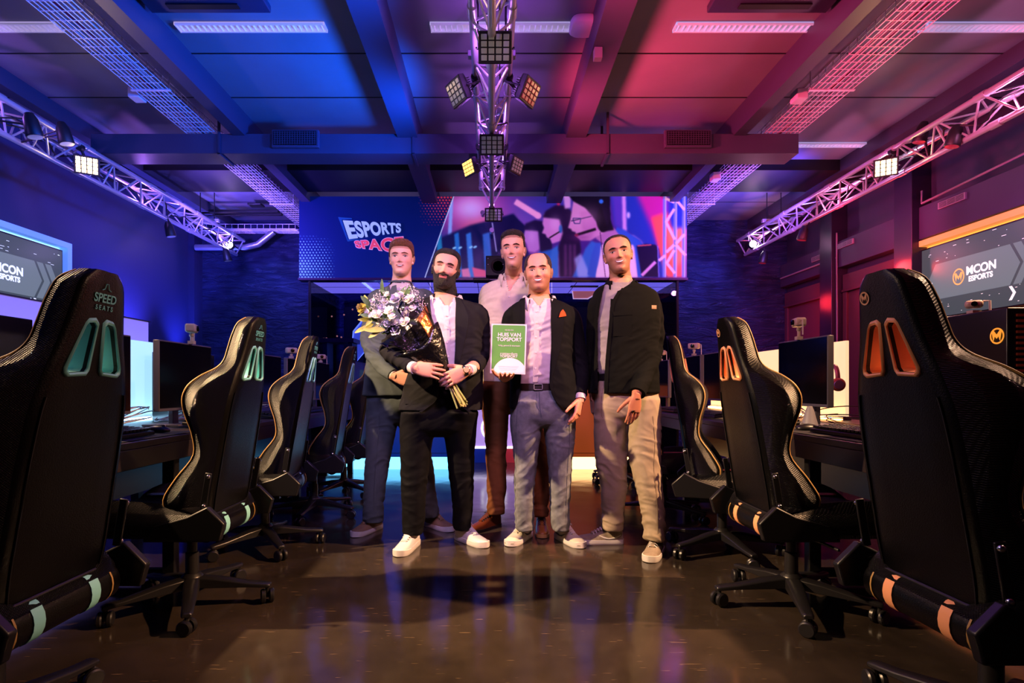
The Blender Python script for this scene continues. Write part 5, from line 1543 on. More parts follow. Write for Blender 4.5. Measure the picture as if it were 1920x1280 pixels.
M_skin = {}
def body_object(par, meshes, rough=.5):
    """joins the skin meshes of one person into one body mesh"""
    import bmesh
    b = bmesh.new()
    for me in meshes: b.from_mesh(me)
    out = bpy.data.meshes.new('body'); b.to_mesh(out); b.free()
    off = ORG[par.name]; a = getco(out)-np.array(off, dtype=np.float32); setco(out, a)
    m = mat('skin', '#d09a80', rough, attr=True, spec=.35, bump=('noise', 500, .08))
    b_ = m.node_tree.nodes['Principled BSDF']; b_.inputs['Subsurface Weight'].default_value = .08; b_.inputs['Subsurface Radius'].default_value = (.02, .007, .004)
    out.materials.append(m); out.shade_smooth()
    o = bpy.data.objects.new('body', out); C.objects.link(o); o.parent = par; ORG[o.name] = off
    return o
def skin_plain(me, c): setcol(me, np.tile(np.array(lin(c)), (len(me.vertices), 1))); return me

def fabric(name, c, rough=.8, sc=350, st=.07, vary=.12, sheen=0): return mat(name, c, rough, spec=.12, bump=('noise', sc, st), vary=vary, vscale=30, sheen=sheen)
M_shirtw = fabric('white_shirt_cotton', '#ccc4ca', .7)
M_but = mat('shirt_button', '#cfc6c8', .3)
def buttons(bv, pts, m, par, r=.0052, off=.003, name='button'):
    for px, py in pts:
        q = hit(bv, px, py, off)
        if q is None: continue
        s = MB(); s.lathe([(r, -.001), (r, .001), (r*.6, .0016), (r*.5, .0006)], q, rotx(PI/2), 14); s.build(name, m, par, smooth=40)

def build_person(d):
    Y = d['Y']; base = Vector((P(d['torso'][0][1], 700, Y).x, Y, 0))
    par = thing('person', d['label'], 'person', base)
    hd = d['head']; hd['at'] = P(hd['px'], hd['py'], hd['Y']); nk = d['torso'][0]
    hd['neckw'] = P(nk[1], nk[0]+6, Y+.012)
    head_me, Mx = make_head(par, hd)
    sk = hd['skin']; parts = [head_me]
    # coarse body under the clothes
    cb = MB(); px_loft(cb, [q for q in d['torso'] if q[0] < d['pelvis'][0][0]-8], Y, n=2.3, k=.86)
    for A in d['arms']:
        pts = [P(*q) for q in A['pts']]; limb(cb, pts, [r*.62 for r in A['r']])
    for i, Lg in enumerate(d['legs']):
        px_loft(cb, Lg['rings'], Lg['Y'][0], Lg['Y'][1], n=2.1, k=.8)
    pw = d['pelvis']; pw = pw[:-1]+[(pw[-1][0], pw[-1][1], pw[-1][2]*.96, pw[-1][3]*.9), (pw[-1][0]+9, pw[-1][1], pw[-1][2]*.82, pw[-1][3]*.72), (pw[-1][0]+18, pw[-1][1], pw[-1][2]*.5, pw[-1][3]*.45)]; [Lg.update(rings=[(a, b, c, e*(1.13 if a < 800 else 1.06 if a < 850 else 1)) for a, b, c, e in Lg['rings']]) for Lg in d['legs']]; px_loft(cb, pw, Y, n=2.4, k=.8)
    parts.append(skin_plain(remesh(cb, .012, 2), sk))
    for Hn in d['hands']:
        parts.append(skin_plain(hand(**Hn), hd.get('handskin', sk)))
    body_object(par, parts)
    # trousers
    tm = MB(); px_loft(tm, pw, Y, n=2.5)
    spots = []
    for Lg in d['legs']:
        px_loft(tm, Lg['rings'], Lg['Y'][0], Lg['Y'][1], n=2.15)
        r = Lg['rings']; pa = r[0][0]; pb = r[-1][0]
        for py, rad, am in ((pb-8, .07, .010), (pb-38, .08, .006), ((pa+pb)/2+12, .10, .0065), (pa+40, .1, .003)):
            cx = np.interp(py, [q[0] for q in r], [q[1] for q in r]); yy = Lg['Y'][0]+(Lg['Y'][1]-Lg['Y'][0])*(py-pa)/(pb-pa)
            spots.append((P(cx, py, yy), rad, am))
    o, d['bv_tr'] = garment('trousers', tm, d['m_trouser'], par, .0065, spots, d.get('trfold', .0018), seed=d['seed'], wl=d.get('trwl', .055))
    return par

# ---- hair thickness functions (local head frame)
def scalp(front=.055, side=.03, back=-.06, th=.012, top=.0, w=.02, soft=.012):
    """hair cap: hairline height at the front, side burn height, nape height"""
    def f(x, y, z):
        line = np.where(y < 0, side+(front-side)*sstep(.0, -.075, y), back+(side-back)*sstep(.055, .0, y))
        m = sstep(0, soft, z-line); ear = (np.abs(x) > .06)*(np.abs(y-.012) < .022)*(z < .03)
        m = np.where(ear, 0, m)
        return np.where(m > 0, th*m+top*sstep(.06, .11, z)*m, -1)
    return f
def cuff(p0, p1, r, m, par, name='shirt_cuff'):
    s = MB(); a, b = Vector(p0), Vector(p1); s.path([a, b], [r, r*.98], 20, cap=True); return s.build(name, m, par, smooth=60)
def strip(bv, pts, w_px, m, name, par, off=.004, th=.002):
    """narrow vertical band on a garment"""
    return patch(bv, [(x-w_px/2, y) for x, y in pts], [(x+w_px/2, y) for x, y in pts], name, m, par, off, th, nu=2)
def jlimb(d, mb, pts, r):
    c = P(d['torso'][4][1], pts[0].z, d['Y']); q = pts[0].lerp(Vector((c.x, d['Y'], pts[0].z+.012)), .42)
    limb(mb, [q]+pts, [r[0]*.94]+r)
def edges(bv, rows, m, par, wpx=5, name='front_edge'):
    y0 = {'pA': 0}.get(0, rows[2][0]); rows = [q for q in rows if q[0] >= y0]
    l = [(a-wpx, y) for y, a, b in rows]; l2 = [(a+1.2, y) for y, a, b in rows]
    r = [(b-1.2, y) for y, a, b in rows]; r2 = [(b+wpx, y) for y, a, b in rows]
    patch(bv, l, l2, name, m, par, .007, .006, nu=3, nv=len(rows)*8); patch(bv, r, r2, name, m, par, .007, .006, nu=3, nv=len(rows)*8)
def up_arm(px, py, Y): return (px, py, Y)

# ---------------------------------------------------------------- A: blond man at the left rear
M_suitA = fabric('grey_blue_suit', '#525c62', .8)
A = dict(label='tall blond man at the left rear in a grey blue suit', Y=3.69, seed=11,
    head=dict(px=753, py=485.5, Y=3.66, yaw=D(2), pitch=D(0), roll=D(0), s=1.04, tall=.92, skin='#f0bca8', blush='#d88078', smile=.25, wide=.97, jaw=1.04, teeth=.75, brow=.55, browc='#8a5a3a', hair='#7a4a28', lips='#b8605c', eye=.8, iris='#2a3a48', neck=.060, handskin='#dba08c',
        hairshadow=lambda x, y, z: ((z > .052) | ((y > .0) & (z > -.04))).astype(float), scalptint_k=.6,
        hairs=[(scalp(.066, .0, -.065, .007, .010), '#7a4a28', .22, 110, 'hair')]),
    torso=[(528, 753, 17, .062), (538, 752, 23, .074), (546, 750, 44, .088), (558, 749, 58, .11), (580, 748, 57, .125), (620, 747, 54, .125), (660, 743, 52, .125), (700, 740, 53, .13), (742, 736, 54, .135)],
    arms=[dict(pts=[(706, 562, 3.70), (697, 600, 3.69), (692, 648, 3.64), (715, 685, 3.5), (738, 704, 3.40)], r=[.062, .06, .052, .046, .04]),
          dict(pts=[(800, 562, 3.70), (812, 610, 3.76), (815, 650, 3.80), (812, 690, 3.8), (805, 710, 3.75)], r=[.062, .058, .052, .046, .04])],
    pelvis=[(712, 738, 44, .11), (735, 738, 50, .12), (760, 740, 51, .125), (775, 741, 50, .12)],
    legs=[dict(Y=(3.69, 3.77), rings=[(748, 716, 28, .118), (790, 716, 29, .10), (840, 711, 24.5, .088), (880, 706, 22, .08), (920, 702, 20, .075), (955, 700, 19.5, .075), (978, 700, 18.5, .075)]),
          dict(Y=(3.69, 3.86), rings=[(748, 765, 27, .118), (790, 773, 27, .095), (840, 784, 23, .085), (880, 792, 21, .08), (920, 800, 18, .072), (950, 805, 17, .07), (968, 806, 16.5, .07)])],
    hands=[dict(W=P(738, 705, 3.39), f=(.9, -.15, -.25), n=(0, .9, -.1), t=(0, 0, 1), curls=(.85, .9, .95, 1.0), thumb=.1, arm=P(722, 694, 3.46)),
           dict(W=P(806, 712, 3.75), f=(-.5, -.4, -.3), n=(0, .8, 0), t=(0, 0, 1), curls=(.5, .5, .5, .5), arm=P(812, 690, 3.8))],
    m_trouser=M_suitA)
pA = build_person(A)
jm = MB(); px_loft(jm, A['torso'], A['Y'], add=.006)
for a in A['arms']: jlimb(A, jm, [P(*q) for q in a['pts']], a['r'])
o, bvA = garment('jacket', jm, M_suitA, pA, spots=[(P(692, 648, 3.6), .12, .008), (P(712, 680, 3.5), .08, .006), (P(745, 640, 3.6), .12, .004)], base=.0018, seed=4,
    opening=[(528, 728, 778), (542, 730, 776), (560, 742, 766), (600, 752, 762), (650, 757, 759)], Yc=3.66)
edges(bvA, [(528, 728, 778), (542, 730, 776), (560, 742, 766), (600, 752, 762), (650, 757, 759)], M_suitA, pA)
shm = MB(); px_loft(shm, A['torso'][:7], A['Y'], k=.95)
garment('shirt', shm, M_shirtw, pA, base=.001, seed=8)
collar(P(753, 532, 3.685), .070, .080, 'shirt_collar', M_shirtw, pA, h=.03)
patch(bvA, [(735, 536), (728, 556), (726, 580), (742, 620), (757, 652)], [(743, 534), (745, 556), (752, 600), (757, 640), (758, 655)], 'lapel', M_suitA, pA)
patch(bvA, [(766, 534), (764, 556), (762, 600), (759, 655)], [(775, 534), (780, 556), (782, 580), (762, 655)], 'lapel', M_suitA, pA)
cuff(P(733, 701.5, 3.415), P(739, 705, 3.395), .032, M_shirtw, pA)
M_suede = fabric('tan_suede', '#8a7058', .85); M_solew = mat('white_rubber_sole', '#d8d4d4', .5); M_lacet = mat('tan_laces', '#a08868', .7); M_laced = mat('dark_laces', '#2a2430', .7)
q0 = P(702, 990, 3.86); shoe((q0.x+.03, 3.90), (-.905, 3.63), pA, M_suede, M_solew, M_laced)
shoe((P(800, 960, 3.98).x-.01, 3.98), (P(850, 960, 3.8).x, 3.76), pA, M_suede, M_solew, M_lacet)

# ---------------------------------------------------------------- C: tall man at the middle rear in a cream shirt
M_cream = fabric('cream_shirt_cotton', '#cfc3b4', .75); M_brown = fabric('brown_chino', '#6e4426', .7); M_brleather = mat('brown_boot_leather', '#6a3214', .35, vary=.2, vscale=20)
Cc = dict(label='tall dark haired man at the middle rear in a cream shirt and brown trousers', Y=3.75, seed=23,
    head=dict(px=962, py=471, Y=3.62, yaw=D(-9), pitch=D(-1), roll=D(-2), s=1.05, tall=.95, skin='#e6ac92', blush='#cc7264', smile=.9, wide=.94, jaw=.92, teeth=.95, brow=.85, browc='#2a1a16', hair='#20130f', lips='#b05a54', eye=.7, neck=.054, nose=1.1, stubble=.3, stubblecol='#8a7268', ear=1.25,
        hairshadow=lambda x, y, z: ((z > .066) | ((y > .0) & (z > -.03) & (np.abs(x) > .045)) | ((y > .03) & (z > -.04))).astype(float), scalptint_k=.6,
        hairs=[((lambda f: (lambda x, y, z: np.where((np.abs(x) > .052) & (y < -.03), -1, f(x, y, z))))(scalp(.084, .01, -.06, .006, .014)), '#24150f', .22, 120, 'hair')]),
    torso=[(512, 963, 18, .064), (524, 961, 24, .072), (531, 957, 41, .082), (542, 954, 51, .100), (570, 952, 51, .12), (620, 951, 49, .12), (660, 951, 48, .12), (700, 952, 47, .12), (716, 953, 47, .12)],
    arms=[dict(pts=[(916, 549, 3.76), (911, 590, 3.80), (909, 640, 3.84), (912, 680, 3.84), (915, 708, 3.82)], r=[.058, .055, .05, .045, .038]),
          dict(pts=[(995, 549, 3.76), (1010, 590, 3.80), (1020, 640, 3.86), (1024, 680, 3.88), (1024, 715, 3.86)], r=[.058, .055, .05, .045, .038])],
    pelvis=[(692, 953, 44, .11), (715, 953, 48, .118), (740, 955, 50, .122), (758, 957, 49, .12)],
    legs=[dict(Y=(3.75, 3.84), rings=[(720, 929, 27, .10), (760, 928, 25, .095), (800, 930, 23, .088), (840, 930, 20, .08), (880, 931, 19, .078), (920, 931, 18, .075), (948, 930, 17, .072), (962, 930, 15.5, .07)]),
          dict(Y=(3.75, 3.76), rings=[(720, 975, 27, .10), (770, 987, 27, .095), (820, 1000, 22, .085), (870, 1009, 19, .078), (915, 1012, 17.5, .075), (950, 1013, 16, .072), (966, 1013, 15, .07)])],
    hands=[dict(W=P(915, 712, 3.82), f=(.1, -.05, -1), n=(.9, .2, 0), t=(0, -1, 0), curls=(.4, .4, .4, .4), arm=P(913, 690, 3.83)),
           dict(W=P(1024, 718, 3.86), f=(-.1, -.05, -1), n=(-.9, .2, 0), t=(0, -1, 0), curls=(.4, .4, .4, .4), arm=P(1024, 690, 3.87))],
    m_trouser=M_brown)
pC = build_person(Cc)
jm = MB(); px_loft(jm, Cc['torso'], Cc['Y'], add=.004)
for a in Cc['arms']: jlimb(Cc, jm, [P(*q) for q in a['pts']], a['r'])
o, bvC = garment('shirt', jm, M_cream, pC, spots=[(P(910, 600, 3.75), .1, .005), (P(930, 640, 3.65), .12, .004)], base=.0018, seed=14, opening=[(505, 945, 978), (520, 948, 973), (532, 951, 964), (547, 954.5, 956)], Yc=3.73, solid=.003)
collar(P(962, 513, 3.725), .076, .088, 'shirt_collar', M_cream, pC, gap=.85, h=.036, tip=.05, leaf=.055, out=.03)
strip(bvC, [(955, 545), (952, 580), (951, 620), (951, 700)], 8, M_cream, 'button_placket', pC)
buttons(bvC, [(955, 556), (952, 585), (951, 615), (951, 645)], M_but, pC, off=.006)
bx_ = lambda px, Y: P(px, 990, Y).x
shoe((bx_(936, 3.96), 3.96), (bx_(893, 3.80), 3.78), pC, M_brleather, mat('dark_sole', '#1c120e', .5), M_laced, boot=True, name='boot')
shoe((bx_(1014, 3.9), 3.90), (bx_(1016, 3.67), 3.64), pC, mat('lit_boot_leather', '#8a5424', .35, vary=.2, vscale=20), mat('lit_sole', '#b08850', .5), M_laced, boot=True, name='boot')  # same brown pair; light painted in as paler leather and sole

# ---------------------------------------------------------------- B: bearded man with the flowers
M_suitB = fabric('charcoal_navy_suit', '#1b1b20', .85); M_trB = fabric('black_suit_trousers', '#0c0c10', .7)
def beard(x, y, z):
    edge = -.028-.55*np.maximum(.0, .0)*x
    line = np.interp(np.abs(x), [0, .028, .05, .064, .07], [-.04, -.052, -.042, -.012, .006])
    m = sstep(0, .012, line-z)*sstep(.05, .02, y)
    front = (y < -.055)
    cheek = front & (z > -.050) & (np.abs(x) < .046)
    m = np.where(cheek, 0, m)
    mouth = (np.abs(x) < .026) & (z > -.077) & (z < -.057) & front
    m = np.where(mouth, 0, m)
    m = m*sstep(-.15, -.125, z)
    return np.where(m > .02, .0018*m+.005*m*sstep(-.065, -.11, z), -1)
def moustache(x, y, z):
    m = sstep(.034, .026, np.abs(x))*((z < -.045) & (z > -.0585+.25*np.abs(x)-.25*.0-.0) | ((np.abs(x) > .024) & (z < -.045) & (z > -.085)))*(y < -.05)
    m = np.where((np.abs(x) < .004) & (z > -.05), 0, m)
    return np.where(m > .02, .0045*m, -1)
B = dict(label='bearded man in a dark suit and white shirt holding the wrapped bouquet', Y=3.40, seed=31,
    head=dict(px=835.5, py=506, Y=3.36, yaw=D(2), pitch=D(-2), roll=D(11), s=1.04, tall=.92, skin='#d8a08c', blush='#d0746a', smile=.7, wide=1.0, jaw=1.05, teeth=0, brow=.9, browc='#1c1210', hair='#150e0d', lips='#b8605a', eye=.12, neck=.064, nose=1.0, stubble=.75, stubblecol='#1c1311', handskin='#cf9480',
        hairshadow=lambda x, y, z: ((z > .084) | ((y > -.01) & (z > -.04)) | ((np.abs(x) > .060) & (z > .0) & (y > -.05))).astype(float), scalptint_k=.85,
        hairs=[(scalp(.080, .008, -.06, .006, .008), '#150e0d', .2, 150, 'hair'), (beard, '#180f0d', .5, 260, 'beard'), (moustache, '#180f0d', .4, 260, 'moustache')]),
    torso=[(550, 836, 20, .068), (560, 836, 26, .075), (568, 839, 47, .086), (580, 841, 60, .108), (605, 844, 62, .14), (645, 843, 63, .145), (685, 838, 66, .15), (725, 832, 72, .155), (768, 826, 77, .155)],
    arms=[dict(pts=[(788, 586, 3.38), (758, 620, 3.30), (730, 654, 3.20), (752, 674, 3.12), (771, 688, 3.06)], r=[.066, .062, .055, .048, .040]),
          dict(pts=[(896, 590, 3.38), (901, 630, 3.42), (901, 664, 3.42), (892, 684, 3.28), (880, 694, 3.12)], r=[.064, .060, .056, .05, .041])],
    pelvis=[(715, 828, 60, .13), (745, 826, 64, .138), (775, 824, 68, .14), (800, 823, 66, .135)],
    legs=[dict(Y=(3.40, 3.42), rings=[(770, 789, 36, .138), (800, 783, 33, .11), (850, 779, 28.5, .10), (890, 777, 25.5, .09), (930, 776, 23, .085), (970, 776, 21, .08), (1000, 775, 19.5, .08)]),
          dict(Y=(3.40, 3.54), rings=[(770, 860, 38, .138), (800, 862, 32, .11), (850, 864, 26, .095), (890, 865, 23.5, .088), (930, 867, 20.5, .08), (965, 867, 18, .076), (990, 867, 17, .074)])],
    hands=[dict(W=P(776, 690, 3.045), f=(.95, -.05, -.12), n=(.1, 1, -.15), t=(0, .2, 1), curls=(.32, .25, .22, .3), spread=.1, thumb=.5, s=1.04, arm=P(763, 684, 3.09)),
           dict(W=P(876, 694, 3.07), f=(-.88, -.12, -.42), n=(-.1, 1, -.1), t=(-.3, 0, 1), curls=(.35, .3, .3, .35), spread=.06, thumb=.5, s=1.06, arm=P(888, 688, 3.18))],
    m_trouser=M_trB, trfold=.0015)
pB = build_person(B)
jm = MB(); px_loft(jm, B['torso'], B['Y'], add=.006)
for a in B['arms']: jlimb(B, jm, [P(*q) for q in a['pts']], a['r'])
o, bvB = garment('jacket', jm, M_suitB, pB, spots=[(P(735, 650, 3.2), .12, .009), (P(755, 672, 3.1), .08, .006), (P(895, 660, 3.3), .12, .006), (P(790, 690, 3.25), .12, .003)], base=.0016, seed=5,
    opening=[(544, 802, 866), (556, 802, 862), (568, 805, 856), (600, 809, 855), (650, 816, 855), (700, 822, 852), (735, 822, 852), (752, 815, 856), (762, 803, 866), (772, 790, 880)], Yc=3.37)
edges(bvB, [(544, 802, 866), (556, 802, 862), (568, 805, 856), (600, 809, 855), (650, 816, 855), (700, 822, 852), (735, 822, 852), (752, 815, 856), (762, 803, 866), (772, 790, 880)], M_suitB, pB)
shm = MB(); px_loft(shm, B['torso'][1:8], B['Y'], k=.94)
o, bvS = garment('shirt', shm, M_shirtw, pB, opening=[(550, 820, 854), (562, 826, 849), (577, 836, 840)], Yc=3.39, solid=.002, base=.0016, seed=9, spots=[(P(838, 640, 3.3), .15, .003)])
collar(P(836, 552, 3.40), .080, .098, 'shirt_collar', M_shirtw, pB, gap=.8, h=.036, tip=.055, leaf=.055, out=.03)
strip(bvS, [(836, 572), (838, 620), (840, 670), (840, 730)], 10, M_shirtw, 'button_placket', pB, .003)
buttons(bvS, [(837, 592), (838, 616), (839, 642), (840, 668)], M_but, pB, off=.005)
patch(bvB, [(797, 558), (788, 580), (790, 610), (806, 660), (822, 712)], [(806, 556), (807, 580), (810, 620), (817, 665), (823, 714)], 'lapel', M_suitB, pB)
patch(bvB, [(853, 556), (856, 580), (856, 620), (855, 665), (853, 714)], [(862, 558), (874, 582), (878, 605), (868, 655), (854, 716)], 'lapel', M_suitB, pB)
patch(bvB, [(757, 720), (758, 757)], [(792, 722), (792, 758)], 'pocket_flap', M_suitB, pB, .003, .003)
s = MB(); q = hit(bvB, 856, 658, .004)
if q is not None: s.box(q, (.016, .002, .003)); s.build('buttonhole', M_but, pB)
cuff(P(770.5, 687.5, 3.065), P(778, 690, 3.04), .0345, M_shirtw, pB)
cuff(P(884, 692, 3.13), P(877, 694.5, 3.075), .0335, M_shirtw, pB)
w_ = thing('wristwatch', 'round black wristwatch on the bearded man right below the white cuff', 'watch', P(874, 690, 3.03))
ax = Vector((-.88, -.12, -.42)).normalized()
s = MB(); wc = P(872.5, 694.5, 3.055); Rw = ax.to_track_quat('Z', 'Y').to_matrix()
s.lathe([(.0275, -.008), (.029, -.008), (.029, .008), (.0275, .008)], wc, Rw, 24); s.build('strap', M_black, w_, smooth=50)
s = MB(); s.lathe([(.018, 0), (.019, .005), (.016, .008)], wc+Vector((.008, -.027, .004)), rotx(PI/2), 20); s.build('case', M_chrome, w_, smooth=50)
s = MB(); s.lathe([(.0155, .0082), (.001, .0086)], wc+Vector((.008, -.027, .004)), rotx(PI/2), 20); s.build('dial', mat('watch_dial', '#c8a080', .3), w_)
M_wleather = mat('white_sneaker_leather', '#dcd6d8', .42); M_wlace = mat('white_laces', '#e6e0e0', .7)
shoe((bx_(780, 3.5), 3.50), (bx_(748, 3.24), 3.215), pB, M_wleather, M_solew, M_wlace)
shoe((bx_(858, 3.62), 3.62), (bx_(912, 3.38), 3.39), pB, M_wleather, M_solew, M_wlace)

# ---------------------------------------------------------------- D: bald man with the award board
M_navy = fabric('navy_blazer', '#05060c', .8); M_jean = fabric('faded_jeans', '#868a90', .8, sc=500, st=.35, vary=.35); M_pink = fabric('pale_pink_shirt', '#c4b6be', .7)
Dd = dict(label='balding smiling man in a navy blazer, pale shirt and faded jeans holding the green board', Y=3.37, seed=47,
    head=dict(px=1009.5, py=511.5, Y=3.33, yaw=D(-8), pitch=D(-1), roll=D(-3), s=1.03, tall=.94, skin='#dc9a80', blush='#d4705e', smile=1.0, wide=1.0, jaw=1.06, teeth=1.0, brow=.72, browc='#3a221a', hair='#33201a', lips='#b85c54', eye=.6, neck=.062, stubble=.62, stubblecol='#6a4234', ear=1.1, handskin='#d69078',
        hairshadow=lambda x, y, z: (((y > -.02) & (z > -.03) & (np.abs(x) > .05)) | ((y > .02) & (z > -.04)) | ((np.abs(x) > .052) & (z > .03)) | (z > .108)).astype(float), scalptint_k=.6,
        hairs=[((lambda f: (lambda x, y, z: np.where((np.abs(x) < .058-.45*np.maximum(z-.06, 0)) & (y < .02), -1, f(x, y, z))))(scalp(.04, .01, -.06, .004, 0)), '#3a2620', .4, 200, 'hair')]),
    torso=[(552, 1011, 19, .066), (561, 1011, 25, .072), (568, 1012, 43, .084), (579, 1014, 57, .106), (602, 1016, 59, .138), (640, 1016, 57, .142), (680, 1017, 58, .145), (720, 1019, 61, .15), (766, 1022, 65, .15)],
    arms=[dict(pts=[(963, 594, 3.37), (957, 635, 3.40), (956, 676, 3.41), (951, 695, 3.32), (946, 706, 3.22)], r=[.063, .06, .055, .048, .040]),
          dict(pts=[(1068, 594, 3.37), (1078, 635, 3.40), (1087, 680, 3.40), (1089, 715, 3.34), (1088, 741, 3.29)], r=[.063, .060, .054, .047, .041])],
    pelvis=[(722, 1010, 44, .118), (742, 1014, 53, .126), (765, 1017, 58, .13), (782, 1018, 60, .128)],
    legs=[dict(Y=(3.37, 3.50), rings=[(750, 992, 34, .128), (785, 987, 31, .108), (830, 986, 26, .098), (870, 985, 21.5, .088), (905, 983, 19.5, .085), (940, 983, 18, .08), (970, 983, 17.5, .078), (992, 984, 17, .078)]),
          dict(Y=(3.37, 3.48), rings=[(750, 1043, 34, .128), (785, 1048, 31, .108), (830, 1050, 27, .098), (870, 1050, 22, .088), (905, 1050, 20, .085), (940, 1050, 19, .08), (970, 1050, 18, .08), (992, 1050, 17.5, .08)])],
    hands=[dict(W=P(946, 709, 3.205), f=(.08, -1, .06), n=(0, .06, 1), t=(-1, 0, 0), curls=(.12, .1, .1, .15), spread=.08, thumb=.2, arm=P(949, 702, 3.27)),
           dict(W=P(1088, 748, 3.275), f=(-.22, -.25, -1), n=(-.85, .45, 0), t=(-.35, -1, -.1), curls=(.22, .25, .32, .4), spread=.1, thumb=.25, arm=P(1088, 728, 3.31))],
    m_trouser=M_jean, trfold=.0022)
pD = build_person(Dd)
jm = MB(); px_loft(jm, Dd['torso'], Dd['Y'], add=.006)
for a in Dd['arms']: jlimb(Dd, jm, [P(*q) for q in a['pts']], a['r'])
o, bvD = garment('blazer', jm, M_navy, pD, spots=[(P(1085, 680, 3.4), .12, .006), (P(955, 660, 3.4), .1, .005), (P(1050, 690, 3.25), .12, .003)], base=.0015, seed=6,
    opening=[(546, 977, 1044), (557, 978, 1041), (568, 983, 1035), (600, 983, 1034), (640, 980, 1035), (715, 975, 1032), (735, 973, 1036), (752, 970, 1044), (762, 966, 1054), (770, 960, 1066)], Yc=3.34)
edges(bvD, [(546, 977, 1044), (557, 978, 1041), (568, 983, 1035), (600, 983, 1034), (640, 980, 1035), (715, 975, 1032), (735, 973, 1036), (752, 970, 1044), (762, 966, 1054), (770, 960, 1066)], M_navy, pD)
shm = MB(); px_loft(shm, Dd['torso'][1:7]+[(705, 1018, 59, .145), (722, 1014, 54, .128)], Dd['Y'], k=.93)
o, bvS = garment('shirt', shm, M_pink, pD, opening=[(550, 996, 1024), (560, 999, 1021), (574, 1009, 1012)], Yc=3.36, solid=.002, base=.0018, seed=19, spots=[(P(1005, 640, 3.25), .15, .003), (P(1000, 705, 3.25), .08, .005)])
collar(P(1011, 553, 3.36), .080, .098, 'shirt_collar', M_pink, pD, gap=.78, h=.036, tip=.05, leaf=.055, out=.03)
strip(bvS, [(1006, 572), (1006, 620), (1005, 670), (1004, 716)], 10, M_pink, 'button_placket', pD, .003)
buttons(bvS, [(1007, 584), (1006, 605), (1005, 632), (1005, 661), (1004, 690)], M_but, pD, off=.005)
patch(bvD, [(976, 560), (962, 582), (962, 606), (970, 650), (977, 700)], [(985, 557), (984, 580), (982, 620), (979, 660), (977.5, 702)], 'lapel', M_navy, pD)
patch(bvD, [(1032, 557), (1034, 585), (1036, 620), (1035, 660), (1033, 712)], [(1042, 559), (1056, 582), (1058, 604), (1050, 655), (1034, 714)], 'lapel', M_navy, pD)
M_rust = fabric('rust_pocket_square', '#b04a20', .7)
patch(bvD, [(1048, 594.5), (1051, 585), (1055, 580)], [(1062, 592), (1060, 586), (1056, 580)], 'pocket_square', M_rust, pD, .018, .003)
s = MB(); s.loft([px_ring(1010, 719, 3.37, 45.5, .124, 2.5), px_ring(1010, 731, 3.37, 47.5, .127, 2.5)]); bel = s.build('belt', mat('dark_belt', '#1a0e0c', .35), pD, smooth=60)
q = P(1009, 725, 3.245); s = MB()
for a, b, c, e in ((-.026, .026, .014, .018), (-.026, .026, -.018, -.014), (-.026, -.022, -.018, .018), (.022, .026, -.018, .018)): s.bx(q.x+a, q.x+b, q.y-.008, q.y-.003, q.z+c, q.z+e)
s.build('buckle', M_alu, bel)
cuff(P(1088, 737, 3.295), P(1088, 749, 3.275), .034, M_shirtw, pD)
M_swh = fabric('off_white_sneaker', '#cfc8b8', .6); M_olive = mat('dark_green_mark', '#26302a', .5); M_toe = mat('grey_suede_guard', '#8c8676', .8)
shoe((bx_(992, 3.66), 3.68), (bx_(944, 3.37), 3.36), pD, M_swh, M_solew, M_wlace, mark=M_olive, toe_cap=M_toe)
shoe((bx_(1046, 3.64), 3.65), (bx_(1092, 3.39), 3.375), pD, M_swh, M_solew, M_wlace, mark=M_olive, toe_cap=M_toe)

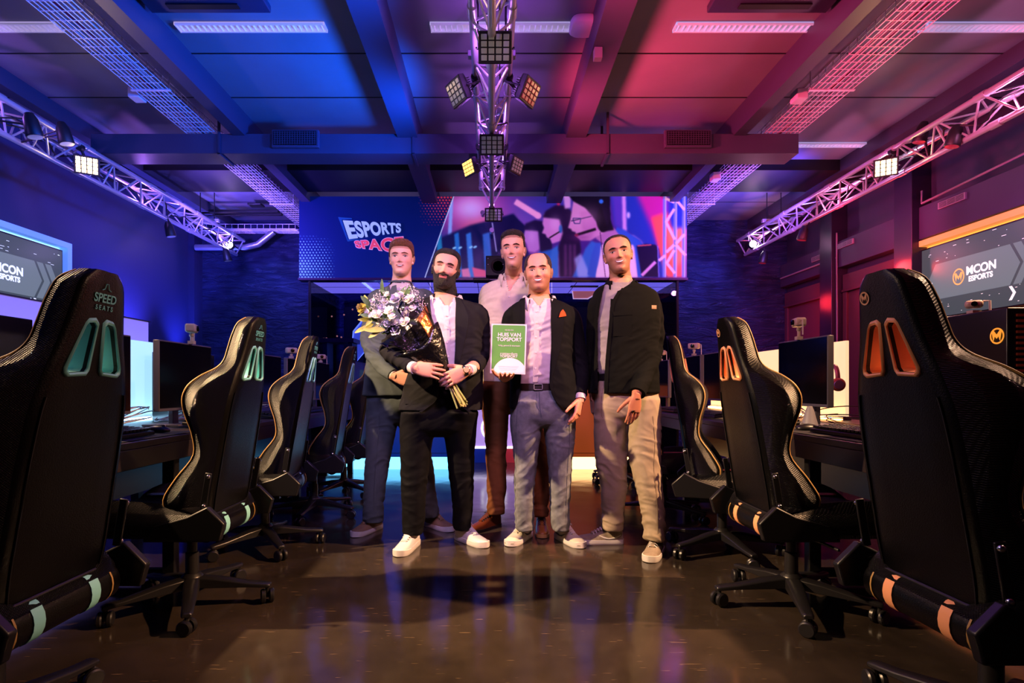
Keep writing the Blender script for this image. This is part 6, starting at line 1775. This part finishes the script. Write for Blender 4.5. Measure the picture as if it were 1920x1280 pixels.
# ---------------------------------------------------------------- E: man on the right in overshirt and beige trousers
M_over = fabric('dark_green_overshirt', '#070908', .9); M_tee = fabric('grey_tshirt_cotton', '#8c8688', .8); M_beige = fabric('beige_chino', '#a39480', .78)
E = dict(label='smiling man on the right in a dark overshirt, grey tee and beige trousers', Y=3.34, seed=59,
    head=dict(px=1159, py=478.5, Y=3.31, yaw=D(-12), pitch=D(-2), roll=D(-8), s=1.06, tall=.91, skin='#cc9070', blush='#b06048', smile=1.0, wide=.98, jaw=1.02, teeth=.95, brow=.95, browc='#20140f', hair='#1a110d', lips='#a05850', eye=.65, neck=.060, stubble=.45, stubblecol='#4a3228', ear=1.1, handskin='#b0745a',
        hairshadow=lambda x, y, z: ((z > .088) | ((y > -.02) & (z > -.0) & (np.abs(x) > .05)) | ((y > .02) & (z > -.04))).astype(float), scalptint_k=.6,
        hairs=[((lambda f: (lambda x, y, z: np.where((np.abs(x) < .03) & (y < -.02) & (z < .095), -1, f(x, y, z))))(scalp(.088, .02, -.06, .0035, 0)), '#1c120e', .4, 220, 'hair')]),
    torso=[(520, 1163, 20, .068), (531, 1165, 26, .074), (540, 1169, 46, .086), (555, 1172, 58, .108), (590, 1174, 60, .135), (640, 1173, 58, .138), (690, 1171, 59, .142), (737, 1171, 61, .145)],
    arms=[dict(pts=[(1123, 570, 3.33), (1116, 612, 3.36), (1114, 655, 3.42), (1114, 700, 3.43), (1114, 738, 3.42)], r=[.060, .054, .049, .044, .040]),
          dict(pts=[(1219, 572, 3.33), (1226, 612, 3.34), (1226, 655, 3.34), (1212, 695, 3.22), (1196, 733, 3.12)], r=[.063, .060, .056, .05, .046])],
    pelvis=[(700, 1172, 50, .12), (722, 1174, 54, .13), (745, 1175, 58, .132), (775, 1176, 59, .13)],
    legs=[dict(Y=(3.36, 3.48), rings=[(745, 1147, 31, .130), (785, 1145, 31, .112), (830, 1145, 30, .105), (870, 1146, 28, .10), (905, 1150, 25, .092), (940, 1150, 22, .085), (970, 1149, 20.5, .082), (992, 1148, 20, .082)]),
          dict(Y=(3.34, 3.27), rings=[(745, 1203, 32, .130), (785, 1205, 33, .115), (830, 1207, 30.5, .108), (870, 1210, 27.5, .10), (910, 1216, 24, .092), (950, 1223, 21.5, .085), (985, 1226, 20, .082), (1010, 1226, 19, .082)])],
    hands=[dict(W=P(1113, 745, 3.41), f=(.05, -.1, -1), n=(.9, .3, 0), t=(-.3, -1, 0), curls=(.4, .45, .5, .55), thumb=.4, arm=P(1114, 722, 3.42)),
           dict(W=P(1193, 741, 3.095), f=(-.12, .0, -1), n=(-.35, 1, 0), t=(-1, -.3, 0), curls=(.15, .2, .22, .3), spread=.04, thumb=.3, s=1.0, arm=P(1198, 724, 3.14))],
    m_trouser=M_beige, trfold=.0028)
pE = build_person(E)
jm = MB(); px_loft(jm, E['torso'], E['Y'], add=.008)
for a in E['arms']: jlimb(E, jm, [P(*q) for q in a['pts']], a['r'])
o, bvE = garment('overshirt', jm, M_over, pE, spots=[(P(1225, 655, 3.3), .13, .007), (P(1200, 720, 3.15), .07, .005), (P(1190, 690, 3.2), .12, .004)], base=.002, seed=7,
    opening=[(516, 1134, 1196), (530, 1134, 1184), (545, 1129, 1160), (570, 1124, 1147), (600, 1119, 1144), (650, 1119, 1139), (690, 1119, 1136), (738, 1120, 1134)], Yc=3.33)
edges(bvE, [(516, 1134, 1196), (530, 1134, 1184), (545, 1129, 1160), (570, 1124, 1147), (600, 1119, 1144), (650, 1119, 1139), (690, 1119, 1136), (738, 1120, 1134)], M_over, pE)
shm = MB(); px_loft(shm, E['torso'][:6]+[(685, 1171, 58, .14), (703, 1172, 54, .13)], E['Y'], k=.95)
o, bvS = garment('tshirt', shm, M_tee, pE, base=.0018, seed=29, spots=[(P(1130, 640, 3.22), .15, .003)], crop=lambda c, n: c.z > P(1160, 533, 3.34).z and (c.x-P(1163, 530, 3.34).x)**2/.0055+(c.y-3.345)**2/.0075 < 1)
s = MB(); rr_ = []
c0 = P(1163, 534, 3.34); pts = [c0+Vector((.072*math.cos(a), .078*math.sin(a)-.0, -.022*max(0, -math.sin(a)))) for a in np.linspace(0, 2*PI, 33)[:-1]]
s.path(pts, .0065, 8, closed=True); s.build('tshirt_neckband', M_tee, pE, smooth=60)
collar(P(1165, 526, 3.335), .080, .102, 'overshirt_collar', M_over, pE, gap=.95, h=.034, tip=.03, leaf=.05, out=.022, tilt=.1)
patch(bvE, [(1149, 584), (1151, 592)], [(1186, 580), (1186, 590)], 'chest_pocket_flap', M_over, pE, .004, .003)
patch(bvE, [(1150, 588), (1150, 630)], [(1185, 588), (1184, 630)], 'chest_pocket', M_over, pE, .002, .002)
strip(bvE, [(1148, 560), (1147, 600), (1142, 650), (1139, 690), (1137, 733)], 6, M_over, 'front_placket', pE, .004)
patch(bvE, [(1222, 572), (1222, 579)], [(1231, 572), (1231, 579)], 'sleeve_patch', mat('brown_patch', '#7a5a3c', .6), pE, .004, .002)
s = MB(); s.loft([px_ring(1172, 701, 3.34, 52, .13, 2.5), px_ring(1173, 713, 3.34, 53.5, .132, 2.5)]); s.build('belt', M_black, pE, smooth=60)
rg_ = MB(); q = P(1187.5, 770, 3.08); rg_.lathe([(.0098, -.002), (.0108, -.002), (.0108, .002), (.0098, .002)], q, None, 16); tag(rg_.build('ring', M_chrome, smooth=40), 'thin silver ring on the hand of the man in the dark overshirt', 'ring')
cuff(P(1200, 724, 3.135), P(1195, 737, 3.105), .047, M_over, pE, 'sleeve_cuff')
M_mesh = fabric('beige_knit_sneaker', '#b0a090', .85, sc=700, st=.6, vary=.3)
shoe((bx_(1168, 3.50), 3.50), (bx_(1081, 3.48), 3.50), pE, M_mesh, M_solew, M_wlace, mark=mat('pale_mark', '#d8d4d0', .5))
shoe((bx_(1236, 3.36), 3.37), (bx_(1211, 3.07), 3.055), pE, M_mesh, M_solew, M_wlace)

def seam(bv, pts, m, par, r=.0016, name='seam'):
    q = [hit(bv, x, y, .0005) for x, y in catmull(pts, 24)]; q = [a for a in q if a is not None]
    if len(q) > 2: MB().path(q, r, 5).build(name, m, par, smooth=60)
M_jst = mat('jean_stitch', '#4a5460', .7)
seam(Dd['bv_tr'], [(1011, 734), (1012, 760), (1015, 782)], M_jst, pD, .0022, 'fly_seam'); seam(Dd['bv_tr'], [(1006, 736), (1006, 758), (1013, 772)], M_jst, pD, .0012, 'fly_seam')
seam(Dd['bv_tr'], [(972, 742), (968, 800), (968, 860), (966, 920), (968, 985)], M_jst, pD); seam(Dd['bv_tr'], [(1066, 770), (1068, 820), (1064, 880), (1062, 930), (1061, 985)], M_jst, pD)
seam(Dd['bv_tr'], [(976, 742), (972, 756), (962, 764)], M_jst, pD, name='pocket_seam')
seam(E['bv_tr'], [(1128, 737), (1128, 775), (1130, 783)], mat('chino_stitch', '#6a5c4a', .7), pE, name='pocket_seam')
seam(E['bv_tr'], [(1224, 780), (1228, 830), (1226, 880), (1232, 940), (1234, 1000)], mat('chino_stitch', '#6a5c4a', .7), pE)
seam(A['bv_tr'], [(712, 765), (708, 830), (702, 900), (700, 960)], mat('suit_crease', '#465058', .7), pA, .0022, 'crease')
# ================================================================ award board
T0 = P(953, 654, 3.135)
bd = thing('award_board', 'green and white HUIS VAN TOPSPORT board held by the balding man', 'board', T0)
aw, ah = .100, .1405
RB = Matrix.Rotation(D(2.2), 3, 'Y') @ Matrix.Rotation(D(-8), 3, 'Z') @ Matrix.Rotation(D(4), 3, 'X')
fb = lambda u, v, d: T0+RB @ Vector((u, d, v))
def bpanel(poly, m, name, d0, d1): return MB().prism(poly, fb, d0, d1).build(name, m, bd)
bpanel([(-aw, -ah), (aw, -ah), (aw, ah), (-aw, ah)], mat('board_white', '#dcd4e0', .45), 'backing', 0, .012)
def rrect(x0, x1, z0, z1, r=.008, n=5):
    o = []
    for cx, cz, a0 in ((x1-r, z1-r, 0), (x0+r, z1-r, 90), (x0+r, z0+r, 180), (x1-r, z0+r, 270)):
        for k in range(n+1): a = D(a0+90*k/n); o.append((cx+r*math.cos(a), cz+r*math.sin(a)))
    return o
M_bg = mat('board_green', '#5c9a4a', .45); M_bwht = mat('board_print_white', '#e4dcea', .45); M_bgr = mat('board_print_grey', '#9a94a4', .5)
bpanel(rrect(-aw+.007, aw-.007, -ah+.008, ah-.007), M_bg, 'green_field', -.0006, 0)
cz, cr = -ah-.065, .108; z0 = -ah+.008
arc = []
for a in np.linspace(-90, 90, 41):
    x = (aw-.007)*math.sin(D(a)); z = -ah+.055-.047*(x/(aw-.007)+.0)**2*1.0+.012
    arc.append((x*1.0, z if abs(x) < aw-.008 else z))
arc2 = [(x, -.148+math.sqrt(max(0, .098**2-(x-.012)**2))) for x in np.linspace(-.0855, .093, 30)]
arc2 = [(x, max(z, z0)) for x, z in arc2]
bpanel([(x, z0-.0006) for x in (.093, -.0855)][::1]+arc2, M_bwht, 'white_arc', -.0010, -.0006)
TB = lambda u, v: Matrix.Translation(fb(u, v, -.0012)) @ (RB @ Matrix(((1, 0, 0), (0, 0, -1), (0, 1, 0)))).to_4x4()
def btext(s, size, u, v, bold=0, m=M_bwht, sx=1, sp=1): text(s, size, m, bd, TB(u, v), extrude=.0003, bold=bold, world=True, sx=sx, space=sp)
btext('WIJ ZIJN EEN', .0085, .002, .106, 0)
btext('HUIS VAN', .0295, .004, .079, .0005, sx=1.0)
btext('TOPSPORT', .0295, .004, .053, .0005, sx=.98)
btext('Veilig, gezond & duurzaam', .0118, .004, .019, 0, sx=1.0)
btext('rotterdam', .0215, .004, -.027, 0, sx=1.1)
btext('TOPSPORT', .0185, .004, -.0425, .0003, sx=1.1)
for i in range(4): bpanel([(-.055+i*.004, -.098-i*.008), (.062-i*.006, -.098-i*.008), (.062-i*.006, -.0992-i*.008), (-.055+i*.004, -.0992-i*.008)], M_bgr, 'small_print_line', -.0014, -.001)

# ================================================================ bouquet
bq = thing('bouquet', 'bouquet of white flowers in black and copper wrapping held by the bearded man', 'bouquet', P(835, 705, 3.12))
M_paper = mat('black_wrap_paper', '#0a0a0c', .22, spec=.7, bump=('noise', 22, .6)); M_copper = mat('copper_foil', '#b07040', .25, metal=.75, bump=('noise', 18, .5))
M_cello = glassmat('cellophane', '#f4f0f8', .05, .08)
M_stem = mat('green_stem', '#7c8440', .6); M_stem2 = mat('straw_stem', '#a89858', .6)
M_leaf = mat('leaf_green', '#587a48', .5, vary=.3, vscale=30); M_leaf2 = mat('leaf_olive', '#a8a458', .55, vary=.3, vscale=30)
M_pet = mat('white_petal', '#e8e6e2', .6); M_pet2 = mat('lilac_white_petal', '#d0cce0', .6); M_bud = mat('yellow_protea', '#a89440', .6)
G_ = P(836, 702, 3.115)        # grip
Bse = P(868, 757, 3.04)        # stem ends
Hd_ = P(742, 592, 3.10)        # middle of the blooms
ax = (Hd_-G_).normalized(); side = ax.cross(Vector((0, -1, 0))).normalized(); dep = ax.cross(side).normalized()
random.seed(21)
for k in range(16):
    a = random.uniform(0, 2*PI); r = random.uniform(.1, 1)**.5
    e = Bse+Vector((random.uniform(-1, 1)*.022, random.uniform(-1, 1)*.02, random.uniform(-.03, .02)))+(side*math.cos(a)+dep*math.sin(a))*.026*r
    s = MB(); s.path([G_+(side*math.cos(a)+dep*math.sin(a))*.014*r+ax*.03, G_+(side*math.cos(a)+dep*math.sin(a))*.017*r-ax*.02, e], [.0042, .0042, .0046], 7)
    s.build('stem', (M_stem, M_stem2)[k % 2], bq, smooth=50)
s = MB(); s.path([G_-ax*.03+(side*math.cos(a)+dep*math.sin(a))*.025 for a in np.linspace(0, 2*PI, 15)[:-1]], .003, 6, closed=True)
s.path([G_-ax*.03+side*.02, G_-ax*.05+side*.035, G_-ax*.075+side*.03, G_-ax*.06+side*.015], .002, 6); s.build('raffia_tie', mat('raffia', '#b89860', .7), bq, smooth=60)
def cone(a0, a1, l0, l1, r0, r1, name, m, wav=.01, n=26, nl=10, edge=None, flat=.55, jit=3, th=.0012):
    g = []
    for i in range(nl+1):
        u = i/nl; row = []
        for j in range(n+1):
            v = j/n; a = a0+(a1-a0)*v; r = (r0+(r1-r0)*u**.8)*(1+wav*8*math.sin(a*jit+u*3)*.12*u+.03*math.sin(a*11+u*9)*u)
            L_ = l0+(l1(v) if callable(l1) else l1)*u-l0*u
            row.append(G_+ax*L_+side*math.cos(a)*r+dep*math.sin(a)*r*flat)
        g.append(row)
    s = MB(); W_ = n+1
    s.add([q for r_ in g for q in r_], [(i*W_+j, i*W_+j+1, (i+1)*W_+j+1, (i+1)*W_+j) for i in range(nl) for j in range(n)])
    o = s.build(name, m, bq, smooth=60); q = o.modifiers.new('s', 'SOLIDIFY'); q.thickness = th; return o
# which way is "front"? dep points to or from the camera
fs = 1 if dep.y < 0 else -1
FA = PI/2*fs
ls = 1 if side.x < 0 else -1
cone(FA-1.75, FA+1.75, -.005, lambda v: .225+.03*math.sin(v*9), .02, .155, 'black_paper_wrap', M_paper, .012)
cone(FA+PI-1.6, FA+PI+1.6, 0, .37, .022, .17, 'black_paper_back', M_paper, .012)
# copper panel along the upper right edge
up_a = math.atan2((Vector((.7, -.5, .6))).dot(dep), (Vector((.7, -.5, .6))).dot(side))
cone(up_a-.55, up_a+.5, .0, lambda v: .33+.05*v, .024, .165, 'copper_foil_wrap', M_copper, .02, jit=7)
cone(up_a-.9, up_a+1.2, .06, lambda v: .43+.03*math.sin(v*8), .05, .175, 'cellophane_wrap', M_cello, .03, jit=5, th=.0006)
cone(FA-.9, FA+.9, .2, lambda v: .40+.02*math.sin(v*11), .11, .15, 'cellophane_wrap', M_cello, .03, jit=5, th=.0006)
def bloom(c, r, m, kind):
    s = MB(); c = Vector(c); d0 = (c-G_).normalized()*.4+Vector((random.uniform(-.5, .5), -1, random.uniform(-.2, .6))); d0.normalize()
    Q = d0.to_track_quat('Z', 'Y').to_matrix()
    layers = ((12, 1.0, .1), (11, .8, .5), (9, .58, .9), (6, .36, 1.25)) if kind == 0 else ((9, .9, .25), (7, .6, .8), (4, .35, 1.2))
    for n, k, el in layers:
        ph = random.random()*6
        for i in range(n):
            a = ph+2*PI*i/n+random.uniform(-.1, .1); e2 = el+random.uniform(-.12, .12); L_ = r*k*random.uniform(.85, 1.1); wd = L_*.36
            dr = Vector((math.cos(a)*math.cos(e2), math.sin(a)*math.cos(e2), math.sin(e2))); pr = Vector((-math.sin(a), math.cos(a), 0)); nn = dr.cross(pr)
            b = dr*r*.08; p = [b, b+dr*L_*.5+pr*wd-nn*0, b+dr*L_*.92+pr*wd*.6+Vector((0, 0, L_*.12)), b+dr*L_+Vector((0, 0, L_*.18)), b+dr*L_*.92-pr*wd*.6+Vector((0, 0, L_*.12)), b+dr*L_*.5-pr*wd, b+dr*L_*.5+Vector((0, 0, -L_*.1))]
            s.add([c+Q @ q for q in p], [(0, 1, 6), (1, 2, 3, 6), (6, 3, 4, 5), (0, 6, 5)])
    s.sph(c+Q @ Vector((0, 0, r*.1)), r*.22, 8, 6)
    return s.build('flower', m, bq, smooth=40)
spotsF = [(706, 590, .03), (722, 566, .024), (742, 561, .036), (752, 575, .03), (768, 561, .032), (697, 592, .022), (713, 600, .026), (730, 583, .034), (716, 578, .024), (729, 607, .032), (746, 606, .026), (742, 619, .034), (759, 603, .03), (735, 594, .026), (699, 566, .022), (772, 578, .028), (709, 612, .02), (688, 585, .02), (760, 590, .026), (726, 552, .02), (752, 553, .022)]
for k, (x, y, r) in enumerate(spotsF): bloom(P(x, y, 3.03+random.uniform(-.02, .045)), r, (M_pet, M_pet, M_pet2)[k % 3], k % 2)
bloom(P(678, 578, 3.05), .028, M_bud, 0)
def leaf(p, d, L_, wd, m):
    d = Vector(d).normalized(); u = d.cross(Vector((0, -1, .3))).normalized(); n_ = u.cross(d); s = MB(); N_ = 7; l, r, c = [], [], []
    for i in range(N_):
        t = i/(N_-1); w2 = wd*math.sin(PI*min(1, t*.9+.06))**.8; q = Vector(p)+d*L_*t+n_*(-L_*.25*t*t); c.append(q-n_*.002); l.append(q+u*w2); r.append(q-u*w2)
    s.add(l+c+r, [(i, i+1, N_+i+1, N_+i) for i in range(N_-1)]+[(N_+i, N_+i+1, 2*N_+i+1, 2*N_+i) for i in range(N_-1)])
    o = s.build('leaf', m, bq, smooth=60); return o
for k in range(34):
    x = random.uniform(688, 778); y = random.uniform(552, 622)
    a = math.atan2(-(y-600), x-760)+random.uniform(-.9, .9)
    leaf(P(x, y, 3.07+random.uniform(-.04, .03)), (math.cos(a), random.uniform(-.6, .1), math.sin(a)), random.uniform(.05, .09), random.uniform(.009, .016), (M_leaf, M_leaf, M_leaf2)[k % 3])
leaf(P(722, 618, 3.03), (-1, -.2, .05), .11, .017, M_leaf2); leaf(P(712, 622, 3.03), (-.9, -.1, -.35), .07, .012, M_leaf2); leaf(P(690, 582, 3.05), (-1, -.2, -.4), .06, .008, M_leaf2)
for k, (x, y) in enumerate(((785, 560), (778, 548), (720, 612), (734, 600), (700, 574), (764, 548), (712, 556), (790, 575))):
    s = MB(); c = P(x, y, 3.06)
    for i in range(26):
        q = c+Vector((random.gauss(0, .018), random.gauss(0, .012)-.01, random.gauss(0, .018)))
        s.sph(q, .0035, 6, 4)
        if i % 2: s.tube(c+Vector((0, .02, -.02)), q, .0007, seg=4)
    s.build('filler_sprig', M_pet2, bq)
# ================================================================ light
def spot(pos, target, e, col, size=100, blend=.6, r=.08, name='spot_light'):
    l = bpy.data.lights.new(name, 'SPOT'); l.energy = e; l.color = lin(col); l.spot_size = math.radians(size); l.spot_blend = blend; l.shadow_soft_size = r
    o = bpy.data.objects.new(name, l); C.objects.link(o); o.location = pos
    o.rotation_euler = (Vector(target)-Vector(pos)).to_track_quat('-Z', 'Y').to_euler(); return o
def point(pos, e, col, r=.05, name='fill_point'):
    l = bpy.data.lights.new(name, 'POINT'); l.energy = e; l.color = lin(col); l.shadow_soft_size = r
    o = bpy.data.objects.new(name, l); C.objects.link(o); o.location = pos; return o
def area(pos, target, e, col, sx, sy, name='area_light', spread=None):
    l = bpy.data.lights.new(name, 'AREA'); l.energy = e; l.color = lin(col); l.shape = 'RECTANGLE'; l.size = sx; l.size_y = sy
    if spread: l.spread = math.radians(spread)
    o = bpy.data.objects.new(name, l); C.objects.link(o); o.location = pos
    o.rotation_euler = (Vector(target)-Vector(pos)).to_track_quat('-Z', 'Y').to_euler(); return o
# ceiling wash from the middle truss
for y in (1.6, 3.2, 4.8):
    spot((-.3, y, 2.95), (-3.2, y+.4, 3.5), 520, '#0056f0', 128, 1, .1)
    spot((.3, y, 2.95), (3.2, y+.4, 3.5), 340, '#ff4066', 128, 1, .1)
spot((-3.7, 6.8, 2.9), (-3.0, 7.6, 3.75), 480, '#7a58ff', 150, 1, .1)  # pair added by the side trusses to brighten the back ceiling
spot((3.7, 6.8, 2.9), (3.0, 7.6, 3.75), 400, '#6a50ff', 150, 1, .1)
spot((-4.3, 3.0, 2.9), (-2.6, 3.6, 3.6), 30, '#8a70ff', 140, 1, .1)
spot((4.3, 3.0, 2.9), (2.6, 3.6, 3.6), 40, '#ff7090', 140, 1, .1)
# bare points added along the trusses to brighten chords, walls and ceiling
for x, c in ((-4.02, '#b070ff'), (3.99, '#e880c0')):
    for y in (4.3, 6.4, 8.4): point((x, y, 3.2), 9, c, .012)
for y in (2.6, 3.7, 4.9, 6.0): point((0, y, 3.2), 7, '#c070ff', .012)
for y in (2.2, 3.8, 5.2): point((0, y, 3.42), 5, '#b458ff', .012)
for y in (4.6, 6.0, 7.4): point((-3.55, y, 2.78), 6, '#b898ff', .05); point((3.5, y, 2.78), 9, '#ff98c8', .05)
# warm floodlights on the side trusses just outside the frame, crossing the aisle
spot((-3.25, 2.12, 3.2), (.15, 2.85, .25), 1900, '#ffcf98', 43, .9, .045)
spot((3.25, 2.12, 3.2), (-.15, 2.85, .25), 1500, '#ffc088', 43, .9, .045)
# visible warm floodlights
spot((-3.78, 5.17, 3.05), (-.5, 1.0, 0), 60, '#ffcf90', 110, .6, .06)
spot((3.75, 5.27, 3.05), (.5, 1.0, 0), 60, '#ffcf90', 110, .6, .06)
# lilac front wash from the near end of the middle truss
spot((-.4, .7, 2.95), (-.35, 3.6, 1.6), 300, '#c8a8f0', 56, .8, .15)
spot((.5, .7, 2.95), (.35, 3.6, 1.6), 300, '#f8a8cc', 56, .8, .15)
# wall washes
spot((-4.55, 7.3, 1.2), (-4.88, 7.35, 2.9), 700, '#5c54ff', 90, 1, .06)
spot((-4.55, 8.6, 1.2), (-4.88, 8.6, 2.9), 300, '#3c48ff', 70, 1, .06)
spot((-4.35, 5.0, 1.0), (-4.9, 5.5, 3.0), 20, '#4038ff', 120, 1, .08)
spot((-3.7, 7.2, 2.9), (-3.6, 9.2, 1.8), 110, '#4058e0', 130, 1, .1)  # pair added to brighten the back wall
spot((3.5, 7.2, 2.9), (3.4, 9.2, 1.4), 130, '#5a5ae0', 130, 1, .1)
spot((3.9, 6.0, 2.85), (4.9, 6.9, 2.6), 70, '#ff3878', 130, 1, .08)
spot((4.2, 7.9, 1.2), (4.9, 8.6, 1.6), 30, '#ff2040', 120, 1, .08)
spot((4.4, 4.6, 2.2), (4.9, 5.6, 3.4), 12, '#a040ff', 130, 1, .08)

spot((-3.6, 8.7, 3.3), (-3.5, 9.2, 1.5), 60, '#4860d8', 120, 1, .05)  # pair added to graze the back wall and bring out its ripples
spot((3.6, 8.7, 3.3), (3.4, 9.2, 1.5), 60, '#5a60d8', 120, 1, .05)
point((4.6, 6.42, 2.35), 26, '#ff3838', .1)  # points added without a fixture to redden the right wall
point((4.5, 8.0, 2.2), 10, '#ff2838', .12)
# extra spot pair added to brighten the chairs, standing in for floodlight spill
spot((-3.25, 2.1, 3.2), (.5, 1.7, 1.0), 260, '#ffd0a0', 100, .8, .045)
spot((3.25, 2.1, 3.2), (-.5, 1.7, 1.0), 260, '#ffc8a0', 100, .8, .045)
